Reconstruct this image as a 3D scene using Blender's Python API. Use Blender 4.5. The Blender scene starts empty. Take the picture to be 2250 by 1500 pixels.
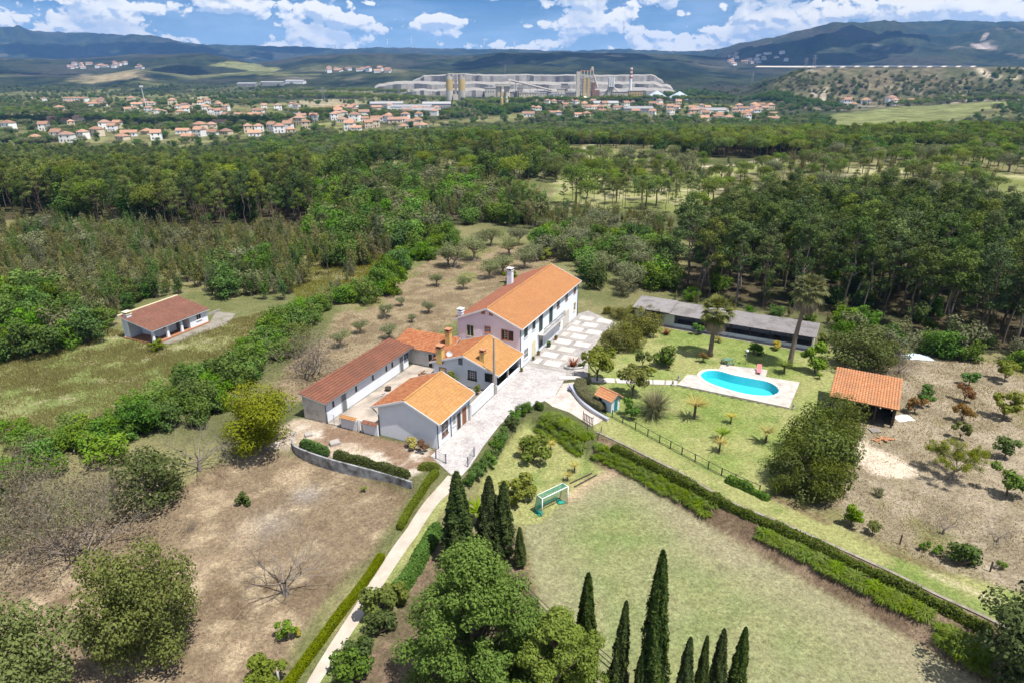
import bpy, math, random
import numpy as np
from mathutils import Vector, Matrix
R = math.radians
scene = bpy.context.scene
# ------------------------------------------------------------------ camera
TH = math.atan(610 / 1500); CH = 40.0; F = 1500.0
cam = bpy.data.cameras.new('camera'); cam.lens = 24; cam.sensor_width = 36; cam.clip_start = 0.5; cam.clip_end = 60000
cam_o = bpy.data.objects.new('camera', cam); scene.collection.objects.link(cam_o)
cam_o.location = (0, 0, CH); cam_o.rotation_euler = (math.pi / 2 - TH, 0, 0); scene.camera = cam_o
# ------------------------------------------------------------------ sky, sun, exposure
SUN_AZ = R(128); SUN_EL = R(67)          # azimuth clockwise from +Y (view direction)
sun_vec = Vector((math.sin(SUN_AZ) * math.cos(SUN_EL), math.cos(SUN_AZ) * math.cos(SUN_EL), math.sin(SUN_EL)))
world = bpy.data.worlds.new('World'); scene.world = world; world.use_nodes = True
wn = world.node_tree.nodes; wl = world.node_tree.links; wn.clear()
def WN(t, **k):
    n = wn.new(t)
    for a, b in k.items(): setattr(n, a, b)
    return n
def wmath(op, a, b=None, clamp=False):
    n = WN('ShaderNodeMath', operation=op); n.use_clamp = clamp
    for i, v in enumerate((a, b)):
        if v is None: continue
        if isinstance(v, (int, float)): n.inputs[i].default_value = v
        else: wl.new(v, n.inputs[i])
    return n.outputs[0]
def wsmooth(v, lo, hi):
    n = WN('ShaderNodeMapRange', interpolation_type='SMOOTHSTEP'); wl.new(v, n.inputs[0])
    n.inputs[1].default_value = lo; n.inputs[2].default_value = hi; return n.outputs[0]
def wmix(f, a, b):
    n = WN('ShaderNodeMix', data_type='RGBA'); wl.new(f, n.inputs[0])
    for i, v in ((6, a), (7, b)):
        if isinstance(v, tuple): n.inputs[i].default_value = v + (1,)
        else: wl.new(v, n.inputs[i])
    return n.outputs[2]
sky = WN('ShaderNodeTexSky', sky_type='NISHITA'); sky.sun_disc = False
sky.sun_elevation = SUN_EL; sky.sun_rotation = SUN_AZ; sky.altitude = 1200; sky.air_density = 1.0; sky.dust_density = 0.0; sky.ozone_density = 3.0
tc = WN('ShaderNodeTexCoord')
def cloud_noise(offset, scale, detail, rough, seed):
    add = WN('ShaderNodeVectorMath', operation='ADD'); wl.new(tc.outputs['Generated'], add.inputs[0]); add.inputs[1].default_value = offset
    mp = WN('ShaderNodeMapping'); wl.new(add.outputs[0], mp.inputs[0]); mp.inputs['Scale'].default_value = scale; mp.inputs['Location'].default_value = seed
    n = WN('ShaderNodeTexNoise'); n.inputs['Scale'].default_value = 1; n.inputs['Detail'].default_value = detail; n.inputs['Roughness'].default_value = rough
    n.inputs['Distortion'].default_value = 0.15
    wl.new(mp.outputs[0], n.inputs['Vector']); return n.outputs[0]
sep = WN('ShaderNodeSeparateXYZ'); wl.new(tc.outputs['Generated'], sep.inputs[0]); el = sep.outputs[2]
CLOUD_THR = 0.60
def cloud_field(off, fine=True):
    """cumulus density: broad heaps broken into round billows"""
    v = cloud_noise(off, (9.5, 9.5, 22), 3, 0.5, (3.9, 1.7, 0.25))
    for sc, am, sd in (((38, 38, 60), .13, (1.1, 2.2, 3.3)), ((95, 95, 140), .07, (5.1, 4.2, 1.3)), ((230, 230, 320), .04, (2.1, 7.2, 4.3)))[:3 if fine else 1]:
        b_ = wmath('ABSOLUTE', wmath('SUBTRACT', wmath('MULTIPLY', cloud_noise(off, sc, 0, .5, sd), 2.0), 1.0))
        v = wmath('ADD', v, wmath('MULTIPLY', wmath('SUBTRACT', b_, .22), am))
    return v
n0 = cloud_field((0, 0, 0)); n1 = cloud_field((0.003, -0.001, 0.0055)); n2 = cloud_field((0.004, 0, 0.020), False)
big = cloud_noise((0, 0, 0), (2.6, 2.6, 6), 2, 0.5, (7.3, 2.1, 0.4))
thr = wmath('SUBTRACT', CLOUD_THR, wmath('MULTIPLY', big, 0.22))
dens = wmath('SUBTRACT', n0, thr)
mask = wsmooth(dens, -0.005, 0.03)
lit = wsmooth(wmath('SUBTRACT', n0, n1), -0.06, 0.035)
under = wsmooth(wmath('SUBTRACT', n2, thr), 0.0, 0.16)
lit = wmath('MULTIPLY', lit, wmath('SUBTRACT', 1.0, wmath('MULTIPLY', under, 0.7)))
cloudcol = wmix(lit, (7.4, 9.2, 12.4), (15.6, 15.4, 15.2))
wisp = cloud_noise((0, 0, 0), (7, 7, 34), 8, 0.62, (1.7, 4.1, 2.0))
horizon = wmath('SUBTRACT', 1.0, wsmooth(el, -0.01, 0.10))      # pale air low over the horizon
wmask = wmath('ADD', wmath('MULTIPLY', horizon, 0.55), wmath('MULTIPLY', wsmooth(wisp, 0.40, 0.72), 0.32))
skyb = WN('ShaderNodeMix', data_type='RGBA', blend_type='MULTIPLY'); skyb.inputs[0].default_value = 1
wl.new(sky.outputs[0], skyb.inputs[6]); skyb.inputs[7].default_value = (0.30, 0.60, 1.06, 1)
s1 = wmix(wmask, skyb.outputs[2], (8.2, 11.0, 15.4))
s2 = wmix(mask, s1, cloudcol)
bg = WN('ShaderNodeBackground'); bg.inputs[1].default_value = 0.05
wl.new(s2, bg.inputs[0]); wo = WN('ShaderNodeOutputWorld'); wl.new(bg.outputs[0], wo.inputs[0])
sun = bpy.data.lights.new('sun', 'SUN'); sun.energy = 5.0; sun.angle = R(0.5); sun.color = (1.0, 0.955, 0.89)
sun_o = bpy.data.objects.new('sun', sun); scene.collection.objects.link(sun_o)
sun_o.rotation_euler = sun_vec.to_track_quat('Z', 'Y').to_euler()
vs = scene.view_settings; vs.view_transform = 'Standard'; vs.look = 'None'; vs.gamma = 1; vs.use_curve_mapping = False; vs.exposure = 0.56
cy = scene.cycles; cy.use_denoising = True; cy.max_bounces = 5; cy.diffuse_bounces = 1; cy.glossy_bounces = 2; cy.transmission_bounces = 3
cy.transparent_max_bounces = 4; cy.volume_bounces = 0; cy.caustics_reflective = False; cy.caustics_refractive = False
cy.use_adaptive_sampling = True; cy.adaptive_threshold = 0.02
# ------------------------------------------------------------------ projection helpers (photo pixel -> place on the ground)
c_, s_ = math.cos(TH), math.sin(TH)
def ray(px, py):
    dx = (px - 1125) / F; dy = -(py - 750) / F
    return dx, c_ + dy * s_, -s_ + dy * c_
def at(px, py, z=0.0):
    X, Y, Z = ray(px, py); t = (z - CH) / Z
    return X * t, Y * t
def zat(px, py, y):
    X, Y, Z = ray(px, py); return CH + Z * y / Y
# estate frame: a runs along the big house away from the camera, b to its left
O = (1.1, 87.8); _n = math.hypot(.412, .911); U = (.412 / _n, .911 / _n); V = (-U[1], U[0]); PHI = math.atan2(U[1], U[0])
def P(a, b): return O[0] + a * U[0] + b * V[0], O[1] + a * U[1] + b * V[1]
def ab(x, y):
    x -= O[0]; y -= O[1]; return x * U[0] + y * U[1], x * V[0] + y * V[1]
# ------------------------------------------------------------------ numpy noise and polygon distance
def _hash(ix, iy, seed):
    h = (ix.astype(np.int64) * 374761393 + iy.astype(np.int64) * 668265263 + seed * 974711) & 0x7fffffff
    h = ((h ^ (h >> 13)) * 1274126177) & 0x7fffffff
    return ((h ^ (h >> 16)) & 0xffff) / 65535.0
def vnoise(x, y, seed=0):
    ix = np.floor(x); iy = np.floor(y); fx = x - ix; fy = y - iy
    fx = fx * fx * (3 - 2 * fx); fy = fy * fy * (3 - 2 * fy)
    a = _hash(ix, iy, seed); b = _hash(ix + 1, iy, seed); c = _hash(ix, iy + 1, seed); d = _hash(ix + 1, iy + 1, seed)
    return (a * (1 - fx) + b * fx) * (1 - fy) + (c * (1 - fx) + d * fx) * fy
def fbm(x, y, oct=4, seed=0):
    s = 0; a = 0.5; t = 0
    for i in range(oct):
        s = s + a * vnoise(x, y, seed + i * 17); t += a; a *= 0.55; x = x * 2.03 + 5.1; y = y * 2.03 + 3.7
    return s / t
def sstep(lo, hi, v):
    t = np.clip((v - lo) / (hi - lo), 0, 1); return t * t * (3 - 2 * t)
def sdf(x, y, poly):
    """signed distance, negative inside"""
    x = np.asarray(x, float); y = np.asarray(y, float)
    d = np.full(x.shape, 1e18); ins = np.zeros(x.shape, bool); n = len(poly)
    for i in range(n):
        x0, y0 = poly[i]; x1, y1 = poly[(i + 1) % n]
        ex, ey = x1 - x0, y1 - y0; wx, wy = x - x0, y - y0
        t = np.clip((wx * ex + wy * ey) / (ex * ex + ey * ey + 1e-12), 0, 1)
        d = np.minimum(d, (wx - ex * t) ** 2 + (wy - ey * t) ** 2)
        if y0 != y1:
            cr = ((y0 <= y) & (y1 > y)) | ((y1 <= y) & (y0 > y))
            ins ^= cr & (x < x0 + (y - y0) * ex / ey)
    d = np.sqrt(d); return np.where(ins, -d, d)
# ------------------------------------------------------------------ terrain height
LOW = -1.3
low_px = [(640, 998), (700, 1012), (800, 1047), (905, 1082), (930, 1110), (965, 1150), (1020, 1120), (1052, 1082), (1074, 1015), (1112, 965), (1160, 938), (1225, 955),
          (1288, 1003), (1312, 1008), (1335, 1010), (1420, 1058), (1560, 1138), (1700, 1222), (1900, 1328), (2060, 1418), (2200, 1498), (2400, 1610),
          (2600, 2400), (-1200, 2400), (-900, 1270), (0, 1200), (250, 1095), (450, 1045), (560, 1010)]
LOWP = [at(px, py, LOW) for px, py in low_px]
GATE = at(960, 1130, -0.7)
def tab(pts, D):
    """skyline table in photo pixels -> (tangent, height) at distance D (number or function)"""
    ts, zs = [], []
    for px, py in pts:
        X, Y, Z = ray(px, py); d = D(px) if callable(D) else D
        ts.append(X / Y); zs.append(CH + Z / Y * d)
    return np.array(ts), np.array(zs)
def D1(px): return 8200 - 2500 * float(sstep(1480, 1680, np.array(float(px))))
R1 = tab([(-900, 90), (-400, 76), (0, 66), (100, 70), (200, 72), (300, 80), (400, 97), (500, 100), (650, 103), (750, 108), (850, 105), (950, 106), (1050, 108), (1150, 110), (1250, 113),
          (1350, 108), (1400, 110), (1500, 113), (1560, 112), (1620, 98), (1700, 85), (1760, 70), (1830, 52), (1900, 50), (2000, 48), (2100, 46), (2250, 48), (2700, 60), (3200, 80)], D1)
R1T = np.array([(ray(px, 90)[0] / ray(px, 90)[1]) for px in (1480, 1680)])
R2 = tab([(-900, 135), (0, 128), (150, 132), (300, 120), (450, 118), (560, 140), (680, 122), (800, 117), (900, 118), (1000, 124), (1100, 118), (1250, 117), (1400, 118), (1500, 121), (1600, 128), (1700, 130), (1800, 118), (1950, 112), (2100, 118), (2250, 112), (3000, 110)], 4300)
R3 = tab([(-900, 165), (0, 158), (200, 168), (300, 152), (420, 166), (560, 158), (700, 160), (850, 150), (1000, 158), (1150, 140), (1250, 150), (1350, 152), (1450, 150), (1560, 165), (1650, 172), (1750, 160), (1900, 165), (3000, 165)], 3000)
def T(x, y):
    x = np.asarray(x, float); y = np.asarray(y, float)
    z = np.zeros(np.broadcast(x, y).shape); x = x + z; y = y + z
    nr = (y < 110) & (np.abs(x) < 400) & (y > -200)
    if nr.any():
        xs, ys = x[nr], y[nr]; d = sdf(xs, ys, LOWP)
        g = np.hypot(xs - GATE[0], ys - GATE[1]); west = sstep(-24, -34, xs)
        w = 0.7 + 4.5 * np.exp(-(g / 3.5) ** 2) + 2.2 * west + 0.8 * sstep(6, 14, xs)
        z[nr] = LOW * (1 - sstep(-w, w, d)) + 0.10 * (fbm(xs / 6, ys / 6, 3, 5) - 1.0) * sstep(3, 9, np.abs(d))
    z = z + sstep(135, 190, y) * 3.0 * (fbm(x / 55, y / 55, 3, 9) - 0.5) - sstep(110, 260, y) * 2.0
    ys0 = 195 + 165 * sstep(-0.40, -0.05, x / np.maximum(y, 1)) + 60 * sstep(.3, .6, x / np.maximum(y, 1))
    s = sstep(0, 1, (y - ys0) / 300)
    z = z - 34 * s
    far = y > 500
    if far.any():
        xf, yf = x[far], y[far]; zf = z[far]; t = xf / yf
        zf = zf + sstep(700, 1100, yf) * 9 * (fbm(xf / 260, yf / 260, 3, 21) - .45)
        # mesa on the right
        edge = 1330 + 150 * (fbm(xf / 130, yf / 400, 3, 3) - .5)
        mes = sstep(0, 330, yf - edge) * sstep(.30, .43, t + .05 * (fbm(xf / 160, yf / 160, 3, 8) - .5)) * (1 - sstep(2300, 2700, yf))
        zf = zf + (31 - zf) * mes
        zf = zf + 26 * sstep(.55, .68, t) * sstep(900, 1250, yf) * (1 - mes) * .5
        n = fbm(xf / 520, yf / 520, 6, 31) - .5; rg_ = 1 - 2 * np.abs(fbm(xf / 900, yf / 1300, 4, 37) - .5); crest = (fbm(xf / 60, yf / 200, 3, 47) - .5) * sstep(2300, 3600, yf)
        base = zf
        for (tt, zz), D, W, amp in ((R3, 3000., 480., .95), (R2, 4300., 800., .95)):
            top = np.interp(t, tt, zz); h = np.exp(-((yf - D) / W) ** 2)
            front = np.clip((yf - (D - 2.2 * W)) / (2.2 * W), 0, 1)
            h = np.where(yf < D, sstep(0, 1, front), h)
            zf = np.maximum(zf, base + (top - base) * h * (1 + amp * (n + rg_ - .75) * 4 * h * (1 - h)) + crest * 10 * h)
        Dt = 8200 - 2500 * sstep(0, 1, (t - R1T[0]) / (R1T[1] - R1T[0]))
        top = np.interp(t, *R1); front = np.clip((yf - (Dt - 3000)) / 3000, 0, 1)
        h = np.where(yf < Dt, front ** 1.25, np.exp(-((yf - Dt) / 1500) ** 2))
        zf = np.maximum(zf, base + (top - base) * h * (1 + 4.2 * (n + rg_ - .75) * h * (1 - h)) + crest * 26 * h)
        z[far] = zf
    return z
def Tz(x, y): return float(T(np.array([x]), np.array([y]))[0])
_ts = np.geomspace(25, 14000, 900)
def gp(px, py):
    """point of the terrain seen at a photo pixel"""
    X, Y, Z = ray(px, py); t = _ts / Y
    h = CH + Z * t - T(X * t, Y * t); k = np.argmax(h < 0) if (h < 0).any() else len(t) - 1
    k = max(k, 1); lo, hi = t[k - 1], t[k]
    for _ in range(4):
        tt = np.linspace(lo, hi, 9); h = CH + Z * tt - T(X * tt, Y * tt)
        j = np.argmax(h < 0) if (h < 0).any() else 8
        j = max(j, 1); lo, hi = tt[j - 1], tt[j]
    return X * hi, Y * hi, CH + Z * hi
def hgt(px, py, y): return zat(px, py, y)
# ------------------------------------------------------------------ object helpers
COL = scene.collection
def tag(o, label=None, cat=None, group=None, kind=None):
    if label: o['label'] = label
    if cat: o['category'] = cat
    if group: o['group'] = group
    if kind: o['kind'] = kind
    return o
def link(o, parent=None):
    COL.objects.link(o)
    if parent is not None: o.parent = parent
    return o
def thing(name, label, cat, loc=(0, 0, 0), rz=0.0, group=None, scale=1.0):
    o = bpy.data.objects.new(name, None); o.empty_display_size = .3; link(o)
    o.location = loc; o.rotation_euler = (0, 0, rz); o.scale = (scale,) * 3 if isinstance(scale, (int, float)) else scale
    return tag(o, label, cat, group)
class MB:
    """collects shapes, builds ONE mesh; r is a random value per face (attribute 'rnd')"""
    def __init__(s): s.v = []; s.f = []; s.m = []; s.r = []; s.smooth = False
    def add(s, vs, fs, m=0, r=None):
        k = len(s.v); s.v.extend([tuple(map(float, p)) for p in vs])
        r = random.random() if r is None else r
        for f in fs: s.f.append([i + k for i in f]); s.m.append(m); s.r.append(r)
        return s
    def box(s, x0, x1, y0, y1, z0, z1, m=0, r=None):
        vs = [(x, y, z) for z in (z0, z1) for y in (y0, y1) for x in (x0, x1)]
        return s.add(vs, [(0, 2, 3, 1), (4, 5, 7, 6), (0, 1, 5, 4), (2, 6, 7, 3), (0, 4, 6, 2), (1, 3, 7, 5)], m, r)
    def prism(s, poly, z0, z1, m=0, r=None):
        n = len(poly); z0 = z0 if hasattr(z0, '__len__') else [z0] * n; z1 = z1 if hasattr(z1, '__len__') else [z1] * n
        vs = [(p[0], p[1], z0[i]) for i, p in enumerate(poly)] + [(p[0], p[1], z1[i]) for i, p in enumerate(poly)]
        fs = [tuple(range(n - 1, -1, -1)), tuple(range(n, 2 * n))] + [(i, (i + 1) % n, n + (i + 1) % n, n + i) for i in range(n)]
        return s.add(vs, fs, m, r)
    def hexa(s, p, m=0, r=None):
        return s.add(p, [(0, 3, 2, 1), (4, 5, 6, 7), (0, 1, 5, 4), (1, 2, 6, 5), (2, 3, 7, 6), (3, 0, 4, 7)], m, r)
    def tube(s, pts, rad, n=6, m=0, r=None, cap=True):
        pts = [Vector(p) for p in pts]; rad = rad if hasattr(rad, '__len__') else [rad] * len(pts)
        vs, fs = [], []
        for i, p in enumerate(pts):
            d = (pts[min(i + 1, len(pts) - 1)] - pts[max(i - 1, 0)]).normalized()
            u = d.cross(Vector((0.31, 0.95, 0.07) if abs(d.z) > .9 else (0, 0, 1))).normalized(); w = d.cross(u)
            for k in range(n):
                a = 2 * math.pi * k / n; vs.append(p + (u * math.cos(a) + w * math.sin(a)) * rad[i])
        for i in range(len(pts) - 1):
            for k in range(n):
                fs.append((i * n + k, i * n + (k + 1) % n, (i + 1) * n + (k + 1) % n, (i + 1) * n + k))
        if cap: fs += [tuple(range(n - 1, -1, -1)), tuple(range((len(pts) - 1) * n, len(pts) * n))]
        return s.add(vs, fs, m, r)
    def lathe(s, prof, n=16, c=(0, 0), m=0, r=None):
        vs = [(c[0] + q * math.cos(2 * math.pi * k / n), c[1] + q * math.sin(2 * math.pi * k / n), z) for q, z in prof for k in range(n)]
        fs = [(i * n + k, i * n + (k + 1) % n, (i + 1) * n + (k + 1) % n, (i + 1) * n + k) for i in range(len(prof) - 1) for k in range(n)]
        fs += [tuple(range(n - 1, -1, -1)), tuple(range((len(prof) - 1) * n, len(prof) * n))]
        return s.add(vs, fs, m, r)
    def mesh(s, name, mats):
        me = bpy.data.meshes.new(name); me.from_pydata(s.v, [], s.f)
        for m in (mats if isinstance(mats, (list, tuple)) else [mats]): me.materials.append(m)
        if any(s.m): me.polygons.foreach_set('material_index', s.m)
        at_ = me.attributes.new('tone', 'FLOAT', 'FACE'); at_.data.foreach_set('value', s.r)
        if s.smooth: me.polygons.foreach_set('use_smooth', [True] * len(s.f))
        me.update(); return me
    def build(s, name, mats, parent=None, **k):
        o = link(bpy.data.objects.new(name, s.mesh(name, mats)), parent)
        return tag(o, **k) if k else o
def npmesh(name, v, quads, tone, mats, midx=None):
    """mesh from arrays of quads (v: N,3  quads: M,4)"""
    me = bpy.data.meshes.new(name); v = np.asarray(v, np.float32); q = np.asarray(quads, np.int32); M = len(q); k = q.shape[1]
    me.vertices.add(len(v)); me.vertices.foreach_set('co', v.ravel())
    me.loops.add(M * k); me.loops.foreach_set('vertex_index', q.ravel())
    me.polygons.add(M); me.polygons.foreach_set('loop_start', np.arange(0, M * k, k, dtype=np.int32))
    for m in (mats if isinstance(mats, (list, tuple)) else [mats]): me.materials.append(m)
    if midx is not None: me.polygons.foreach_set('material_index', np.asarray(midx, np.int32))
    if tone is not None:
        a = me.attributes.new('tone', 'FLOAT', 'FACE'); a.data.foreach_set('value', np.asarray(tone, np.float32))
    me.update(calc_edges=True); me.validate(); return me
# ------------------------------------------------------------------ materials
def newmat(name):
    m = bpy.data.materials.new(name); m.use_nodes = True; nt = m.node_tree; nt.nodes.clear(); return m, nt
class NT:
    def __init__(s, nt): s.nt = nt
    def n(s, t, **k):
        q = s.nt.nodes.new(t)
        for a, b in k.items(): setattr(q, a, b)
        return q
    def l(s, a, b): s.nt.links.new(a, b)
    def inp(s, sock, v):
        if isinstance(v, tuple): sock.default_value = v if len(v) == len(sock.default_value) else v + (1,)
        elif isinstance(v, (int, float)): sock.default_value = v
        else: s.l(v, sock)
    def noise(s, scale, detail=4, rough=.55, vec=None, dist=0):
        q = s.n('ShaderNodeTexNoise'); q.inputs['Scale'].default_value = scale; q.inputs['Detail'].default_value = detail; q.inputs['Roughness'].default_value = rough; q.inputs['Distortion'].default_value = dist
        if vec is not None: s.l(vec, q.inputs['Vector'])
        return q.outputs[0]
    def rng(s, v, a, b, lo, hi):
        q = s.n('ShaderNodeMapRange'); s.l(v, q.inputs[0]); q.inputs[1].default_value = a; q.inputs[2].default_value = b; q.inputs[3].default_value = lo; q.inputs[4].default_value = hi; return q.outputs[0]
    def mix(s, f, a, b, mode='MIX'):
        q = s.n('ShaderNodeMix', data_type='RGBA', blend_type=mode); s.inp(q.inputs[0], f); s.inp(q.inputs[6], a); s.inp(q.inputs[7], b); return q.outputs[2]
    def math(s, op, a, b=0.0):
        q = s.n('ShaderNodeMath', operation=op); s.inp(q.inputs[0], a); s.inp(q.inputs[1], b); return q.outputs[0]
    def hsv(s, col, h=.5, sat=1., v=1.):
        q = s.n('ShaderNodeHueSaturation'); s.inp(q.inputs['Color'], col); s.inp(q.inputs['Hue'], h); s.inp(q.inputs['Saturation'], sat); s.inp(q.inputs['Value'], v); return q.outputs[0]
    def attr(s, name): q = s.n('ShaderNodeAttribute'); q.attribute_name = name; return q
    def obj(s): return s.n('ShaderNodeTexCoord').outputs['Object']
    def pos(s): return s.n('ShaderNodeNewGeometry').outputs['Position']
    def bump(s, h, strength=.4, dist=.05):
        q = s.n('ShaderNodeBump'); q.inputs['Strength'].default_value = strength; q.inputs['Distance'].default_value = dist; s.l(h, q.inputs['Height']); return q.outputs[0]
    def out(s, col, rough=.8, spec=.2, metal=0, normal=None, **k):
        b = s.n('ShaderNodeBsdfPrincipled'); s.inp(b.inputs['Base Color'], col); s.inp(b.inputs['Roughness'], rough); s.inp(b.inputs['Specular IOR Level'], spec); s.inp(b.inputs['Metallic'], metal)
        if normal is not None: s.l(normal, b.inputs['Normal'])
        for a, v in k.items(): s.inp(b.inputs[a], v)
        o = s.n('ShaderNodeOutputMaterial'); s.l(b.outputs[0], o.inputs[0]); return b
MATS = {}
def surf(name, col, rough=.8, spec=.2, var=.15, scale=1.5, metal=0, bump=.25, bscale=12., stain=None, objvar=0):
    """plain surface with mottled grain, wear and optional stain colour"""
    if name in MATS: return MATS[name]
    m, nt = newmat(name); q = NT(nt); p = q.obj()
    f = q.noise(scale, 6, .6, p); g = q.noise(bscale, 5, .6, p)
    v = q.math('MULTIPLY', q.rng(f, .25, .75, 1 - var, 1 + var), q.rng(g, .25, .75, 1 - var * .6, 1 + var * .6))
    if objvar: v = q.math('MULTIPLY', v, q.rng(q.n('ShaderNodeObjectInfo').outputs['Random'], 0, 1, 1 - objvar, 1 + objvar))
    base = q.hsv(col, v=v)
    if stain:
        sc, amt, thr = stain; w = q.noise(scale * .7, 7, .65, p, .4)
        base = q.mix(q.math('MULTIPLY', q.rng(w, thr, thr + .2, 0, 1), amt), base, sc)
    q.out(base, rough, spec, metal, q.bump(g, bump, .03)); MATS[name] = m; return m
def tilemat(name, c1, c2, old, oldamt=.25):
    m, nt = newmat(name); q = NT(nt); r = q.attr('tone').outputs['Fac']; p = q.obj()
    w = q.noise(.45, 5, .6, p); g = q.noise(9, 4, .6, p)
    base = q.mix(q.rng(r, 0, 1, 0, 1), c1, c2)
    base = q.mix(q.math('MULTIPLY', q.rng(q.math('ADD', w, q.math('MULTIPLY', r, .25)), .55, .85, 0, 1), oldamt), base, old)
    base = q.hsv(base, v=q.rng(g, .3, .7, .85, 1.12))
    q.out(base, .85, .15, 0, q.bump(g, .3, .02)); MATS[name] = m; return m
def leafmat(name, c1, c2, trans=.35, objvar=.22, huevar=.02, rough=.6):
    m, nt = newmat(name); q = NT(nt); r = q.attr('tone').outputs['Fac']; oi = q.n('ShaderNodeObjectInfo').outputs['Random']
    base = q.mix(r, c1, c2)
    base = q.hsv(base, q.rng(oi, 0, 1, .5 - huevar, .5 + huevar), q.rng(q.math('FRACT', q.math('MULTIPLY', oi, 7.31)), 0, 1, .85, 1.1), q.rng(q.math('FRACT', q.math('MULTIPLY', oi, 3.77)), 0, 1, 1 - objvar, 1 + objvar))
    b = q.n('ShaderNodeBsdfPrincipled'); q.l(base, b.inputs['Base Color']); b.inputs['Roughness'].default_value = rough; b.inputs['Specular IOR Level'].default_value = .06
    t = q.n('ShaderNodeBsdfTranslucent'); q.l(q.hsv(base, .49, 1.15, 1.25), t.inputs[0])
    x = q.n('ShaderNodeMixShader'); x.inputs[0].default_value = trans; q.l(b.outputs[0], x.inputs[1]); q.l(t.outputs[0], x.inputs[2])
    o = q.n('ShaderNodeOutputMaterial'); q.l(x.outputs[0], o.inputs[0]); MATS[name] = m; return m
random.seed(7); rng = np.random.default_rng(7)
# ================================================================== GROUND
def pxpoly(pts): return [gp(px, py)[:2] for px, py in pts]
Z_FIELD = pxpoly([(1150, 1155), (1190, 1148), (1260, 1085), (1335, 1036), (1400, 1056), (1560, 1156), (1700, 1240), (1900, 1350), (2150, 1495), (2300, 1600), (2300, 2100), (1300, 2100), (1225, 1500), (1180, 1300)])
Z_GARD = pxpoly([(1160, 925), (1235, 950), (1300, 1015), (1335, 1036), (1260, 1085), (1190, 1148), (1150, 1155), (1060, 1130), (1050, 1060), (1090, 1010), (1130, 950)])
Z_STRIP = pxpoly([(1300, 935), (1335, 916), (1450, 978), (1560, 1043), (1690, 1095), (1790, 1130), (1900, 1180), (2000, 1220), (2100, 1260), (2220, 1295), (2400, 1350), (2400, 1480), (2160, 1352), (2060, 1306), (1960, 1256), (1850, 1206), (1760, 1166), (1620, 1108), (1500, 1040), (1420, 1000), (1318, 952)])
Z_LAWN = pxpoly([(1296, 800), (1340, 745), (1420, 712), (1500, 716), (1790, 768), (1850, 778), (1850, 800), (1835, 870), (1800, 900), (1760, 960), (1700, 1080), (1690, 1095), (1560, 1043), (1450, 978), (1335, 916), (1330, 880), (1295, 830)])
Z_ORCH = pxpoly([(1855, 790), (1900, 775), (2080, 790), (2300, 800), (2600, 900), (2600, 1400), (2220, 1295), (2100, 1260), (1900, 1180), (1790, 1130), (1690, 1095), (1700, 1060), (1840, 930)])
Z_LOT = pxpoly([(640, 992), (700, 1008), (800, 1042), (905, 1072), (870, 1120), (840, 1180), (700, 1340), (590, 1500), (400, 1900), (-300, 1900), (-300, 1350), (0, 1215), (200, 1150), (330, 1125), (430, 1040), (560, 985)])
Z_APRON = pxpoly([(560, 985), (645, 920), (720, 925), (840, 962), (960, 985), (975, 1015), (905, 1050), (800, 1028), (700, 1000), (640, 985)])
Z_OLIVE = pxpoly([(745, 690), (850, 640), (900, 600), (1000, 540), (1180, 540), (1250, 560), (1180, 590), (1000, 700), (930, 752), (860, 752), (700, 845), (655, 880), (600, 860), (560, 880), (640, 800), (720, 740)])
Z_MEAD = pxpoly([(-200, 800), (0, 745), (200, 715), (300, 735), (350, 765), (520, 700), (700, 660), (640, 700), (560, 760), (400, 860), (200, 950), (150, 985), (0, 1000), (-200, 1040)])
Z_BED = pxpoly([(975, 1150), (1140, 1180), (1180, 1300), (1225, 1500), (1240, 1700), (700, 1700), (760, 1500), (850, 1380), (900, 1290)])
Z_STRIPL = pxpoly([(985, 1075), (1000, 1085), (935, 1180), (870, 1270), (800, 1370), (745, 1450), (705, 1510), (640, 1620), (610, 1620), (690, 1500), (790, 1340), (890, 1185), (945, 1100)])
Z_BANKR = pxpoly([(1318, 952), (1420, 1000), (1500, 1040), (1620, 1108), (1760, 1166), (1850, 1206), (1960, 1256), (2060, 1306), (2160, 1352), (2400, 1480), (2400, 1640), (2150, 1495), (1900, 1350), (1700, 1240), (1560, 1156), (1400, 1056), (1335, 1036), (1300, 1000)])
Z_CLEAR = [pxpoly(p) for p in ([(1210, 400), (1290, 385), (1420, 405), (1560, 420), (1590, 450), (1480, 470), (1300, 460), (1220, 440)],
                               [(1040, 305), (1250, 285), (1300, 300), (1180, 312), (1060, 318)], [(1270, 335), (1400, 330), (1420, 350), (1330, 356)],
                               [(1530, 385), (1700, 355), (1760, 362), (1640, 385), (1540, 400)], [(2170, 380), (2300, 390), (2300, 560), (2230, 520), (2180, 450)], [(1600, 415), (1780, 405), (1800, 425), (1640, 440)], [(1850, 370), (2000, 362), (2020, 380), (1880, 392)], [(780, 375), (900, 360), (930, 375), (820, 392)], [(1880, 430), (2000, 420), (2030, 445), (1920, 455)])]
TRACKS = [[(1430, 420), (1560, 418), (1680, 416), (1760, 404)], [(1510, 372), (1620, 362), (1740, 345)], [(1285, 330), (1300, 318), (1330, 300)], [(1760, 345), (1850, 330), (2000, 332)], [(1860, 385), (1868, 400), (1850, 420)],
          [(2150, 150), (2165, 165), (2200, 172), (2300, 182)], [(2180, 420), (2215, 470), (2240, 510)], [(75, 214), (40, 222), (15, 233), (18, 243), (45, 250)]]
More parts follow.
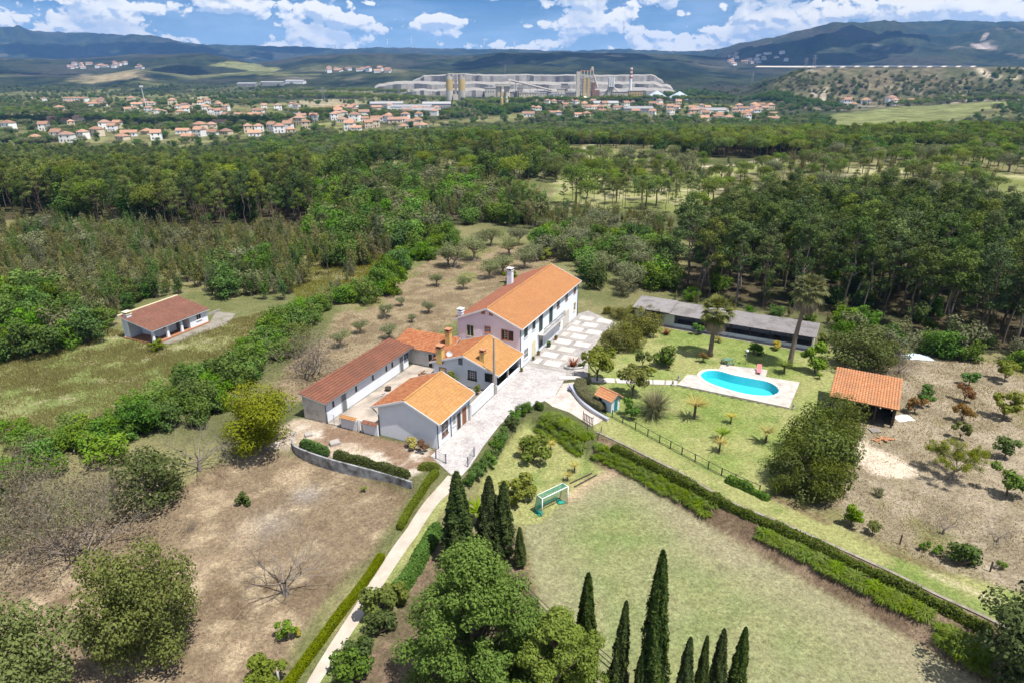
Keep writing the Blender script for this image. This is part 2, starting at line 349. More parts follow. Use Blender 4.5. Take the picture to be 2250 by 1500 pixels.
WOODFLOOR = [pxpoly(p) for p in ([(-250, 485), (100, 487), (300, 503), (450, 508), (690, 503), (700, 440), (660, 390), (560, 366), (300, 350), (-250, 350)],
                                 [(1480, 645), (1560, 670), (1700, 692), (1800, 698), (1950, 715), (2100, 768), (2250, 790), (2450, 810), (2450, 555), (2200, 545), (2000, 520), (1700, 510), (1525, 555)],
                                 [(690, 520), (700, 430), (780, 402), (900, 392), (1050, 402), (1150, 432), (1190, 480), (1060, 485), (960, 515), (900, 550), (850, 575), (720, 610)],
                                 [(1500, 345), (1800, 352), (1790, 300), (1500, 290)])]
def pline_d(x, y, pts):
    d = np.full(x.shape, 1e9)
    for (x0, y0), (x1, y1) in zip(pts[:-1], pts[1:]):
        ex, ey = x1 - x0, y1 - y0; t = np.clip(((x - x0) * ex + (y - y0) * ey) / (ex * ex + ey * ey), 0, 1)
        d = np.minimum(d, np.hypot(x - x0 - ex * t, y - y0 - ey * t))
    return d
def lerp(c, c2, f): return c * (1 - f[:, None]) + np.array(c2) * f[:, None]
def ground_color(x, y):
    n1 = fbm(x / 2.1, y / 2.1, 4, 41); n2 = fbm(x / 9, y / 9, 4, 51); n3 = fbm(x / 38, y / 38, 4, 61); wob = (n1 - .5) * 1.6 + (n2 - .5) * 1.6
    c = lerp(np.tile(np.array([.115, .125, .048]), (len(x), 1)), (.19, .175, .085), sstep(.35, .65, n2))
    c = lerp(c, (.085, .095, .038), sstep(.45, .7, n3))
    nr = y < 175
    def zone(poly, col_fn, soft=.5, k=1.0, lim=None):
        nonlocal c
        m = nr if lim is None else lim
        xs, ys = x[m], y[m]
        f = 1 - sstep(-soft, soft, sdf(xs, ys, poly) + wob[m] * k)
        cc = col_fn(m); c[m] = c[m] * (1 - f[:, None]) + cc * f[:, None]
    mixc = lambda a, b, f: np.array(a) * (1 - f[:, None]) + np.array(b) * f[:, None]
    zone(Z_MEAD, lambda m: mixc(mixc((.195, .205, .085), (.140, .170, .055), sstep(.4, .65, n2[m])), (.26, .24, .14), sstep(.58, .78, n1[m])), 1.5, 1.5)
    def f_ol(m):
        q = mixc(mixc((.235, .185, .115), (.165, .125, .078), sstep(.4, .65, n1[m])), (.155, .155, .06), sstep(.5, .68, n2[m]))
        return q
    zone(Z_OLIVE, f_ol, 1.0, 1.2)
    def f_lot(m):
        q = mixc(mixc((.180, .136, .088), (.138, .100, .063), sstep(.4, .62, n2[m])), (.285, .225, .148), sstep(.52, .72, n1[m]))
        q = q * 1; gx, gy = x[m], y[m]
        for (px, py, r_) in ((675, 1085, 1.5), (590, 1150, 2.2)):
            a, b, _ = gp(px, py); f = np.exp(-((gx - a) ** 2 + (gy - b) ** 2) / r_ ** 2) * (.75 if px > 600 else .45); q = q * (1 - f[:, None]) + np.array([.26, .235, .21]) * f[:, None]
        for (px, py, r_) in ((470, 1080, 3.0), (330, 1290, 3.5), (520, 1190, 3), (560, 1410, 3.0), (120, 1300, 3.), (640, 1040, 3)):
            a, b, _ = gp(px, py); f = np.exp(-((gx - a) ** 2 + (gy - b) ** 2) / r_ ** 2) * .6 * sstep(.35, .6, n1[m]); q = q * (1 - f[:, None]) + np.array([.35, .27, .18]) * f[:, None]
        return q
    zone(Z_LOT, f_lot, .8, 1.0)
    zone(Z_APRON, lambda m: mixc(mixc((.36, .29, .215), (.20, .135, .09), sstep(.45, .6, n2[m])), (.46, .40, .33), sstep(.5, .66, n1[m])), .4, .5)
    zone(Z_BED, lambda m: mixc((.16, .115, .078), (.105, .085, .05), sstep(.4, .6, n1[m])), .6, .4)
    zone(Z_BANKR, lambda m: mixc((.115, .08, .052), (.20, .145, .10), sstep(.45, .65, n1[m])), .3, .25)
    def f_orch(m):
        q = mixc(mixc((.27, .225, .16), (.20, .165, .11), sstep(.4, .6, n1[m])), (.16, .15, .065), sstep(.52, .68, n2[m]))
        gx, gy = x[m], y[m]
        for (px, py, r_) in ((1900, 1000, 2.6), (1960, 1030, 2.4), (1870, 975, 2.0), (1930, 1010, 2.4)):
            a, b, _ = gp(px, py); f = sstep(.15, .5, np.exp(-((gx - a) ** 2 + ((gy - b) * 1.5) ** 2) / r_ ** 2) * (.55 + n1[m])); q = q * (1 - f[:, None]) + np.array([.50, .42, .33]) * f[:, None]
        return q
    zone(Z_ORCH, f_orch, .8, .8)
    grass = lambda m, d: mixc(mixc((.175, .215, .062), (.245, .250, .098), sstep(.40 - d, .62 - d, n2[m])), (.115, .165, .040), sstep(.56, .73, n1[m]) * .7)
    zone(Z_LAWN, lambda m: grass(m, 0.0), .35, .25)
    zone(Z_STRIP, lambda m: grass(m, .08), .25, .12)
    zone(Z_STRIPL, lambda m: grass(m, .02), .2, .1)
    zone(Z_GARD, lambda m: grass(m, .16), .25, .15)
    def f_field(m):
        edge = -sdf(x[m], y[m], Z_FIELD); t_ = sstep(24, 40, x[m] * .62 + 36 - y[m] * .15)
        dry = np.clip(sstep(.36, .66, n2[m]) * .35 + .5 * (1 - sstep(1, 7, edge)) + .45 * sstep(6, 22, x[m]) - .1, 0, 1)
        q = mixc(mixc((.148, .185, .066), (.185, .205, .082), sstep(.4, .6, n1[m])), (.232, .212, .128), dry)
        return q
    zone(Z_FIELD, f_field, .25, .12)
    # wheel ruts in the strip, bare soil edges
    for pts, col, w in (([(1060, 1270), (980, 1150)], (.2, .15, .1), .3),):
        pass
    a = [gp(px, py)[:2] for px, py in ((2040, 1258), (2120, 1290), (2200, 1325))]
    m = nr; f = np.exp(-(pline_d(x[m], y[m], a) / .35) ** 2) * .8; c[m] = lerp(c[m], (.40, .34, .22), f)
    a = [gp(px, py)[:2] for px, py in ((1250, 1095), (1300, 1055), (1345, 1038))]
    f = np.exp(-(pline_d(x[m], y[m], a) / .8) ** 2) * .75; c[m] = lerp(c[m], (.36, .27, .18), f)
    a = [gp(px, py)[:2] for px, py in ((1700, 1092), (1800, 1140), (1900, 1190), (2000, 1228), (2100, 1262), (2230, 1300))]
    f = np.exp(-(pline_d(x[m], y[m], a) / .55) ** 2) * .85 * sstep(.3, .5, n1[m]); c[m] = lerp(c[m], (.13, .085, .055), f)
    # darker brown ground under the woods
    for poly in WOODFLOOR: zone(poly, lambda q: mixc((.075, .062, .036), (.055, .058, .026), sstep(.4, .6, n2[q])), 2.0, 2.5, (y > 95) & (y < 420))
    # open woodland, tracks and clearings
    md = (y >= 140) & (y < 700)
    for poly in Z_CLEAR: zone(poly, lambda q: mixc(mixc((.225, .245, .085), (.32, .30, .16), sstep(.45, .65, n2[q])), (.15, .17, .055), sstep(.5, .7, n3[q])), 2.5, 3., md)
    for pts in TRACKS:
        a = [gp(px, py)[:2] for px, py in pts]; wd = 1.8 if pts[0][1] > 250 else 8
        mm = y > 140; f = np.exp(-(pline_d(x[mm], y[mm], a) / wd) ** 2) * .95; c[mm] = lerp(c[mm], (.50, .43, .32), f)
    # valley fields and far woods
    fm = y > 480
    if fm.any():
        xs, ys = x[fm], y[fm]; q = c[fm]; t = xs / ys; z = T(xs, ys)
        s1 = fbm(xs / 90, ys / 130, 4, 71); s2 = fbm(xs / 260, ys / 420, 4, 81); s3 = fbm(xs / 28, ys / 40, 3, 91)
        q = mixc(mixc((.135, .145, .055), (.20, .195, .085), sstep(.42, .6, s1)), (.05, .062, .026), sstep(.5, .6, s2))
        q = q * (1 - .35 * sstep(.45, .65, s3)[:, None])
        wood = mixc((.008, .016, .010), (.036, .044, .022), sstep(.32, .68, s1)); hf = sstep(1750, 2300, ys + 300 * (s2 - .5) * 2)
        heath = sstep(.52, .68, fbm(xs / 500, ys / 700, 5, 101)); wood = wood * (1 - heath[:, None] * .6) + np.array([.060, .052, .040]) * heath[:, None] * .6
        bare = .8 * sstep(.72, .77, fbm(xs / 210, ys / 330, 4, 111)) * .7; wood = wood * (1 - bare[:, None]) + np.array([.17, .145, .11]) * bare[:, None]
        hf = hf * (1 - .75 * sstep(.47, .58, fbm(xs / 330, ys / 260, 4, 131)) * sstep(-.08, -.25, t) * (1 - sstep(3000, 3500, ys)))
        q = q * (1 - hf[:, None]) + wood * hf[:, None]
        # dry mesa flank on the right
        mf = sstep(.33, .43, t) * sstep(1200, 1350, ys) * (1 - sstep(2000, 2300, ys))
        mc = mixc(mixc((.135, .115, .072), (.075, .08, .04), sstep(.45, .6, s3)), (.28, .24, .18), sstep(.66, .74, fbm(xs / 45, ys / 70, 3, 121)))
        q = q * (1 - mf[:, None]) + mc * mf[:, None]
        for poly, col in (([(1800, 262), (1850, 250), (2000, 232), (2190, 222), (2260, 224), (2150, 245), (1980, 285), (1850, 290)], (.175, .19, .072)),
                          ([(180, 165), (300, 158), (310, 172), (190, 182)], (.27, .22, .13)), ([(440, 150), (560, 140), (620, 152), (500, 165)], (.17, .175, .07)),
                          ([(1905, 98), (2010, 105), (1960, 110)], (.3, .26, .22)), ([(2135, 95), (2190, 100), (2185, 109), (2140, 106)], (.34, .28, .25)), ([(2155, 75), (2172, 76), (2168, 82), (2152, 82)], (.34, .28, .25)),
                          ([(360, 235), (440, 210), (470, 225), (380, 245)], (.36, .31, .21)), ([(640, 222), (760, 218), (800, 228), (660, 240)], (.30, .26, .16))):
            pw = pxpoly(poly); sz = max(abs(pw[0][0] - pw[1][0]), 20) * .12
            f = 1 - sstep(-sz, sz, sdf(xs, ys, pw) + (s3 - .5) * sz * 2); q = lerp(q, col, f)
        k = np.clip((ys - 480) / 120, 0, 1)[:, None]; c[fm] = c[fm] * (1 - k) + q * k
        for pts in TRACKS[5:6] + TRACKS[7:]:
            a = [gp(px, py)[:2] for px, py in pts]; f = np.exp(-(pline_d(x[fm], y[fm], a) / 7) ** 2) * .95; c[fm] = lerp(c[fm], (.50, .43, .32), f)
    return c
def ground_mat():
    m, nt = newmat('ground_soil_and_grass'); q = NT(nt); col = q.attr('col').outputs['Color']; p = q.pos()
    sep = q.n('ShaderNodeSeparateXYZ'); q.l(p, sep.inputs[0])
    a = q.noise(3.2, 5, .7, p); b = q.noise(.9, 5, .65, p); d = q.noise(.03, 8, .68, p); e = q.noise(11, 3, .6, p)
    near = q.rng(sep.outputs[1], 150, 400, 1, 0)
    f_ = q.noise(6.5, 2, .6, p); v1 = q.math('MULTIPLY', q.rng(a, .32, .68, .62, 1.36), q.rng(b, .3, .7, .84, 1.16)); v1 = q.math('MULTIPLY', v1, q.rng(e, .32, .68, .72, 1.28)); v1 = q.math('MULTIPLY', v1, q.rng(f_, .58, .72, 1.0, .62))
    v2 = q.rng(d, .32, .68, .45, 1.5)
    v = q.math('ADD', q.math('MULTIPLY', v1, near), q.math('MULTIPLY', v2, q.math('SUBTRACT', 1.0, near)))
    base = q.hsv(col, q.rng(b, .3, .7, .492, .508), 1.0, v)
    bm = q.n('ShaderNodeBump'); bm.inputs['Strength'].default_value = .6; bm.inputs['Distance'].default_value = .12; q.l(a, bm.inputs['Height'])
    bf = q.n('ShaderNodeBump'); bf.inputs['Strength'].default_value = .8; bf.inputs['Distance'].default_value = 14; q.l(d, bf.inputs['Height'])
    mx = q.n('ShaderNodeMix', data_type='VECTOR'); q.l(near, mx.inputs[0]); q.l(bf.outputs[0], mx.inputs[4]); q.l(bm.outputs[0], mx.inputs[5])
    q.out(base, .95, .05, 0, mx.outputs[1]); return m
M_GROUND = ground_mat()
def grid(name, X, Y, mat, kind='structure', parent=None, lift=0.0, col=ground_color):
    """X, Y: 2-D arrays of plan positions"""
    r, cN = X.shape; x = X.ravel(); y = Y.ravel(); z = T(x, y) + lift
    idx = np.arange(r * cN).reshape(r, cN)
    qd = np.stack([idx[:-1, :-1], idx[:-1, 1:], idx[1:, 1:], idx[1:, :-1]], -1).reshape(-1, 4)
    return x, y, z, qd
xs = np.concatenate([-np.geomspace(1500, 98, 26), np.arange(-95, 95.01, .5), np.geomspace(98, 1500, 26)])
ysn = np.concatenate([np.linspace(-400, 15, 12), np.arange(20, 150.01, .5)])
X1, Y1 = np.meshgrid(xs, ysn); x1, y1, z1, q1 = grid('a', X1, Y1, None)
yf = np.geomspace(150, 10500, 330); tf = np.linspace(-1.4, 1.4, 700)
Y2, T2 = np.meshgrid(yf, tf, indexing='ij'); x2, y2, z2, q2 = grid('b', T2 * Y2, Y2, None)
gx = np.concatenate([x1, x2]); gy = np.concatenate([y1, y2]); gz = np.concatenate([z1, z2])
# sink the terrain under pool basin
POOL_C = np.array(at(1622, 842)); 
gq = np.concatenate([q1, q2 + len(x1)])
# ------------------------------------------------------------------ pool and deck outlines
def smooth_loop(pts, k=4):
    out = []; n = len(pts)
    for i in range(n):
        p0, p1, p2, p3 = (np.array(pts[(i + j - 1) % n]) for j in range(4))
        for s in range(k):
            t = s / k; out.append(tuple(.5 * (2 * p1 + (p2 - p0) * t + (2 * p0 - 5 * p1 + 4 * p2 - p3) * t * t + (3 * p1 - p0 - 3 * p2 + p3) * t ** 3)))
    return out
def smooth_line(pts, k=6):
    q = [np.array(p, float) for p in pts]; q = [2 * q[0] - q[1]] + q + [2 * q[-1] - q[-2]]; out = []
    for i in range(1, len(q) - 2):
        p0, p1, p2, p3 = q[i - 1:i + 3]
        for s in range(k):
            t = s / k; out.append(tuple(.5 * (2 * p1 + (p2 - p0) * t + (2 * p0 - 5 * p1 + 4 * p2 - p3) * t * t + (3 * p1 - p0 - 3 * p2 + p3) * t ** 3)))
    out.append(tuple(q[-2])); return out
def grow(poly, d):
    n = len(poly); A = sum(poly[i][0] * poly[(i + 1) % n][1] - poly[(i + 1) % n][0] * poly[i][1] for i in range(n)); sg = 1 if A > 0 else -1; out = []
    for i in range(n):
        a = Vector(poly[i - 1]); b = Vector(poly[(i + 1) % n]); t = (b - a).normalized(); out.append((poly[i][0] + t.y * d * sg, poly[i][1] - t.x * d * sg))
    return out
POOL = smooth_loop([at(px, py, 0) for px, py in ((1540, 823), (1552, 815), (1577, 815), (1610, 824), (1650, 832), (1685, 839), (1705, 849), (1711, 860), (1700, 868), (1675, 870), (1640, 866), (1600, 856), (1562, 843), (1544, 832))], 4)
DECK = [at(px, py) for px, py in ((1488, 845), (1510, 823), (1535, 826), (1577, 815), (1585, 801), (1686, 813), (1682, 828), (1757, 840), (1734, 896))]
_g = [p for p in grow(POOL, .5) if float(sdf(np.array([p[0]]), np.array([p[1]]), DECK)[0]) > -.05]
_g = sorted(_g, key=lambda p: p[0] * .6 + p[1] * .8)
DECK = DECK[:2] + _g + DECK[4:]
fl = (gy > 60) & (gy < 110) & (gx > 10) & (gx < 60)
dd = sdf(gx[fl], gy[fl], DECK); dp = sdf(gx[fl], gy[fl], POOL); zz = gz[fl]
zz = np.where(dd < .1, zz - .25, zz); zz = np.where(dp < .6, -2.2, zz); gz[fl] = zz
me = npmesh('ground', np.stack([gx, gy, gz], -1), gq, None, M_GROUND)
ca = me.color_attributes.new('col', 'FLOAT_COLOR', 'POINT')
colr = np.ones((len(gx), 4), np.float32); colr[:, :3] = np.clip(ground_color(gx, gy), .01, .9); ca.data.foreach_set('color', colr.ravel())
me.polygons.foreach_set('use_smooth', [True] * len(me.polygons))
tag(link(bpy.data.objects.new('ground', me)), kind='structure')
# ------------------------------------------------------------------ pavements
from mathutils.geometry import tessellate_polygon
def sheet(name, outer, mat, z=None, lift=.02, hole=None, thick=.0, step=None, parent=None, kind='structure', label=None):
    loops = [[Vector((p[0], p[1], 0)) for p in outer]] + ([[Vector((p[0], p[1], 0)) for p in hole]] if hole else [])
    flat = [p for l in loops for p in l]; tri = tessellate_polygon(loops)
    zz = [(Tz(p.x, p.y) if z is None else z) + lift for p in flat]; mb = MB(); n = len(flat)
    vs = [(p.x, p.y, q) for p, q in zip(flat, zz)]; fs = []
    for t in tri:
        a, b, c = (Vector(vs[i]) for i in t); fs.append(t if (b - a).cross(c - a).z > 0 else tuple(reversed(t)))
    if thick:
        k0 = 0; vs += [(p.x, p.y, q - thick) for p, q in zip(flat, zz)]
        for l in loops:
            m = len(l)
            for i in range(m): fs.append((k0 + i, k0 + (i + 1) % m, n + k0 + (i + 1) % m, n + k0 + i))
            k0 += m
    mb.add(vs, fs); o = mb.build(name, mat, parent)
    if parent is None: tag(o, kind=kind)
    if label: o['label'] = label
    return o
def cobblemat(name, c1, c2, scale, joint=.6):
    m, nt = newmat(name); q = NT(nt); p = q.pos()
    vo = q.n('ShaderNodeTexVoronoi', feature='DISTANCE_TO_EDGE'); vo.inputs['Scale'].default_value = scale; q.l(p, vo.inputs['Vector'])
    vc = q.n('ShaderNodeTexVoronoi'); vc.inputs['Scale'].default_value = scale; q.l(p, vc.inputs['Vector'])
    sp = q.n('ShaderNodeSeparateColor'); q.l(vc.outputs['Color'], sp.inputs[0])
    w = q.noise(.35, 6, .6, p); g = q.noise(5, 4, .6, p)
    base = q.mix(sp.outputs[0], c1, c2); base = q.hsv(base, v=q.math('MULTIPLY', q.rng(w, .3, .7, .78, 1.18), q.rng(g, .3, .7, .88, 1.1)))
    j = q.rng(vo.outputs[0], 0, .06, joint, 1); base = q.hsv(base, v=j)
    q.out(base, .85, .2, 0, q.bump(j, .5, .03)); MATS[name] = m; return m
M_COBBLE = cobblemat('pale_cobbles', (.38, .355, .345), (.50, .465, .45), 3.2)
M_COBG = cobblemat('grey_cobbles', (.28, .26, .245), (.37, .345, .32), 4.0)
M_CRAZY = cobblemat('crazy_paving', (.44, .37, .32), (.56, .49, .44), 1.3, .75)
M_SLAB = surf('slab_concrete', (.50, .455, .42), .85, .2, .10, .8, stain=((.36, .33, .30), .5, .52), objvar=.08)
M_CONC = surf('old_concrete', (.34, .31, .28), .9, .15, .22, .9, stain=((.16, .14, .12), .6, .5))
M_PATH = surf('path_concrete', (.43, .38, .32), .9, .15, .15, .9, stain=((.33, .26, .18), .6, .52))
M_MARB = surf('pool_stone', (.47, .425, .385), .7, .3, .15, .9, stain=((.27, .25, .23), .8, .47))
M_COPE = surf('pool_coping_stone', (.62, .57, .50), .7, .3, .08, 1.5)
ZED = lambda pts: [at(px, py, 0) for px, py in pts]
road = [P(-25.0, -.25), P(-25.2, -.6)] + ZED([(1005, 1055), (1032, 1026), (1062, 980), (1099, 932), (1137, 902), (1167, 892), (1197, 880), (1220, 868), (1236, 842)]) + [P(1.6, -6.5), P(1.6, -.12), P(-15.2, -.25)]
sheet('cobbled_drive', road, M_COBBLE, z=0, lift=.03)
court = [P(1.6, -.05), P(1.6, -6.5)] + ZED([(1240, 836), (1292, 828), (1292, 783), (1326, 731), (1356, 711), (1292, 683), (1270, 690)]) + [P(24.4, -.05)]
court_o = sheet('courtyard_paving', court, M_COBG, z=0, lift=.034)
stonea = ZED([(1197, 880), (1222, 867), (1237, 842), (1275, 838), (1262, 862), (1284, 893), (1330, 917), (1320, 926), (1300, 936), (1283, 925), (1250, 905), (1215, 893)])
sheet('crazy_paved_terrace', stonea, M_CRAZY, z=0, lift=.026)
# slabs set in the courtyard, one by one
courtp = [Vector(p) for p in court]
rngs = random.Random(3); k = 0
for i in range(9):
    a0 = .1 + i * 2.83; off = 0 if i % 2 == 0 else -1.55
    for j in range(-1, 4):
        b1 = -.8 - j * 3.1 - off; b0 = b1 - 2.35; b1 = min(b1, -.7)
        if b1 - b0 < .7: continue
        cx, cy_ = P(a0 + .9, (b0 + b1) / 2)
        if float(sdf(np.array([cx]), np.array([cy_]), court)[0]) > -1.0: continue
        mb = MB(); da = rngs.uniform(-.05, .05)
        q = [P(a0 + da, b1), P(a0 + da, b0), P(a0 + 1.85 + da, b0), P(a0 + 1.85 + da, b1)]
        mb.prism(q, .0, .055 + rngs.uniform(0, .012)); o = mb.build('paving_slab', M_SLAB, court_o)
pc = [gp(px, py) for px, py in ((1000, 1048), (975, 1075), (945, 1108), (890, 1188), (840, 1262), (790, 1340), (730, 1432), (685, 1505), (640, 1580), (590, 1680))]
pl = smooth_line([p[:2] for p in pc], 12)
def ribbon(name, line, w0, w1, mat, lift=.02, sub=1, parent=None, kind='structure'):
    mb = MB(); n = len(line); vs, fs = [], []
    for i, p in enumerate(line):
        a = np.array(line[max(i - 1, 0)]); b = np.array(line[min(i + 1, n - 1)]); d = (b - a) / np.linalg.norm(b - a); nrm = np.array((-d[1], d[0]))
        t = i / (n - 1); w = w0 + (w1 - w0) * t
        for k_ in range(3):
            q = np.array(p) + nrm * w * (k_ / 2 - .5); vs.append((q[0], q[1], max(Tz(*q), Tz(*p) - .03) + lift))
    for i in range(n - 1):
        for k_ in range(2): fs.append((i * 3 + k_ + 1, i * 3 + k_, i * 3 + k_ + 3, i * 3 + k_ + 4))
    mb.add(vs, fs); o = mb.build(name, mat, parent); return tag(o, kind=kind) if parent is None else o
ribbon('garden_path', pl, 1.7, .72, M_PATH, .03)
# stone slab path from the court to the pool
sp = [at(px, py) for px, py in ((1296, 832), (1495, 843))]
path_o = sheet('slab_path', [at(*p) for p in ((1296, 829), (1490, 836), (1488, 845), (1300, 838))], M_CONC, lift=.02)
for i in range(7):
    t0, t1 = (i + .08) / 7, (i + .93) / 7
    L = lambda p, q, t: (p[0] + (q[0] - p[0]) * t, p[1] + (q[1] - p[1]) * t)
    up = (at(1296, 828.5), at(1490, 835.5)); lo = (at(1300, 838.5), at(1488, 845.5))
    mb = MB(); z = Tz(*L(up[0], up[1], t0)); mb.prism([L(*lo, t0), L(*lo, t1), L(*up, t1), L(*up, t0)], z + .0, z + .07); mb.build('paving_slab', M_SLAB, path_o)
# ------------------------------------------------------------------ swimming pool
def watermat():
    m, nt = newmat('pool_water'); q = NT(nt); p = q.pos(); n = q.noise(2.2, 3, .5, p, .6)
    g = q.n('ShaderNodeBsdfGlass'); g.inputs['IOR'].default_value = 1.33; g.inputs['Roughness'].default_value = 0.0; g.inputs['Color'].default_value = (.80, .985, 1, 1)
    q.l(q.bump(n, .12, .05), g.inputs['Normal'])
    t = q.n('ShaderNodeBsdfTransparent'); t.inputs[0].default_value = (.86, .99, 1, 1)
    gl = q.n('ShaderNodeBsdfGlossy'); gl.inputs['Roughness'].default_value = .03; q.l(q.bump(n, .15, .05), gl.inputs['Normal'])
    fr = q.n('ShaderNodeFresnel'); fr.inputs[0].default_value = 1.33
    x = q.n('ShaderNodeMixShader'); q.l(fr.outputs[0], x.inputs[0]); q.l(t.outputs[0], x.inputs[1]); q.l(gl.outputs[0], x.inputs[2])
    o = q.n('ShaderNodeOutputMaterial'); q.l(x.outputs[0], o.inputs[0]); return m
M_POOL = surf('pool_liner', (.05, .58, .69), .5, .3, .05, 1.2, bump=.05)
pool = thing('swimming_pool', 'oval turquoise swimming pool set in a pale stone deck', 'pool', (float(np.mean([p[0] for p in POOL])), float(np.mean([p[1] for p in POOL])), 0))
px0, py0 = pool.location[0], pool.location[1]
loc = lambda poly: [(p[0] - px0, p[1] - py0) for p in poly]
pin = loc(POOL); pout = loc(grow(POOL, .42))
sheet('deck', loc(DECK), M_MARB, z=0, lift=.07, hole=loc(grow(POOL, .40)), thick=.3, parent=pool)
sheet('coping', pout, M_COPE, z=0, lift=.10, hole=pin, thick=.25, parent=pool)
mb = MB(); n = len(pin); fl_ = grow(pin, -.25)
mb.add([(x, y, .02) for x, y in pin] + [(x, y, -1.05) for x, y in fl_], [((i + 1) % n, i, n + i, n + (i + 1) % n) for i in range(n)] + [tuple(range(n, 2 * n))]); mb.build('basin', M_POOL, pool)
mb = MB(); mb.add([(x, y, -.06) for x, y in grow(pin, .02)], [tuple(range(n)) if sum(pin[i][0] * pin[(i + 1) % n][1] - pin[(i + 1) % n][0] * pin[i][1] for i in range(n)) > 0 else tuple(range(n - 1, -1, -1))]); mb.build('water', watermat(), pool)
# ladder rails
lx, ly = at(1712, 859); lx -= px0; ly -= py0
for dx in (0, .35):
    mb = MB(); mb.smooth = True; mb.tube([(lx + dx * .5, ly + dx, .1), (lx + dx * .5, ly + dx, .6), (lx - .35 + dx * .5, ly + dx, .62), (lx - .45 + dx * .5, ly + dx, -.05)], .03, 6); mb.build('ladder_rail', surf('steel', (.5, .5, .5), .3, .5, .05, metal=.9), pool)
# ================================================================== BUILDINGS
M_WALL = surf('white_render', (.74, .78, .83), .9, .15, .04, .5, stain=((.52, .51, .50), .35, .60))
M_PINK = surf('lilac_render', (.76, .67, .74), .9, .15, .05, .5, stain=((.76, .74, .76), .8, .50))
M_WALLD = surf('weathered_render', (.60, .59, .57), .9, .15, .10, .9, stain=((.30, .29, .28), .8, .50))
M_YEL = surf('ochre_render', (.62, .43, .16), .9, .15, .08, .8)
M_TRIM = surf('terracotta_trim', (.44, .20, .11), .85, .2, .08)
M_CREAM = surf('cream_trim', (.66, .60, .40), .85, .2, .06)
M_GLASS = surf('window_glass', (.018, .022, .026), .12, .5, .1, bump=.02)
M_SHUT = surf('dark_green_shutter', (.025, .05, .045), .6, .3, .1)
M_DOORG = surf('grey_door', (.16, .18, .20), .6, .3, .1)
M_BROWN = surf('brown_wood', (.20, .10, .055), .7, .25, .2, 3)
M_DARKW = surf('dark_wood', (.06, .045, .035), .8, .2, .25, 3)
M_GUT = surf('white_gutter', (.66, .67, .68), .5, .3, .04)
M_PIPE = surf('grey_downpipe', (.10, .12, .14), .5, .3, .1)
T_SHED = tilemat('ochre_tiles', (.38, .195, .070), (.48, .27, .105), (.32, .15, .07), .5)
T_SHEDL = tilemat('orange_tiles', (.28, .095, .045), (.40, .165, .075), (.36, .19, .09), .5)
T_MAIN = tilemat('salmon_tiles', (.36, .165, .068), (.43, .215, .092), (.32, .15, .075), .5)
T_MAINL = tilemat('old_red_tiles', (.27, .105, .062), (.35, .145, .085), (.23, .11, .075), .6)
T_STAB = tilemat('brown_red_tiles', (.185, .078, .05), (.26, .115, .075), (.14, .072, .052), .7)
T_WHITE = tilemat('weathered_red_tiles', (.19, .088, .06), (.26, .125, .088), (.15, .08, .06), .7)
T_BARN = tilemat('new_orange_tiles', (.42, .185, .085), (.52, .26, .13), (.22, .13, .085), .5)
def roof_slope(mb, p0, e, s, cw=.235, rl=.37, h=.05, seg=3, lift=.0, step=.035):
    """interlocking tiles over a sloping quad: p0 eave corner, e eave vector, s vector up the slope"""
    p0, e, s = Vector(p0), Vector(e), Vector(s); nc = max(2, round(e.length / cw)); nr_ = max(2, round(s.length / rl)); nrm = e.cross(s).normalized()
    if nrm.z < 0: nrm = -nrm
    ec, sc = e / nc, s / nr_
    prof = [(0, .0), (.22, 1.0), (.62, .9), (.84, .0), (1.0, .0)] if seg == 3 else [(0, 0), (.2, .8), (.5, 1), (.8, .8), (1, 0)]
    for j in range(nr_):
        for i in range(nc):
            b = p0 + ec * i + sc * j; w = random.uniform(-.006, .006); up = step + random.uniform(-.006, .012)
            vs = [b + ec * u + nrm * (h * v + up + lift + w) - sc * .06 for u, v in prof] + [b + ec * u + sc + nrm * (h * v + lift + w) for u, v in prof]
            m = len(prof); fs = [(q, q + 1, m + q + 1, m + q) for q in range(m - 1)]
            vs += [b + ec * prof[0][0] + nrm * lift - sc * .06, b + ec + nrm * lift - sc * .06]; fs.append((2 * m, 0, 1, 2, 3, 2 * m + 1))
            mb.add(vs, fs)
def ridge_tiles(mb, p, q, r_=.12, L=.42):
    p, q = Vector(p), Vector(q); n = max(1, round((q - p).length / L)); d = (q - p) / n; side = d.cross(Vector((0, 0, 1))).normalized()
    for i in range(n):
        a = p + d * i; vs = []
        for t, rr in ((-.03, r_ * 1.1), (1, r_)):
            for k in range(5):
                an = math.pi * k / 4; vs.append(a + d * t + side * rr * math.cos(an) * 1.2 + Vector((0, 0, rr * math.sin(an))))
        mb.add(vs, [(k, k + 1, 6 + k, 5 + k) for k in range(4)] + [(0, 1, 2, 3, 4)])
def board(parent, name, pts, z_, t, mat):
    pass
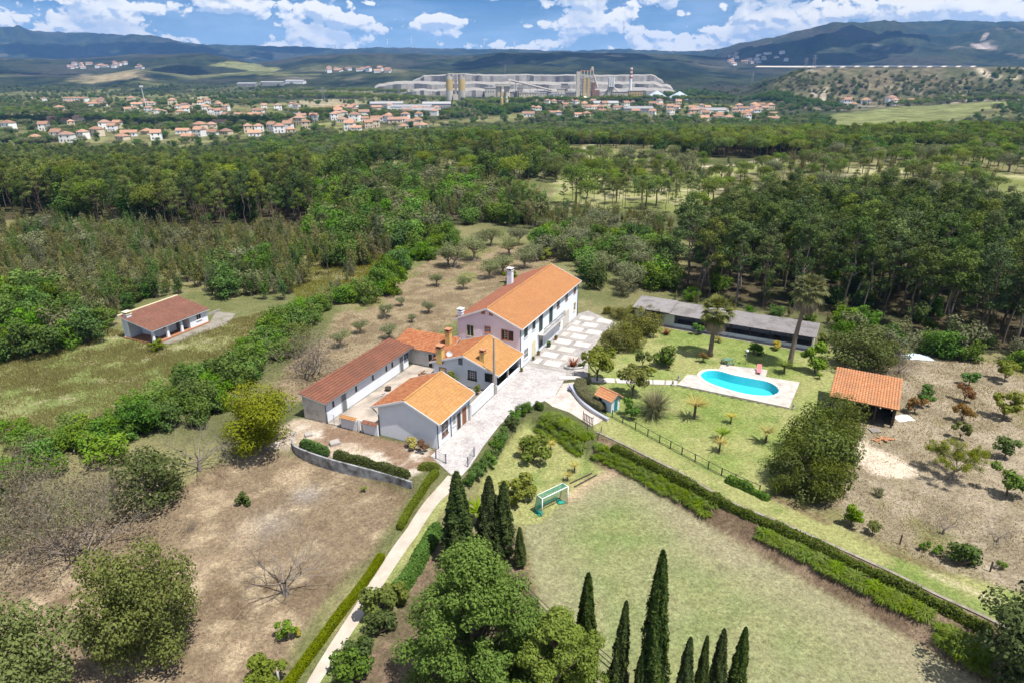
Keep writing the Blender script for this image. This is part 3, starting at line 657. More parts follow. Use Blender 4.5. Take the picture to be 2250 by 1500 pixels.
def window(parent, origin, right, up, w, h, frame=None, pane=None, shutters=None, sill=True, mull=1, bars=1, fw=.09, proud=.05, name='window', open_sh=0):
    """window on a wall: origin = lower left corner (local), right/up unit vectors; normal points out"""
    frame = frame or M_GUT; pane = pane or M_GLASS
    o, r_, u = Vector(origin), Vector(right), Vector(up); n = r_.cross(u).normalized()
    def slab(mb, x0, x1, y0, y1, d0, d1):
        mb.hexa([o + r_ * x + u * y + n * d for d in (d0, d1) for x, y in ((x0, y0), (x1, y0), (x1, y1), (x0, y1))])
    f = MB(); slab(f, 0, fw, 0, h, -.05, proud); slab(f, w - fw, w, 0, h, -.05, proud); slab(f, fw, w - fw, 0, fw, -.05, proud - .003); slab(f, fw, w - fw, h - fw, h, -.05, proud - .003)
    fo = f.build(name, frame, parent)
    if sill: f = MB(); slab(f, -.08, w + .08, -.08, 0, -.02, proud + .07); f.build('sill', frame, fo)
    f = MB(); slab(f, fw, w - fw, fw, h - fw, -.04, .008); f.build('pane', pane, fo)
    if mull or bars:
        f = MB()
        for i in range(mull): x = fw + (w - 2 * fw) * (i + 1) / (mull + 1); slab(f, x - .025, x + .025, fw, h - fw, .0, .03)
        for i in range(bars): y = fw + (h - 2 * fw) * (i + 1) / (bars + 1); slab(f, fw, w - fw, y - .02, y + .02, .0, .027)
        f.build('glazing_bars', M_GUT if frame is not M_GUT else M_WALL, fo)
    if shutters:
        for sd in (0, 1):
            f = MB(); w2 = w / 2
            if open_sh: x0, x1 = ((-w2 - .02, -.02), (w + .02, w + w2 + .02))[sd]; slab(f, x0, x1, 0, h, .02, .07)
            else: x0, x1 = ((fw * .6, w2 - .01), (w2 + .01, w - fw * .6))[sd]; slab(f, x0, x1, .03, h - .03, .03, .068)
            f.build('shutter', shutters, fo)
    return fo
def door(parent, origin, right, w, h, mat, frame=None, name='door'):
    o, r_, u = Vector(origin), Vector(right), Vector((0, 0, 1)); n = r_.cross(u).normalized()
    def slab(mb, x0, x1, y0, y1, d0, d1): mb.hexa([o + r_ * x + u * y + n * d for d in (d0, d1) for x, y in ((x0, y0), (x1, y0), (x1, y1), (x0, y1))])
    d = MB(); slab(d, 0, w, 0, h, -.03, .03); do = d.build(name, mat, parent)
    f = MB(); slab(f, -.12, 0, 0, h + .12, -.03, .05); slab(f, w, w + .12, 0, h + .12, -.03, .05); slab(f, 0, w, h, h + .12, -.03, .047); f.build('door_frame', frame or M_GUT, do)
    f = MB(); slab(f, w - .14, w - .09, h * .46, h * .50, .03, .09); f.build('handle', M_PIPE, do); return do
def downpipe(parent, x, y, z1, z0=0.0, mat=None):
    mb = MB(); mb.smooth = True; mb.tube([(x, y, z1), (x, y, z0)], .055, 8); mb.build('downpipe', mat or M_PIPE, parent)
def gutter(parent, p, q, mat=None):
    mb = MB(); mb.smooth = True; mb.tube([p, q], .07, 6); mb.build('gutter', mat or M_GUT, parent)
def bld(name, label, cat, a, b, group=None, z=0): x, y = P(a, b); return thing(name, label, cat, (x, y, z), PHI, group)
def chimney(parent, x, y, z0, z1, s=.35, body=None, cap=None):
    mb = MB(); mb.box(x - s, x + s, y - s, y + s, z0, z1); ch = mb.build('chimney', body or M_WALL, parent)
    mb = MB(); mb.box(x - s - .08, x + s + .08, y - s - .08, y + s + .08, z1, z1 + .1)
    for dx in (-1, 1):
        for dy in (-1, 1): mb.box(x + dx * s - .06 * dx - .06, x + dx * s - .06 * dx + .06, y + dy * s - .06 * dy - .06, y + dy * s - .06 * dy + .06, z1 + .1, z1 + .38)
    mb.box(x - s - .1, x + s + .1, y - s - .1, y + s + .1, z1 + .38, z1 + .47); mb.build('chimney_cap', cap or M_TRIM, ch); return ch
NEGX, NEGY, UP = (-1, 0, 0), (0, -1, 0), (0, 0, 1)
# walls facing the camera (towards -a): right vector is -b  -> (0,-1,0); walls facing the court (towards -b): right vector is +a -> (1,0,0)
# ---------------------------------------------------------------- the big two-storey house
H = bld('farmhouse', 'long two-storey white farmhouse with salmon tiled gable roof and lilac gable end', 'house', 0, 0)
LM, WM, EZ, RZ, RB = 24.3, 9.8, 6.3, 8.45, 5.0
mb = MB(); body = [(0, 0), (LM, 0), (LM, WM), (0, WM)]
mb.add([(0, 0, 0), (LM, 0, 0), (LM, WM, 0), (0, WM, 0), (0, 0, EZ), (LM, 0, EZ), (LM, WM, EZ), (0, WM, EZ), (0.0, RB, RZ - .1), (LM, RB, RZ - .1)],
       [(0, 1, 5, 4), (2, 3, 7, 6), (1, 2, 6, 9, 5), (4, 5, 9, 8), (8, 9, 6, 7)]); mb.build('walls', M_WALL, H)
mb = MB(); mb.add([(-.012, 0, 0), (-.012, WM, 0), (-.012, WM, EZ), (-.012, RB, RZ - .11), (-.012, 0, EZ), (.25, 0, 0), (.25, WM, 0), (.25, WM, EZ), (.25, RB, RZ - .11), (.25, 0, EZ)], [(0, 4, 3, 2, 1), (0, 1, 6, 5)]); mb.build('gable_wall', M_PINK, H, label='lilac painted gable wall')
OV = .34; sl = (RZ - EZ) / RB
def gable_roof(parent, a0, a1, b0, z0, b1, z1, br, zr, tR, tL, fascia=M_GUT, cw=.235):
    """ridge along a; b0/z0 right eave, b1/z1 left eave"""
    mb = MB(); th = .12
    for (bb, zb) in ((b0, z0), (b1, z1)):
        mb.hexa([(a0, bb, zb - th), (a1, bb, zb - th), (a1, br, zr - th), (a0, br, zr - th), (a0, bb, zb), (a1, bb, zb), (a1, br, zr), (a0, br, zr)])
    ro = mb.build('roof', fascia, parent)
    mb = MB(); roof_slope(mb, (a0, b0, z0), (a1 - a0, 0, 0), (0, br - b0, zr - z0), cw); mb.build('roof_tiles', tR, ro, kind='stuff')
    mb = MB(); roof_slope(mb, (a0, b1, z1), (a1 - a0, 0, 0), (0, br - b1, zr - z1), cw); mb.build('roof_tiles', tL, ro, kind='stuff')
    mb = MB(); ridge_tiles(mb, (a0 - .03, br, zr + .05), (a1, br, zr + .05)); mb.build('ridge_tiles', tR, ro, kind='stuff')
    # white verge boards on both gables
    for a in (a0, a1):
        mb = MB(); sg = -1 if a == a0 else 1
        for (bb, zb) in ((b0, z0), (b1, z1)):
            x0, x1 = sorted((a, a + sg * .07)); mb.hexa([(x0, bb, zb - .2), (x1, bb, zb - .2), (x1, br, zr - .2), (x0, br, zr - .2), (x0, bb, zb + .06), (x1, bb, zb + .06), (x1, br, zr + .06), (x0, br, zr + .06)])
        mb.build('verge_board', fascia, ro)
    return ro
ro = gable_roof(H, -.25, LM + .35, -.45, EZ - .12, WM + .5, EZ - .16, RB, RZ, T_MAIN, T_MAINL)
gutter(H, (-.3, -.5, EZ - .14), (LM + .3, -.5, EZ - .14)); downpipe(H, .08, -.08, EZ - .15); downpipe(H, LM - .1, -.08, EZ - .15)
def wf(a, z, w, h, **k): return window(H, (a, 0, z), (1, 0, 0), UP, w, h, **k)
wf(1.35, 4.25, 1.3, 1.55, shutters=M_SHUT, fw=.06); wf(4.35, 4.35, 1.15, 1.5, shutters=M_SHUT, fw=.06)
wf(14.4, 4.55, 1.0, 1.45, frame=M_BROWN); wf(18.2, 4.6, 1.0, 1.4, frame=M_BROWN); wf(22.2, 4.65, .95, 1.4, frame=M_BROWN)
for a in (6.9, 11.0): wf(a, 3.12, 1.45, 2.75, shutters=M_SHUT, name='balcony_door', sill=False, fw=.06)
wf(1.4, 1.0, 1.45, 1.5, pane=M_GLASS, fw=.08, mull=2); wf(22.4, 1.4, .9, 1.5, frame=M_CREAM); wf(7.15, .6, 1.35, 2.1, name='terrace_door', sill=False, frame=M_PIPE)
door(H, (4.45, 0, .05), (1, 0, 0), 1.0, 2.35, M_CREAM, M_CREAM); wf(15.6, 1.2, .6, .9, frame=M_CREAM)
g = door(H, (17.5, 0, .1), (1, 0, 0), 2.5, 2.5, surf('pale_garage', (.58, .55, .52), .7, .2, .06), M_CREAM, name='garage_door')
for k in range(6):
    mb = MB(); mb.box(17.55 + k * .41, 17.93 + k * .41, -.05, -.03, .15, 2.55); mb.build('door_panel', MATS['pale_garage'], g)
# balcony with balusters
mb = MB(); mb.box(6.5, 15.6, -1.0, -.01, 2.82, 2.98); bal = mb.build('balcony', M_WALLD, H)
mb = MB(); mb.box(6.5, 15.6, -1.0, -.93, 3.88, 3.95); mb.build('handrail', M_PIPE, bal)
for k in range(31):
    a = 6.53 + k * .302; mb = MB(); mb.box(a, a + .035, -.985, -.95, 2.98, 3.88); mb.build('baluster', M_PIPE, bal)
for a in (7.0, 11.0, 15.0): mb = MB(); mb.box(a, a + .2, -.9, -.01, 2.6, 2.82); mb.build('bracket', M_WALLD, bal)
# gable windows with terracotta surrounds
def wg(b_left, z, w, h, **k): return window(H, (-.012, b_left, z), (0, -1, 0), UP, w, h, **k)
wg(8.35, 3.75, 1.25, 1.85, frame=M_CREAM, pane=M_SHUT, fw=.12, mull=1, bars=0, sill=False); wg(5.45, 4.8, .95, .95, frame=M_TRIM, mull=2, bars=2, fw=.13)
w_ = wg(2.85, 4.15, 1.1, 1.55, frame=M_TRIM, fw=.13, mull=1, bars=3)
mb = MB(); mb.box(-.09, -.03, 1.0, 1.68, 4.2, 5.62); mb.build('shutter', M_DARKW, w_); mb = MB(); mb.box(-.09, -.045, 2.35, 2.75, 4.2, 5.6); mb.build('shutter', M_DARKW, w_)
wg(5.95, 7.45, .6, .6, frame=M_TRIM, pane=M_TRIM, mull=0, bars=0, fw=.1, sill=False); wg(4.72, 7.4, .6, .6, frame=M_TRIM, pane=M_TRIM, mull=0, bars=0, fw=.1, sill=False)
chimney(ro, .35, 9.4, 6.0, 7.2, .33, M_WALL, M_WALL); chimney(ro, 16.5, 9.0, 6.2, 9.0, .42, M_WALL, M_WALLD)
# satellite dish on the gable
def dish(parent, c, aim, r_=.42):
    mb = MB(); mb.smooth = True; c = Vector(c); aim = Vector(aim).normalized(); u = aim.cross(UP).normalized(); w = u.cross(aim); vs = [c - aim * .12]; fs = []
    for i, (rr, d) in enumerate(((.5, -.09), (1, 0))):
        for k in range(14): an = 2 * math.pi * k / 14; vs.append(c + (u * math.cos(an) + w * math.sin(an)) * r_ * rr + aim * d)
    for k in range(14): fs += [(0, 1 + k, 1 + (k + 1) % 14), (1 + k, 15 + k, 15 + (k + 1) % 14, 1 + (k + 1) % 14)]
    mb.add(vs, fs); d = mb.build('satellite_dish', M_WALL, parent); mb = MB(); mb.tube([c - w * r_, c + aim * .35 - w * .1], .02, 5); mb.tube([c - aim * .1, c - aim * .35 - w * .4], .03, 5); mb.build('dish_arm', M_PIPE, d)
dish(H, (-.45, 9.7, 3.25), (-.8, .1, .25), .45)
# planters by the facade
# ---------------------------------------------------------------- annex with open porch
A = bld('annex_house', 'single-storey white annex with ochre tiled roof and dark open porch', 'house', -7.9, 0)
LA = 7.75; mb = MB()
# rear closed room and gable wall
mb.add([(0, 0, 0), (0, 9.3, 0), (0, 9.3, 2.75), (0, 4.6, 4.45), (0, 0, 2.62), (.25, 0, 0), (.25, 9.3, 0), (.25, 9.3, 2.75), (.25, 4.6, 4.45), (.25, 0, 2.62)],
       [(0, 4, 3, 2, 1), (5, 6, 7, 8, 9), (1, 2, 7, 6), (0, 5, 9, 4)]); mb.build('gable_wall', M_WALL, A)
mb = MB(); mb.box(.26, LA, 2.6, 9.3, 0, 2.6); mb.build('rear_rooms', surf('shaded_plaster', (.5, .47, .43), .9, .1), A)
mb = MB(); mb.box(.0, LA, -.12, .12, 0, .55); mb.build('porch_parapet', M_WALL, A)
for a in (.1, 3.85, 7.5): mb = MB(); mb.box(a - .11, a + .11, -.11, .11, .55, 2.6); mb.build('porch_post', M_WALL if a < 1 else M_WALLD, A)
mb = MB(); mb.box(0, LA, -.1, .1, 2.45, 2.62); mb.build('porch_beam', M_DARKW, A)
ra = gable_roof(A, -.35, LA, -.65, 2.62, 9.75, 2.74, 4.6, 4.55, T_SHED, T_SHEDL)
gutter(A, (-.3, -.7, 2.6), (LA, -.7, 2.6))
def wa(b_left, z, w, h, **k): return window(A, (-.0, b_left, z), (0, -1, 0), UP, w, h, **k)
wa(5.42, 3.05, .6, .95, frame=M_DOORG, pane=M_DOORG, mull=0, bars=0, fw=.06, sill=False)
wa(8.45, .7, 1.15, 1.45, frame=M_TRIM, mull=1, bars=2, fw=.16, pane=M_CREAM, sill=False); wa(4.05, 1.2, 1.3, 1.35, frame=M_DARKW, mull=3, bars=3, fw=.08); 
wa(1.55, 1.35, 1.15, 1.25, frame=M_PIPE, mull=0, bars=0, fw=.04, sill=False, name='porch_opening')
mb = MB(); mb.box(1.5, 2.3, .3, 1.1, 0, .75); mb.build('porch_bench', M_DARKW, A)
chimney(ra, .9, 2.25, 3.3, 5.0, .33, M_YEL, M_TRIM); chimney(ra, -.02, 8.15, 2.75, 4.9, .42, M_YEL, M_TRIM)
dish(A, (.45, 7.0, 4.1), (-.8, -.2, .25), .42)
# little clay vent on the roof
mb = MB(); mb.smooth = True; mb.lathe([(.22, 3.55), (.26, 3.8), (.12, 4.0), (.02, 4.05)], 10, (.3, 2.9)); mb.build('clay_vent', T_SHEDL, ra)
# ---------------------------------------------------------------- outbuilding in front (ochre roof, blank gable)
S = bld('outbuilding', 'white outbuilding with ochre tiled roof and blank gable beside the drive', 'outbuilding', -23.4, -.2)
LS, WS = 8.0, 7.7; mb = MB(); rb = 3.95
mb.add([(0, 0, 0), (LS, 0, 0), (LS, WS, 0), (0, WS, 0), (0, 0, 3.45), (LS, 0, 3.45), (LS, WS, 3.75), (0, WS, 3.75), (0, rb, 5.2), (LS, rb, 5.2)],
       [(0, 1, 5, 4), (2, 3, 7, 6), (1, 2, 6, 9, 5), (0, 4, 8, 7, 3)]); mb.build('walls', M_WALL, S)
rs = gable_roof(S, -.25, LS + .3, -.55, 3.33, WS + .75, 3.6, rb, 5.32, T_SHED, T_SHEDL)
gutter(S, (-.1, -.6, 3.3), (LS + .2, -.6, 3.3)); gutter(S, (-.25, WS + .8, 3.56), (LS + .2, WS + .8, 3.56), M_PIPE)
downpipe(S, .1, -.08, 3.35); mb = MB(); mb.smooth = True; mb.tube([(-.1, WS + .8, 3.5), (-.08, WS + .2, 3.0), (-.07, WS - .05, 2.6), (-.07, WS - .05, 0)], .06, 8); mb.build('downpipe', M_PIPE, S)
def wsx(a, z, w, h, **k): return window(S, (a, 0, z), (1, 0, 0), UP, w, h, **k)
wsx(1.1, .95, 1.35, 1.6, frame=M_BROWN, mull=1, bars=2); wsx(3.6, 1.1, .7, 1.3, frame=M_WALLD, pane=M_DOORG)
door(S, (4.6, 0, .02), (1, 0, 0), .85, 2.15, M_DARKW, M_WALLD); door(S, (6.0, 0, .02), (1, 0, 0), .8, 2.1, M_BROWN, M_TRIM)
downpipe(S, 3.1, -.08, 3.3, mat=M_DOORG); mb = MB(); mb.box(7.35, 7.75, -.35, -.03, 0, 2.2); mb.build('meter_box', M_WALLD, S)
# white boundary wall between outbuilding and annex
W1 = bld('courtyard_wall', 'low white rendered wall linking the ochre-roofed outbuilding to the porch', 'wall', -15.4, 0)
mb = MB(); mb.prism([(.3, -.1), (7.3, -.1), (7.3, .12), (.3, .12)], 0, [1.35, 1.6, 1.6, 1.35]); mb.build('wall_body', M_WALL, W1)
mb = MB(); mb.hexa([(.3, -.17, 1.352), (7.3, -.17, 1.602), (7.3, .19, 1.602), (.3, .19, 1.352), (.3, -.17, 1.43), (7.3, -.17, 1.68), (7.3, .19, 1.68), (.3, .19, 1.43)]); mb.build('wall_coping', M_WALL, W1)
# ---------------------------------------------------------------- long stable range
ST = bld('stable_range', 'long low white stable range with brown-red single-pitch tiled roof', 'stable', -23.7, 14.9)
LST, WST = 18.2, 3.35
mb = MB(); mb.add([(0, 0, 0), (LST, 0, 0), (LST, WST, 0), (0, WST, 0), (0, 0, 2.72), (LST, 0, 2.72), (LST, WST, 3.15), (0, WST, 3.15)], [(0, 1, 5, 4), (2, 3, 7, 6), (1, 2, 6, 5)]); mb.build('long_walls', M_WALL, ST)
mb = MB(); mb.add([(0, 0, 0), (0, WST, 0), (0, WST, 3.15), (0, 0, 2.72)], [(0, 3, 2, 1)]); mb.build('end_wall', M_WALLD, ST, label='grey weathered end wall')
mb = MB(); x0, x1, y0, y1 = -.35, LST + .9, -.45, WST + .35
zs_ = lambda y: 2.78 + (y + .45) * .145
mb.hexa([(x0, y0, zs_(y0) - .12), (x1, y0, zs_(y0) - .12), (x1, y1, zs_(y1) - .12), (x0, y1, zs_(y1) - .12), (x0, y0, zs_(y0)), (x1, y0, zs_(y0)), (x1, y1, zs_(y1)), (x0, y1, zs_(y1))]); rst = mb.build('roof', M_WALLD, ST)
mb = MB(); roof_slope(mb, (x0, y0, zs_(y0)), (x1 - x0, 0, 0), (0, y1 - y0, zs_(y1) - zs_(y0)), .26, .46, .06, 2, 0, .085); mb.build('roof_tiles', T_STAB, rst, kind='stuff')
for a, w in ((1.3, .32), (5.85, .33), (9.5, .33), (12.6, .35), (14.0, .38)): window(ST, (a, 0, 1.5), (1, 0, 0), UP, w, .95, frame=M_PIPE, mull=0, bars=0, fw=.04, sill=False)
door(ST, (3.05, 0, .03), (1, 0, 0), .85, 2.4, M_DOORG, M_WALLD); door(ST, (16.0, 0, .03), (1, 0, 0), .8, 2.2, M_DOORG, M_WALLD); window(ST, (17.15, 0, 1.3), (1, 0, 0), UP, 1.0, .9, frame=M_PIPE)
downpipe(ST, -.06, -.08, 2.7); gutter(ST, (x0, y0 - .05, 2.74), (x1, y0 - .05, 2.74), M_DOORG)
# wing joining stable and annex
WG = bld('linking_wing', 'short white wing with orange tiled roof between stable range and annex', 'outbuilding', -4.4, 9.5)
mb = MB(); mb.box(0, 4.0, 0, 8.4, 0, 2.45); mb.build('walls', M_WALL, WG)
mb = MB(); mb.box(-.01, 0, 2.9, 5.7, 0, 2.4); mb.build('patched_wall', M_WALLD, WG)
z2_ = lambda x: 2.5 + (x + .4) * .2
mb = MB(); mb.hexa([(-.4, -.3, 2.38), (4.2, -.3, 3.3), (4.2, 8.7, 3.3), (-.4, 8.7, 2.38), (-.4, -.3, 2.5), (4.2, -.3, 3.42), (4.2, 8.7, 3.42), (-.4, 8.7, 2.5)]); rw = mb.build('roof', M_WALLD, WG)
mb = MB(); roof_slope(mb, (-.4, -.3, 2.5), (0, 9.0, 0), (4.6, 0, .92), .26, .4, .06, 2); mb.build('roof_tiles', T_SHEDL, rw, kind='stuff')
chimney(rw, 2.2, .6, 2.8, 4.9, .36, M_YEL, M_TRIM); window(WG, (0, 1.9, 1.1), (0, -1, 0), UP, .9, 1.1, frame=M_TRIM)
door(WG, (0, 2.7, .02), (0, -1, 0), .6, 2.0, M_DARKW)
# yard floor
sheet('stable_yard', [P(-23.6, 7.6), P(-23.7, 14.8), P(-4.4, 14.8), P(-4.4, 9.5), P(-8.0, 9.3), P(-8.0, 7.5), P(-15.4, 7.5)], surf('yard_concrete', (.42, .36, .30), .9, .15, .12, .5, stain=((.20, .175, .15), .85, .43)), lift=.03)
sheet('walled_garden', [P(-15.3, .15), P(-15.3, 7.4), P(-8.0, 7.4), P(-8.0, .15)], surf('garden_soil', (.22, .19, .155), .95, .1, .3, 1.5), lift=.03)
# yard front walls with tiled caps, and mesh gate
YW = bld('yard_wall', 'low white yard wall with orange tile capping between gate and outbuilding', 'wall', -23.7, 9.4)
for (y0, y1, nm, tm) in ((1.1, 3.3, 'wall_section', T_SHED), (-1.9, .1, 'wall_section', T_STAB)):
    mb = MB(); mb.box(-.1, .1, y0, y1, 0, 1.45); w_ = mb.build(nm, M_WALL, YW)
    mb = MB(); roof_slope(mb, (-.32, y1 + .05, 1.4), (0, y0 - y1 - .1, 0), (.32, 0, .22), .25, .39, .06, 2); roof_slope(mb, (.32, y0 - .05, 1.4), (0, y1 - y0 + .1, 0), (-.32, 0, .22), .25, .39, .06, 2); mb.build('tile_capping', tm, w_, kind='stuff')
for y in (.35, .85): mb = MB(); mb.box(-.08, .08, y - .08, y + .08, 0, 1.55); mb.build('gate_post', M_GUT, YW)
YG = bld('yard_gate', 'thin white-framed mesh gate beside the stable range end wall', 'gate', -23.7, 12.8)
for y in (.1, 1.0, 1.95): mb = MB(); mb.tube([(0, y, 0), (0, y, 1.4)], .03, 6); mb.build('post', M_DOORG, YG)
for z in (.1, 1.38): mb = MB(); mb.tube([(0, .1, z), (0, 1.95, z)], .02, 5); mb.build('rail', M_GUT, YG)
for i in range(14): y = .2 + i * .125; mb = MB(); mb.tube([(0, y, .1), (0, y, 1.38)], .006, 4); mb.build('wire', M_GUT, YG)
# ================================================================== OTHER BUILDINGS AND STRUCTURES
# ---------------------------------------------------------------- little white house in the meadow
WHO = bld('cottage', 'small white cottage with veranda and weathered red roof in the left meadow', 'house', -14.6, 55.0)
L_, W_ = 10.6, 6.5; zr = lambda y: 2.3 + y * .19
mb = MB(); mb.box(-.2, L_ + .1, -.3, W_ + .1, -.3, .18); mb.build('plinth', surf('terracotta_floor', (.34, .16, .09), .8, .2, .1), WHO)
mb = MB()
def wallbox(mb, x0, x1, y0, y1): mb.hexa([(x0, y0, .18), (x1, y0, .18), (x1, y1, .18), (x0, y1, .18), (x0, y0, zr(y0)), (x1, y0, zr(y0)), (x1, y1, zr(y1)), (x0, y1, zr(y1))])
wallbox(mb, 7.0, L_, 0, 1.59); wallbox(mb, 2.2, L_ - .002, 1.6, W_); mb.build('walls', M_WALL, WHO)
mb = MB(); wallbox(mb, .05, 2.195, 5.2, W_ - .01); mb.build('side_wall', M_WALL, WHO)
for x, y in ((.15, .1), (2.75, .1), (5.4, .1), (.15, 6.2)):
    mb = MB(); mb.add([(x - .22, y - .16, .18), (x + .22, y - .16, .18), (x + .22, y + .16, .18), (x - .22, y + .16, .18), (x - .13, y - .13, zr(y) - .02), (x + .13, y - .13, zr(y) - .02), (x + .13, y + .13, zr(y) - .02), (x - .13, y + .13, zr(y) - .02)], [(0, 1, 5, 4), (1, 2, 6, 5), (2, 3, 7, 6), (3, 0, 4, 7), (4, 5, 6, 7)]); mb.build('veranda_pillar', M_WALL, WHO)
mb = MB(); y0, y1, x0, x1 = -.45, W_ + .15, -.35, L_ + .3
mb.hexa([(x0, y0, zr(y0)), (x1, y0, zr(y0)), (x1, y1, zr(y1)), (x0, y1, zr(y1)), (x0, y0, zr(y0) + .12), (x1, y0, zr(y0) + .12), (x1, y1, zr(y1) + .12), (x0, y1, zr(y1) + .12)]); rr = mb.build('roof', M_WALL, WHO)
mb = MB(); roof_slope(mb, (x0, y0, zr(y0) + .12), (x1 - x0, 0, 0), (0, y1 - y0, zr(y1) - zr(y0)), .235, .38); mb.build('roof_tiles', T_WHITE, rr, kind='stuff')
mb = MB(); mb.box(x0, x1, y1 - .1, y1 + .1, zr(y1) + .1, zr(y1) + .26); mb.build('roof_coping', M_CREAM, rr)
chimney(rr, .55, 5.6, 3.2, 3.9, .42, M_WALL, M_CREAM)
window(WHO, (8.3, 0, 1.05), (1, 0, 0), UP, 1.0, .95, frame=M_GUT, mull=1, bars=0); window(WHO, (3.0, 1.6, 1.05), (1, 0, 0), UP, 1.05, 1.0, frame=M_GUT, mull=1, bars=0)
window(WHO, (2.2, 3.6, 1.2), (0, -1, 0), UP, .7, .7, frame=M_GUT, mull=1, bars=0); door(WHO, (5.6, 1.6, .18), (1, 0, 0), .9, 2.1, M_DOORG)
sheet('cottage_terrace', [P(-4.0, 54.8), P(-14, 54.6), P(-13, 52.5), P(-3, 51.5), P(1.0, 54), P(.5, 58)], surf('worn_terrace', (.24, .22, .185), .9, .15, .2, .8, stain=((.13, .12, .06), .9, .5)), lift=.04)
mb = MB(); p = [P(-4, 57.6), P(.8, 57.4), P(1.6, 54.0)]; mb.prism([p[0], p[1], (p[1][0], p[1][1] + .2), (p[0][0], p[0][1] + .2)], -.4, .45); mb.build('terrace_wall', M_CONC, None, label='low dark wall bounding the terrace behind the white cottage', cat='wall')
# ---------------------------------------------------------------- grey-roofed lean-to at the lawn's far side
M_FIBRE = surf('fibre_cement', (.255, .24, .24), .9, .12, .12, .8, stain=((.13, .12, .11), .75, .47))
x0_, y0_ = P(26.4, -9.6); x1_, y1_ = P(24.75, -37.3); LL = math.hypot(x1_ - x0_, y1_ - y0_); rz_l = math.atan2(y1_ - y0_, x1_ - x0_)
LT = thing('garden_lean_to', 'long open-fronted lean-to with grey corrugated roof along the far lawn edge', 'lean-to', (x0_, y0_, 0), rz_l)
mb = MB(); mb.box(0, LL, 3.6, 3.8, 0, 2.9); mb.build('back_wall', M_WALLD, LT); mb = MB(); mb.box(LL - .2, LL, 0, 3.59, 0, 2.4); mb.build('end_wall', M_WALLD, LT)
mb = MB(); mb.box(.0, 6.6, 0, 3.59, 0, 2.45); mb.build('closed_room', surf('pale_blue_render', (.66, .70, .68), .9, .15, .05), LT)
mb = MB(); mb.box(6.61, LL - .21, -.05, .15, 0, .55); mb.build('low_front_wall', M_WALL, LT)
mb = MB(); mb.box(6.61, LL - .21, .16, 3.59, 0, .05); mb.build('floor', M_CONC, LT)
for k in range(8): x = 6.8 + k * (LL - 7.2) / 7; mb = MB(); mb.box(x - .07, x + .07, -.02, .12, .55, 2.38); mb.build('post', M_DARKW, LT)
for k in range(3): x = 10 + k * 6; mb = MB(); mb.box(x, x + .9, .8, 1.5, .05, .8); mb.build('stored_table', M_DARKW, LT)
def corr(x0, x1, y0, y1, z0, z1, pitch=.177, name='roof_sheet', mat=M_FIBRE, parent=None):
    nx = int((x1 - x0) / pitch * 4); vs, fs = [], []
    for i in range(nx + 1):
        x = x0 + (x1 - x0) * i / nx; h = .05 * math.sin(i * math.pi / 2)
        vs += [(x, y0, z0 + h), (x, y1, z1 + h)]
    for i in range(nx): fs.append((2 * i, 2 * i + 2, 2 * i + 3, 2 * i + 1))
    mb = MB(); mb.add(vs, fs); return mb.build(name, mat, parent)
lr = MB(); lr.box(-.3, LL + .2, -1.0, -.9, 2.28, 2.36); lr = lr.build('roof', M_DARKW, LT)
nseg = 9
for k in range(nseg):
    xa = -.3 + (LL + .6) * k / nseg; xb = -.3 + (LL + .6) * (k + 1) / nseg; dz = .16 if k < 2 else .006 * (k % 2)
    corr(xa, xb + .05, -1.15, 4.0, 2.42 + dz, 3.0 + dz, parent=lr)
window(LT, (3.2, 0, .9), (1, 0, 0), UP, 1.0, 1.2, frame=M_CREAM, shutters=surf('cream_shutter', (.55, .5, .36)), open_sh=0); 
strip = [(0, -1.1), (LL, -1.1), (LL, -.06), (0, -.06)]
cr, sr = math.cos(rz_l), math.sin(rz_l); tw = lambda p: (x0_ + p[0] * cr - p[1] * sr, y0_ + p[0] * sr + p[1] * cr)
sheet('lean_to_footpath', [tw(p) for p in strip], M_PATH, lift=.035)
# ---------------------------------------------------------------- open barn in the orchard
bx, by = P(3.6, -39.9); ex_, ey_ = P(3.0, -47.2); rzb = math.atan2(ey_ - by, ex_ - bx); LB = 7.35
BA = thing('open_barn', 'open-fronted barn with bright orange curved-tile roof beside the orchard', 'barn', (bx, by, 0), rzb)
zb = lambda y: 2.62 + (y + .4) * .17
for x in (.4, 2.7, 5.0, 6.9): mb = MB(); mb.box(x - .1, x + .1, -.1, .1, 0, zb(0) - .12); mb.build('post', M_DARKW, BA)
mb = MB(); mb.box(.2, 7.1, 5.6, 5.8, 0, zb(5.7) - .12); mb.build('back_wall', M_DARKW, BA); mb = MB(); mb.box(.0, .19, .3, 5.59, 0, 2.6); mb.build('side_wall', M_DARKW, BA); mb = MB(); mb.box(7.0, 7.15, .6, 5.59, 0, 2.6); mb.build('side_wall', M_DARKW, BA)
mb = MB(); mb.box(.2, 2.2, .2, .35, 0, 1.9); mb.build('board_front', M_WALLD, BA)
mb = MB(); mb.hexa([(-.15, -.45, zb(-.45) - .1), (LB, -.45, zb(-.45) - .1), (LB, 6.4, zb(6.4) - .1), (-.15, 6.4, zb(6.4) - .1), (-.15, -.45, zb(-.45)), (LB, -.45, zb(-.45)), (LB, 6.4, zb(6.4)), (-.15, 6.4, zb(6.4))]); rbn = mb.build('roof', M_DARKW, BA)
mb = MB(); roof_slope(mb, (-.2, -.5, zb(-.5)), (LB + .2, 0, 0), (0, 6.95, zb(6.45) - zb(-.5)), .315, .40, .10, 2); mb.build('roof_tiles', T_BARN, rbn, kind='stuff')
for x in (1.2, 2.6, 4.0, 5.4, 6.6): mb = MB(); mb.box(x - .06, x + .06, -.62, -.1, zb(-.4) - .22, zb(-.4) - .11); mb.build('rafter_end', M_CREAM, rbn)
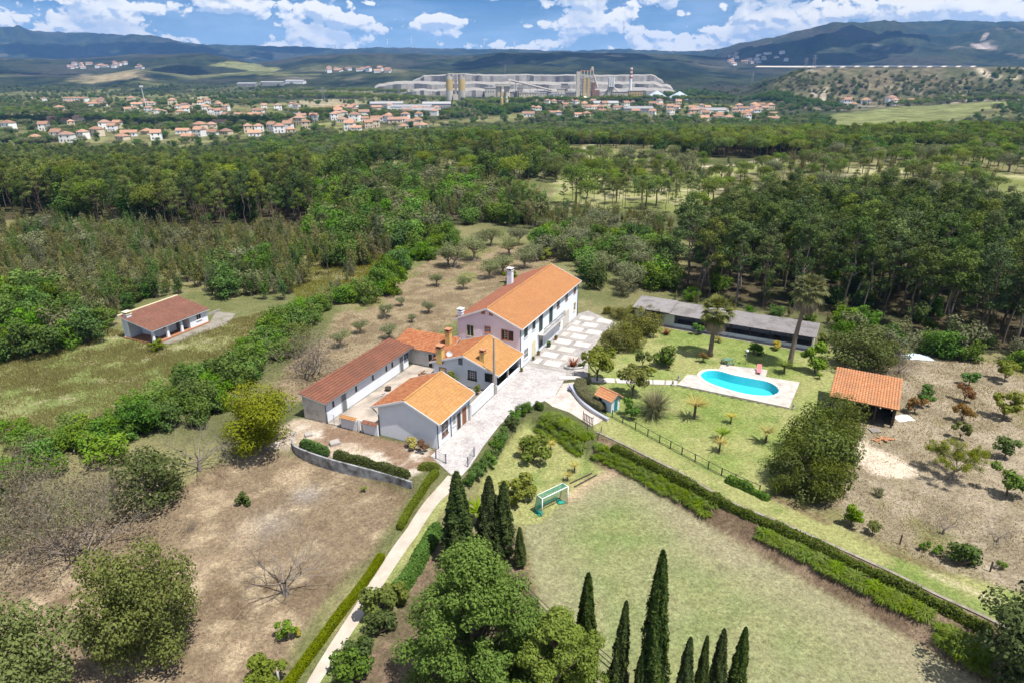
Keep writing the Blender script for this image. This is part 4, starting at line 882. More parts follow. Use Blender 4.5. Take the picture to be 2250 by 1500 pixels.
# things round the barn
def pallet(px, py, rz, label, tilt=0):
    x, y, z = gp(px, py); o = thing('wooden_pallet', label, 'pallet', (x, y, z + .02), rz)
    for k in range(6): mb = MB(); mb.box(-.6, .6, -.5 + k * .18, -.40 + k * .18, .10, .13); mb.build('slat', surf('grey_wood', (.30, .27, .25), .9, .1, .2, 3), o)
    for xx in (-.55, 0, .47): mb = MB(); mb.box(xx, xx + .09, -.5, .5, 0, .10); mb.build('bearer', MATS['grey_wood'], o)
pallet(1885, 955, .9, 'grey wooden pallet lying left of the orange tile heap'); pallet(1922, 946, .1, 'wooden pallet leaning in front of the open barn')
def sheet_heap(px, py, lx, ly, h, mat, name, label, cat, rz=0, seed=1, n=9):
    x, y, z = gp(px, py); r_ = np.random.default_rng(seed); g = np.linspace(-1, 1, n); X, Y = np.meshgrid(g, g); Z = h * np.clip(1 - (X ** 2 + Y ** 2) * .9, 0, 1) * (.6 + .8 * r_.random(X.shape)) + .02
    X = X * lx + r_.normal(0, .05, X.shape) * lx; Y = Y * ly + r_.normal(0, .05, Y.shape) * ly; idx = np.arange(n * n).reshape(n, n)
    q = np.stack([idx[:-1, :-1], idx[:-1, 1:], idx[1:, 1:], idx[1:, :-1]], -1).reshape(-1, 4); me = npmesh(name, np.stack([X, Y, Z], -1).reshape(-1, 3), q, r_.random(len(q)), mat); me.polygons.foreach_set('use_smooth', [True] * len(q))
    o = link(bpy.data.objects.new(name, me)); o.location = (x, y, z); o.rotation_euler = (0, 0, rz); return tag(o, label, cat)
M_TARP = surf('white_tarp', (.72, .73, .76), .5, .3, .05)
sheet_heap(1985, 918, 1.1, .75, .3, M_TARP, 'white_tarpaulin', 'crumpled white tarpaulin on the ground beside the open barn', 'tarpaulin', .2, 3)
sheet_heap(2010, 785, 2.2, .9, .45, surf('bluish_tarp', (.55, .68, .80), .5, .3, .2, 1.5), 'blue_white_tarpaulin', 'pale blue tarpaulin near the wood edge behind the barn', 'tarpaulin', -.1, 4)
hx, hy, hz = gp(1942, 966); HT = thing('roof_tile_heap', 'heap of orange roof tiles on the bare ground before the barn', 'tile heap', (hx, hy, hz)); rr_ = random.Random(5)
for k in range(30):
    mb = MB(); a = rr_.uniform(0, 6.28); cx, cy_ = rr_.gauss(0, .65), rr_.gauss(0, .22); z = rr_.uniform(0, .16); L2 = Vector((math.cos(a), math.sin(a), rr_.uniform(-.2, .2))) * .22; S2 = Vector((-math.sin(a), math.cos(a), 0)) * .09
    c = Vector((cx, cy_, z + .06)); mb.add([c - L2 - S2, c - L2 + Vector((0, 0, .06)), c - L2 + S2, c + L2 - S2, c + L2 + Vector((0, 0, .06)), c + L2 + S2], [(0, 1, 4, 3), (1, 2, 5, 4)]); mb.build('tile', T_BARN, HT)
# ---------------------------------------------------------------- tiny garden kiosk
kx, ky = at(1341, 895); krz = math.atan2(-.63, .78)
kx, ky = P(-5.95, -14.75); e1 = np.array(P(-6.3, -16.7)) - np.array(P(-4.6, -13.2)); krz = math.atan2(e1[1], e1[0])
KI = thing('garden_kiosk', 'tiny pale blue-white garden kiosk with orange tiled gable roof', 'kiosk', (kx, ky, 0), krz)
mb = MB(); mb.add([(-1.15, -.75, 0), (1.15, -.75, 0), (1.15, .75, 0), (-1.15, .75, 0), (-1.15, -.75, 1.75), (1.15, -.75, 1.75), (1.15, .75, 1.75), (-1.15, .75, 1.75), (-1.15, 0, 2.3), (1.15, 0, 2.3)], [(0, 1, 5, 4), (2, 3, 7, 6), (1, 2, 6, 9, 5), (3, 0, 4, 8, 7)]); mb.build('walls', surf('kiosk_paint', (.60, .70, .76), .8, .2, .05), KI)
mb = MB()
for sg in (-1, 1): mb.hexa([(-1.45, sg * 1.05, 1.62), (1.45, sg * 1.05, 1.62), (1.45, 0, 2.36), (-1.45, 0, 2.36), (-1.45, sg * 1.05, 1.70), (1.45, sg * 1.05, 1.70), (1.45, 0, 2.44), (-1.45, 0, 2.44)])
kr = mb.build('roof', M_WALL, KI)
for sg in (-1, 1): mb = MB(); roof_slope(mb, (-1.5 * sg * -1, sg * 1.1, 1.67), (-3.0 * sg, 0, 0) if sg > 0 else (3.0, 0, 0), (0, -sg * 1.1, .77), .25, .33, .07, 2) if False else roof_slope(mb, (-1.5, sg * 1.1, 1.67), (3.0, 0, 0), (0, -sg * 1.1, .77), .25, .33, .07, 2); mb.build('roof_tiles', T_BARN, kr, kind='stuff')
mb = MB(); ridge_tiles(mb, (-1.5, 0, 2.48), (1.5, 0, 2.48), .1); mb.build('ridge_tiles', T_BARN, kr, kind='stuff')
door(KI, (1.15, -.32, .05), (0, 1, 0), .65, 1.65, surf('teal_door', (.03, .20, .21), .5, .3, .1), M_WALL); window(KI, (-.95, -.75, .7), (1, 0, 0), UP, .5, .8, frame=M_DARKW, mull=0, bars=0, sill=False)
# ---------------------------------------------------------------- walls, kerbs and steps
def wall_line(name, label, pts, w, h0, h1, mat, cap=None, cat='wall', z=None, seg=1.2, base=-.5):
    """wall along a polyline of plan points; built from blocks between points, one mesh + coping part"""
    line = pts; x, y = line[0]; o = thing(name, label, cat, (x, y, 0)); mb = MB(); cp = MB(); n = len(line); L_, R_ = [], []
    for i in range(n):
        a = np.array(line[max(i - 1, 0)]); b = np.array(line[min(i + 1, n - 1)]); d = (b - a) / np.linalg.norm(b - a); nn = np.array((-d[1], d[0])); p = np.array(line[i]) - np.array((x, y)); L_.append((p + nn * w / 2, nn)); R_.append(p - nn * w / 2)
    H_ = lambda i: (h0 + (h1 - h0) * i / (n - 1)) + (z if z is not None else Tz(*line[i]))
    B_ = lambda i: (z if z is not None else Tz(*line[i])) + base
    vs, fs, cv, cf = [], [], [], []
    for i in range(n):
        l, nn = L_[i]; r_ = R_[i]; vs += [(l[0], l[1], B_(i)), (r_[0], r_[1], B_(i)), (r_[0], r_[1], H_(i)), (l[0], l[1], H_(i))]
        e = .05; cv += [(l[0] + nn[0] * e, l[1] + nn[1] * e, H_(i) + .003), (r_[0] - nn[0] * e, r_[1] - nn[1] * e, H_(i) + .003), (r_[0] - nn[0] * e, r_[1] - nn[1] * e, H_(i) + .09), (l[0] + nn[0] * e, l[1] + nn[1] * e, H_(i) + .09)]
    for i in range(n - 1):
        k = i * 4
        for j in range(4): fs.append((k + j, k + (j + 1) % 4, k + 4 + (j + 1) % 4, k + 4 + j))
    ends = [(0, 3, 2, 1), ((n - 1) * 4, (n - 1) * 4 + 1, (n - 1) * 4 + 2, (n - 1) * 4 + 3)]
    mb.add(vs, fs + ends); mb.build('wall_body', mat, o)
    if cap: cp.add(cv, fs + ends); cp.build('coping', cap, o)
    return o
M_RETW = surf('stained_concrete', (.31, .32, .33), .9, .15, .25, 1.2, stain=((.06, .055, .05), .85, .44))
rw_px = [(648, 948), (642, 962), (645, 978), (668, 990), (720, 1008), (780, 1024), (850, 1042), (905, 1060)]
wall_line('retaining_wall', 'curved grey stained concrete retaining wall above the dirt lot', smooth_line([at(*p) for p in rw_px], 3), .22, .12, .12, M_RETW, None, z=0, base=-1.7)
kerb_px = [(1312, 950), (1360, 972), (1420, 1002), (1500, 1042), (1560, 1078), (1620, 1110), (1700, 1142), (1760, 1168), (1850, 1208), (1960, 1258), (2060, 1308), (2160, 1354), (2300, 1425)]
wall_line('kerb_wall', 'long low stone kerb edging the grass strip above the sunken lawn', smooth_line([at(*p) for p in kerb_px], 3), .28, .12, .12, surf('kerb_stone', (.25, .225, .19), .9, .15, .3, 1.2, stain=((.10, .085, .065), .7, .47)), None, z=0, base=-1.0)
curve_px = [(1252, 852), (1262, 866), (1275, 883), (1292, 899), (1312, 912), (1336, 925)]
wall_line('curved_garden_wall', 'curved low blue-grey topped wall below the clipped hedge', smooth_line([at(*p) for p in curve_px], 4), .3, .55, .30, M_WALLD, surf('slate_cap', (.33, .36, .42), .6, .3, .1), z=0, base=-.1)
# fence with posts and rails above the strip
fence_px = [(1345, 915), (1368, 928), (1396, 942), (1423, 957), (1449, 971), (1473, 984), (1498, 998), (1527, 1013), (1556, 1029), (1585, 1044), (1615, 1058), (1640, 1070), (1668, 1082)]
fp = [at(*p) for p in fence_px]; FE = thing('post_and_rail_fence', 'dark thin post-and-rail fence between lawn and grass strip', 'fence', (fp[0][0], fp[0][1], 0)); M_RAIL = surf('dark_rail', (.07, .06, .05), .8, .2, .2)
for i, (x, y) in enumerate(fp):
    x -= fp[0][0]; y -= fp[0][1]; mb = MB(); mb.box(x - .05, x + .05, y - .05, y + .05, -.05, .95); mb.build('post', M_RAIL, FE)
    if i + 1 < len(fp):
        x2_, y2_ = fp[i + 1][0] - fp[0][0], fp[i + 1][1] - fp[0][1]
        for z in (.12, .88): mb = MB(); mb.tube([(x, y, z), (x2_, y2_, z)], .035, 5); mb.build('rail', M_RAIL, FE)
for i, (px, py) in enumerate(((1977, 1195), (2175, 1255))):
    x, y, z = gp(px, py); mb = MB(); mb.box(-.05, .05, -.05, .05, -.1, 1.05); o = mb.build('fence_post', M_RAIL, None, label=('lone dark fence post left of the row of orchard shrubs', 'lone dark fence post at the right end of the orchard edge')[i], cat='post'); o.location = (x, y, z)
# stairs from the terrace to the sunken garden
st0, st1 = np.array(at(1306, 948)), np.array(at(1288, 1003, LOW)); SV = thing('garden_steps', 'short stone garden steps with pipe handrails by the gate', 'steps', (st0[0], st0[1], 0), math.atan2(*(st1 - st0)[::-1])); Ls = float(np.linalg.norm(st1 - st0))
for k in range(7): mb = MB(); mb.box(Ls * k / 7, Ls * (k + 1) / 7 + .1, -.75, .75, -1.5, -.02 - 1.28 * k / 6); mb.build('step', M_SLAB, SV)
for sy in (-.85, .85):
    mb = MB(); mb.smooth = True; mb.tube([(0, sy, .0), (0, sy, .9), (Ls * .9, sy, -.35), (Ls * .97, sy, -.45), (Ls * .97, sy, -1.3)], .035, 6); mb.build('handrail', M_RAIL, SV)
# wooden slatted gate by the steps
g0, g1 = np.array(at(1281, 925)), np.array(at(1302, 938)); GT = thing('slatted_gate', 'small brown wooden slatted gate above the garden steps', 'gate', (g0[0], g0[1], 0), math.atan2(*(g1 - g0)[::-1])); Lg = float(np.linalg.norm(g1 - g0))
for k in range(7): x = Lg * k / 6; mb = MB(); mb.box(x - .05, x + .05, -.02, .02, .1, 1.25 if 0 < k < 6 else 1.45); mb.build('slat', surf('gate_wood', (.22, .15, .13), .8, .2, .2), GT)
for z in (.3, 1.05): mb = MB(); mb.box(0, Lg, .021, .06, z, z + .08); mb.build('rail', MATS['gate_wood'], GT)
# iron gates at the end of the drive
def small_gate(px0, py0, px1, py1, label, h=1.1):
    a, b = np.array(gp(px0, py0)), np.array(gp(px1, py1)); o = thing('iron_gate_leaf', label, 'gate', tuple(a), math.atan2(b[1] - a[1], b[0] - a[0]), 'iron gate leaves at the drive end'); L_ = float(np.linalg.norm((b - a)[:2]))
    for x in (0, L_): mb = MB(); mb.box(x - .05, x + .05, -.05, .05, -.2, h + .15); mb.build('post', M_DOORG, o)
    for k in range(1, 8): x = L_ * k / 8; mb = MB(); mb.tube([(x, 0, .1), (x, 0, h)], .012, 5); mb.build('bar', M_DOORG, o)
    for z in (.12, h): mb = MB(); mb.tube([(0, 0, z), (L_, 0, z)], .02, 5); mb.build('rail', M_DOORG, o)
small_gate(958, 1008, 980, 1018, 'iron gate leaf standing beside the outbuilding corner'); small_gate(1028, 1025, 1042, 1003, 'iron gate leaf standing by the hedge side of the drive')
# concrete utility pole
x, y = at(1086, 866); PO = thing('utility_pole', 'tall tapered concrete utility pole in front of the porch', 'pole', (x, y, 0), PHI)
mb = MB(); mb.hexa([(-.18, -.16, -.3), (.18, -.16, -.3), (.18, .16, -.3), (-.18, .16, -.3), (-.08, -.08, 7.9), (.08, -.08, 7.9), (.08, .08, 7.9), (-.08, .08, 7.9)]); mb.build('shaft', M_CONC, PO)
mb = MB(); mb.box(.2, .4, -.3, .0, 0, 1.2); mb.build('service_box', M_WALLD, PO)
x, y = at(612, 1500, LOW); 
x, y, z = gp(614, 1502); mb = MB(); mb.smooth = True; mb.tube([(0, 0, -.2), (0, 0, 1.6)], [.09, .08], 8); o = mb.build('stone_post', surf('post_stone', (.45, .42, .38)), None, label='short pale stone post at the bottom edge by the hedge', cat='post'); o.location = (x, y, z)
# ---------------------------------------------------------------- football goal
gl, gr = np.array(at(1191, 1133, LOW)), np.array(at(1247, 1105, LOW)); e = gr - gl; LG = float(np.linalg.norm(e)); GO = thing('football_goal', 'white framed football goal with green net on the sunken lawn', 'goal', (gl[0], gl[1], LOW - .02), math.atan2(e[1], e[0])); M_GW = surf('white_post', (.8, .8, .8), .4, .4, .02); HG = 2.05
def gt(a, b, nm, r_=.05, m=M_GW): mb = MB(); mb.smooth = True; mb.tube([a, b], r_, 8); return mb.build(nm, m, GO)
gt((0, 0, 0), (0, 0, HG), 'upright'); gt((LG, 0, 0), (LG, 0, HG), 'upright'); gt((0, 0, HG), (LG, 0, HG), 'crossbar')
for x in (0, LG): gt((x, 0, HG), (x, .8, HG), 'top_stay', .03); gt((x, .8, HG), (x, 1.15, 0), 'back_stay', .03, M_PIPE)
gt((0, .8, HG), (LG, .8, HG), 'back_bar', .03); gt((0, 1.15, .03), (LG, 1.15, .03), 'ground_bar', .03, M_DARKW)
M_NET = surf('green_net', (.03, .26, .20), .8, .1, .1); net = MB()
def netpatch(p00, p10, p11, p01, n, m):
    p00, p10, p11, p01 = map(Vector, (p00, p10, p11, p01)); bl = lambda u, v: p00 * (1 - u) * (1 - v) + p10 * u * (1 - v) + p11 * u * v + p01 * (1 - u) * v
    for i in range(n + 1): net.tube([bl(i / n, 0), bl(i / n, 1)], .014, 3, cap=False)
    for j in range(m + 1): net.tube([bl(0, j / m), bl(1, j / m)], .014, 3, cap=False)
netpatch((0, .8, HG), (LG, .8, HG), (LG, 1.15, .03), (0, 1.15, .03), 24, 16); netpatch((0, 0, HG), (LG, 0, HG), (LG, .8, HG), (0, .8, HG), 24, 7)
for x in (0, LG): netpatch((x, 0, HG), (x, .8, HG), (x, 1.15, .05), (x, 0.05, .05), 8, 16)
net.build('net', M_NET, GO, kind='stuff')
for x, sgn in ((.1, 1), (LG - .45, 1)):
    mb = MB(); r_ = random.Random(int(x * 10)); mb.smooth = True
    for k in range(5): cx, cy_ = x + r_.uniform(-.15, .25), r_.uniform(.3, .9); mb.lathe([(.28, 0), (.24, .09), (.1, .16), (.01, .18)], 8, (cx, cy_))
    mb.build('net_bundle', M_NET, GO)
# ---------------------------------------------------------------- garden furniture by the pool
def furn(px, py): x, y = at(px, py); return x, y
x, y = furn(1667, 818); SB = thing('sun_lounger', 'pink sun lounger with raised back on the pool deck', 'sun lounger', (x, y, .08), R(70)); M_PK = surf('pink_fabric', (.72, .20, .22), .8, .1, .05)
mb = MB(); mb.hexa([(-.9, -.3, .30), (.3, -.3, .30), (.3, .3, .30), (-.9, .3, .30), (-.9, -.3, .36), (.3, -.3, .36), (.3, .3, .36), (-.9, .3, .36)]); mb.build('seat', M_PK, SB)
mb = MB(); mb.hexa([(.3, -.3, .30), (.85, -.3, .85), (.85, .3, .85), (.3, .3, .30), (.27, -.3, .36), (.8, -.3, .9), (.8, .3, .9), (.27, .3, .36)]); mb.build('backrest', M_PK, SB)
for lx_, ly_ in ((-.8, -.26), (-.8, .26), (.25, -.26), (.25, .26)): mb = MB(); mb.box(lx_ - .025, lx_ + .025, ly_ - .025, ly_ + .025, 0, .3); mb.build('leg', M_GUT, SB)
x, y = furn(1598, 799); TB = thing('garden_table', 'green-topped garden table at the far corner of the pool deck', 'table', (x, y, .02), .3); M_GT = surf('green_paint', (.10, .20, .14), .6, .3, .08)
mb = MB(); mb.box(-.65, .65, -.4, .4, .68, .73); mb.build('tabletop', M_GT, TB)
for lx_, ly_ in ((-.55, -.32), (-.55, .32), (.55, -.32), (.55, .32)): mb = MB(); mb.box(lx_ - .03, lx_ + .03, ly_ - .03, ly_ + .03, 0, .68); mb.build('leg', M_DOORG, TB)
for sy in (-.75, .75): mb = MB(); mb.box(-.6, .6, sy - .13, sy + .13, .36, .42); b_ = mb.build('bench', M_GT, TB); mb = MB(); mb.box(-.5, -.42, sy - .1, sy + .1, 0, .36); mb.build('bench_leg', M_DOORG, b_); mb = MB(); mb.box(.42, .5, sy - .1, sy + .1, 0, .36); mb.build('bench_leg', M_DOORG, b_)
x, y = furn(1638, 800); LP = thing('globe_lamp', 'garden lamp post with white globe behind the pool deck', 'lamp', (x, y, 0)); mb = MB(); mb.smooth = True; mb.tube([(0, 0, 0), (0, 0, 1.9)], .035, 8); mb.build('post', M_DOORG, LP)
mb = MB(); mb.smooth = True; mb.lathe([(.05, 1.9)] + [(.2 * math.cos(a), 2.1 + .2 * math.sin(a)) for a in np.linspace(-1.2, 1.5, 8)], 14); mb.build('globe', M_WALL, LP)
def urn(px, py, label, name='garden_statue', h=.8):
    x, y = at(px, py); o = thing(name, label, 'statue', (x, y, 0)); mb = MB(); mb.box(-.16, .16, -.16, .16, 0, .3 * h); mb.build('pedestal', M_SLAB, o)
    mb = MB(); mb.smooth = True; mb.lathe([(.1, .3 * h), (.14, .45 * h), (.17, .65 * h), (.08, .8 * h), (.1, .9 * h), (.03, h)], 12); mb.build('figure', M_CONC, o)
urn(1491, 834, 'small stone statue on the upper side of the slab path end'); urn(1478, 846, 'small stone statue on the lower side of the slab path end'); urn(1743, 897, 'small reddish stone figure at the near corner of the pool deck', h=.7)
# parterre pot ring in the court, fountain basin, boat-shaped flower bed
x, y = at(1262, 808); FB = thing('flower_basin', 'low white boat-shaped stone flower basin holding a red-leaved plant in the court', 'planter', (x, y, .03), .1)
mb = MB(); mb.smooth = True; n = 18; prof = ((.9, 0), (1.0, .25), (1.0, .38), (.88, .38), (.86, .2)); vs = [(1.45 * q * math.cos(2 * math.pi * k / n), .75 * q * math.sin(2 * math.pi * k / n), z) for q, z in prof for k in range(n)]
mb.add(vs, [(i * n + k, i * n + (k + 1) % n, (i + 1) * n + (k + 1) % n, (i + 1) * n + k) for i in range(4) for k in range(n)]); mb.build('rim', M_WALLD, FB); mb = MB(); mb.add([(1.24 * math.cos(2 * math.pi * k / n), .63 * math.sin(2 * math.pi * k / n), .24) for k in range(n)], [tuple(range(n))]); mb.build('soil', MATS['garden_soil'], FB)
x, y = at(1252, 831); mb = MB(); mb.prism([(-1.5, -.5), (1.5, -.5), (1.5, .5), (-1.5, .5)], 0, .12); o = mb.build('stone_slab', M_SLAB, None, label='large pale stone slab in front of the boat-shaped flower basin', cat='slab'); o.location = (x, y, .035)
x, y = at(1258, 858); mb = MB(); mb.smooth = True; mb.lathe([(.3, 0), (.55, .3), (.6, .45), (.5, .45), (.42, .25), (.05, .2)], 14); o = mb.build('stone_basin', surf('blue_stone', (.20, .21, .33), .6, .3, .1), None, label='round blue-grey stone basin at the end of the curved wall', cat='basin'); o.location = (x, y, .035)
# boxes on the apron
for i, (px, py, s, lb) in enumerate(((736, 976, .55, 'larger weathered wooden cold frame on the gravel apron'), (678, 957, .42, 'smaller weathered wooden box on the gravel apron'))):
    x, y, z = gp(px, py); o = thing('cold_frame', lb, 'box', (x, y, z), R(30)); mb = MB(); mb.prism([(-s, -s * .6), (s, -s * .6), (s, s * .6), (-s, s * .6)], 0, [s * .5, s * .5, s * .9, s * .9]); mb.build('frame', surf('grey_wood', (.30, .27, .25)), o)
    mb = MB(); mb.hexa([(-s * .9, -s * .5, s * .55), (s * .9, -s * .5, s * .55), (s * .9, s * .5, s * .88), (-s * .9, s * .5, s * .88), (-s * .9, -s * .5, s * .6), (s * .9, -s * .5, s * .6), (s * .9, s * .5, s * .93), (-s * .9, s * .5, s * .93)]); mb.build('lid', M_CONC, o)
# yard clutter
x, y = P(-13.2, 13.2); o = thing('round_tub', 'dark round tub on the stable yard floor', 'tub', (x, y, .03)); mb = MB(); mb.smooth = True; mb.lathe([(.35, 0), (.42, .45), (.36, .45), (.3, .1)], 14); mb.build('tub', M_DARKW, o)
x, y = P(-14.6, 12.9); o = thing('stone_trough', 'small pale stone trough beside the dark round tub', 'trough', (x, y, .03), PHI); mb = MB(); mb.box(-.5, .5, -.2, .2, 0, .12); mb.build('base', M_SLAB, o); mb = MB(); mb.box(-.3, -.1, -.15, .15, .12, .3); mb.box(.1, .25, -.1, .1, .12, .25); mb.build('stones', M_CONC, o)
x, y = P(-7.6, 11.0); o = thing('log_pile', 'pile of split logs in the corner of the stable yard', 'log pile', (x, y, .03), PHI)
for k in range(16): mb = MB(); r_ = random.Random(k); mb.tube([(r_.uniform(-.7, .3), r_.uniform(-.9, .9), .1 + r_.uniform(0, .55)), (r_.uniform(0, .8), r_.uniform(-.9, .9), .1 + r_.uniform(0, .5))], .1, 6); mb.build('log', M_BROWN, o)
# goat-fence behind the stable: slim posts
SFp = [P(a, 20.6) for a in np.arange(-26, -2, 2.4)]; SF = thing('wire_fence', 'wire fence with slim grey posts behind the stable range', 'fence', (SFp[0][0], SFp[0][1], 0))
for i, (x, y) in enumerate(SFp):
    x -= SFp[0][0]; y -= SFp[0][1]; mb = MB(); mb.box(x - .04, x + .04, y - .04, y + .04, 0, 1.9); mb.build('post', M_CONC, SF)
    if i + 1 < len(SFp):
        x2_, y2_ = SFp[i + 1][0] - SFp[0][0], SFp[i + 1][1] - SFp[0][1]
        for z in (.4, 1.0, 1.6): mb = MB(); mb.tube([(x, y, z), (x2_, y2_, z)], .008, 3); mb.build('wire', M_DOORG, SF)
# fence in front of the sunken lawn beside the cypresses
cf_px = [(1040, 1190), (1075, 1225), (1110, 1262), (1180, 1330), (1240, 1390), (1310, 1440), (1380, 1500)]
cfp = [gp(*p) for p in cf_px]; CF = thing('wooden_rail_fence', 'dark wooden rail fence running behind the front cypresses', 'fence', cfp[0])
for i, p in enumerate(cfp):
    q = Vector(p) - Vector(cfp[0]); mb = MB(); mb.box(q.x - .05, q.x + .05, q.y - .05, q.y + .05, q.z - .1, q.z + 1.0); mb.build('post', M_RAIL, CF)
    if i + 1 < len(cfp):
        q2 = Vector(cfp[i + 1]) - Vector(cfp[0])
        for z in (.45, .95): mb = MB(); mb.tube([q + Vector((0, 0, z)), q2 + Vector((0, 0, z))], .04, 5); mb.build('rail', M_RAIL, CF)
# round flower-bed edging stones and planks on the lower garden
def plank(px0, py0, px1, py1, label):
    a, b = Vector(gp(px0, py0)), Vector(gp(px1, py1)); mb = MB(); mb.tube([a + Vector((0, 0, .08)), b + Vector((0, 0, .08))], .08, 6); mb.build('edging_log', M_DARKW, None, label=label, cat='log')
plank(1253, 1062, 1300, 1040, 'dark edging log right of the goal, upper one'); plank(1262, 1070, 1310, 1044, 'dark edging log right of the goal, lower one')
# ================================================================== VEGETATION: prototypes
M_BARK = surf('bark', (.13, .10, .08), .95, .05, .25, 4, objvar=.2)
M_BARKG = surf('grey_bark', (.25, .215, .185), .95, .05, .2, 4, objvar=.15)
L_PINE = leafmat('pine_needles', (0.071, 0.114, 0.025), (0.199, 0.236, 0.051), 0.15, 0.3, 0.022)
L_PINED = leafmat('dark_pine_needles', (0.034, 0.067, 0.021), (0.111, 0.149, 0.039), 0.12, 0.3, 0.02)
L_UMB = leafmat('umbrella_pine_needles', (0.068, 0.119, 0.022), (0.198, 0.246, 0.041), 0.15, 0.32, 0.025)
L_BUSH = leafmat('fresh_green_leaves', (0.060, 0.132, 0.012), (0.154, 0.252, 0.032), 0.25, 0.22, 0.02)
L_DARKB = leafmat('deep_green_leaves', (0.037, 0.089, 0.019), (0.117, 0.183, 0.029), 0.2, 0.3, 0.025)
L_SCRUB = leafmat('brownish_scrub_leaves', (0.103, 0.113, 0.033), (0.209, 0.200, 0.063), 0.2, 0.28, .014)
L_GREYG = leafmat('grey_green_leaves', (0.107, 0.125, 0.055), (0.203, 0.208, 0.100), 0.2, .18, .012)
L_OLIVE = leafmat('olive_leaves', (0.108, 0.134, 0.053), (0.228, 0.244, 0.116), 0.2, .15, .01)
L_WALN = leafmat('young_walnut_leaves', (0.115, 0.155, 0.016), (0.235, 0.256, 0.043), 0.3, .12, .01)
L_BIGT = leafmat('robinia_leaves', (0.072, 0.134, 0.018), (0.179, 0.246, 0.042), 0.25, .1, .012)
L_LIME = leafmat('lime_green_leaves', (0.130, 0.175, 0.024), (0.235, 0.260, 0.050), .4, .12, .015)
L_YGRN = leafmat('yellow_green_leaves', (0.112, 0.143, 0.011), (0.223, 0.237, 0.031), .3, .1, .01)
L_WALNG = leafmat('mid_green_leaves', (0.084, 0.112, 0.026), (0.194, 0.215, 0.060), .25, .1, .01)
L_TWIG = leafmat('dry_twigs_and_buds', (.13, .105, .062), (.22, .185, .115), .2, .12, .01)
L_OLGR = leafmat('olive_green_leaves', (0.087, 0.102, 0.014), (0.191, 0.183, 0.035), .25, .14, .012)
L_LIMET = leafmat('light_green_leaves', (0.119, 0.175, 0.015), (0.238, 0.281, 0.037), .4, .1, .01)
L_CYP = leafmat('cypress_scales', (0.022, 0.044, 0.012), (0.079, 0.102, 0.024), .12, .12, .01)
L_MAGN = leafmat('brown_green_glossy_leaves', (0.055, 0.081, 0.014), (0.127, 0.154, 0.029), .25, .15, .015, .45)
L_DRY = leafmat('dry_grass', (0.220, 0.190, 0.100), (0.340, 0.300, 0.170), .3, .2, .01)
L_GRASS = leafmat('wild_grass', (0.200, 0.207, 0.045), (0.380, 0.327, 0.112), 0.6, .2, .02)
L_PALM = leafmat('palm_fronds', (.066, .086, .026), (.235, .232, .080), 0.3, .1, .01)
L_PALMD = leafmat('dead_palm_fronds', (0.248, 0.186, 0.116), (0.404, 0.310, 0.202), .2, .1, .01)
L_YEL = leafmat('yellow_leaves', (0.330, 0.280, 0.050), (0.480, 0.420, 0.110), .35, .12, .01)
L_RED = leafmat('red_brown_leaves', (0.170, 0.055, 0.035), (0.270, 0.110, 0.060), .3, .1, .01)
L_HEDGE = leafmat('clipped_hedge_leaves', (0.093, 0.128, 0.009), (0.184, 0.210, 0.022), .3, .1, .01)
L_HEDGEB = leafmat('brown_hedge_leaves', (0.124, 0.119, 0.054), (0.209, 0.196, 0.095), .3, .1, .01)
L_AGAP = leafmat('strap_leaves', (0.093, 0.156, 0.009), (0.198, 0.259, 0.034), .35, .1, .01)
L_WHITE = leafmat('pale_blossom', (0.340, 0.330, 0.290), (0.500, 0.490, 0.440), .3, .1, .01)
L_REDM = leafmat('red_fringed_leaves', (0.149, 0.115, 0.035), (0.297, 0.162, 0.061), .35, .12, .02)
def leaves(P_, N_, size, rng, aspect=.55, jit=.35):
    """diamond leaves at points P_ facing roughly N_"""
    n = len(P_); N_ = N_ + rng.normal(0, jit, (n, 3)); N_ /= np.linalg.norm(N_, axis=1)[:, None] + 1e-9
    t = rng.normal(0, 1, (n, 3)); t -= N_ * (t * N_).sum(1)[:, None]; t /= np.linalg.norm(t, axis=1)[:, None] + 1e-9; b = np.cross(N_, t)
    s = (np.asarray(size) * rng.uniform(.65, 1.35, n))[:, None] * .5
    v = np.stack([P_ - t * s, P_ - b * s * aspect + N_ * s * .15, P_ + t * s, P_ + b * s * aspect + N_ * s * .15], 1).reshape(-1, 3)
    return v, np.arange(4 * n).reshape(n, 4)
def on_lobes(rng, lobes, n, shell=.45, cut=None):
    """points spread over ellipsoid lobes, mostly near their skin"""
    c = np.array([l[0] for l in lobes], float); r_ = np.array([l[1] for l in lobes], float); w = (r_[:, 0] * r_[:, 1] + r_[:, 0] * r_[:, 2]) ; k = rng.choice(len(lobes), n, p=w / w.sum())
    d = rng.normal(0, 1, (n, 3)); d /= np.linalg.norm(d, axis=1)[:, None]; q = (1 - shell * rng.random(n) ** 1.6)[:, None]
    return c[k] + d * r_[k] * q, d / r_[k] * r_[k].mean(1)[:, None]
def crown(name, rng, lobes, n, size, mat, aspect=.55, shell=.45, up=.35, jit=.45, tris=None):
    p, d = on_lobes(rng, lobes, n, shell); d = d + np.array([0, 0, up]); v, q = leaves(p, d, size, rng, aspect, jit)
    zc = p[:, 2]; r_ = np.clip(.5 * rng.random(n) + .5 * (zc - zc.min()) / (np.ptp(zc) + 1e-6), 0, 1)  # leaf tone: partly random, lighter towards the top of the crown
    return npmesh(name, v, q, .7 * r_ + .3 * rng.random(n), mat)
def trunk_mesh(name, rng, paths, mat, n=6):
    mb = MB(); mb.smooth = True
    for pts, rad in paths: mb.tube(pts, rad, n, cap=False)
    return mb.mesh(name, mat)
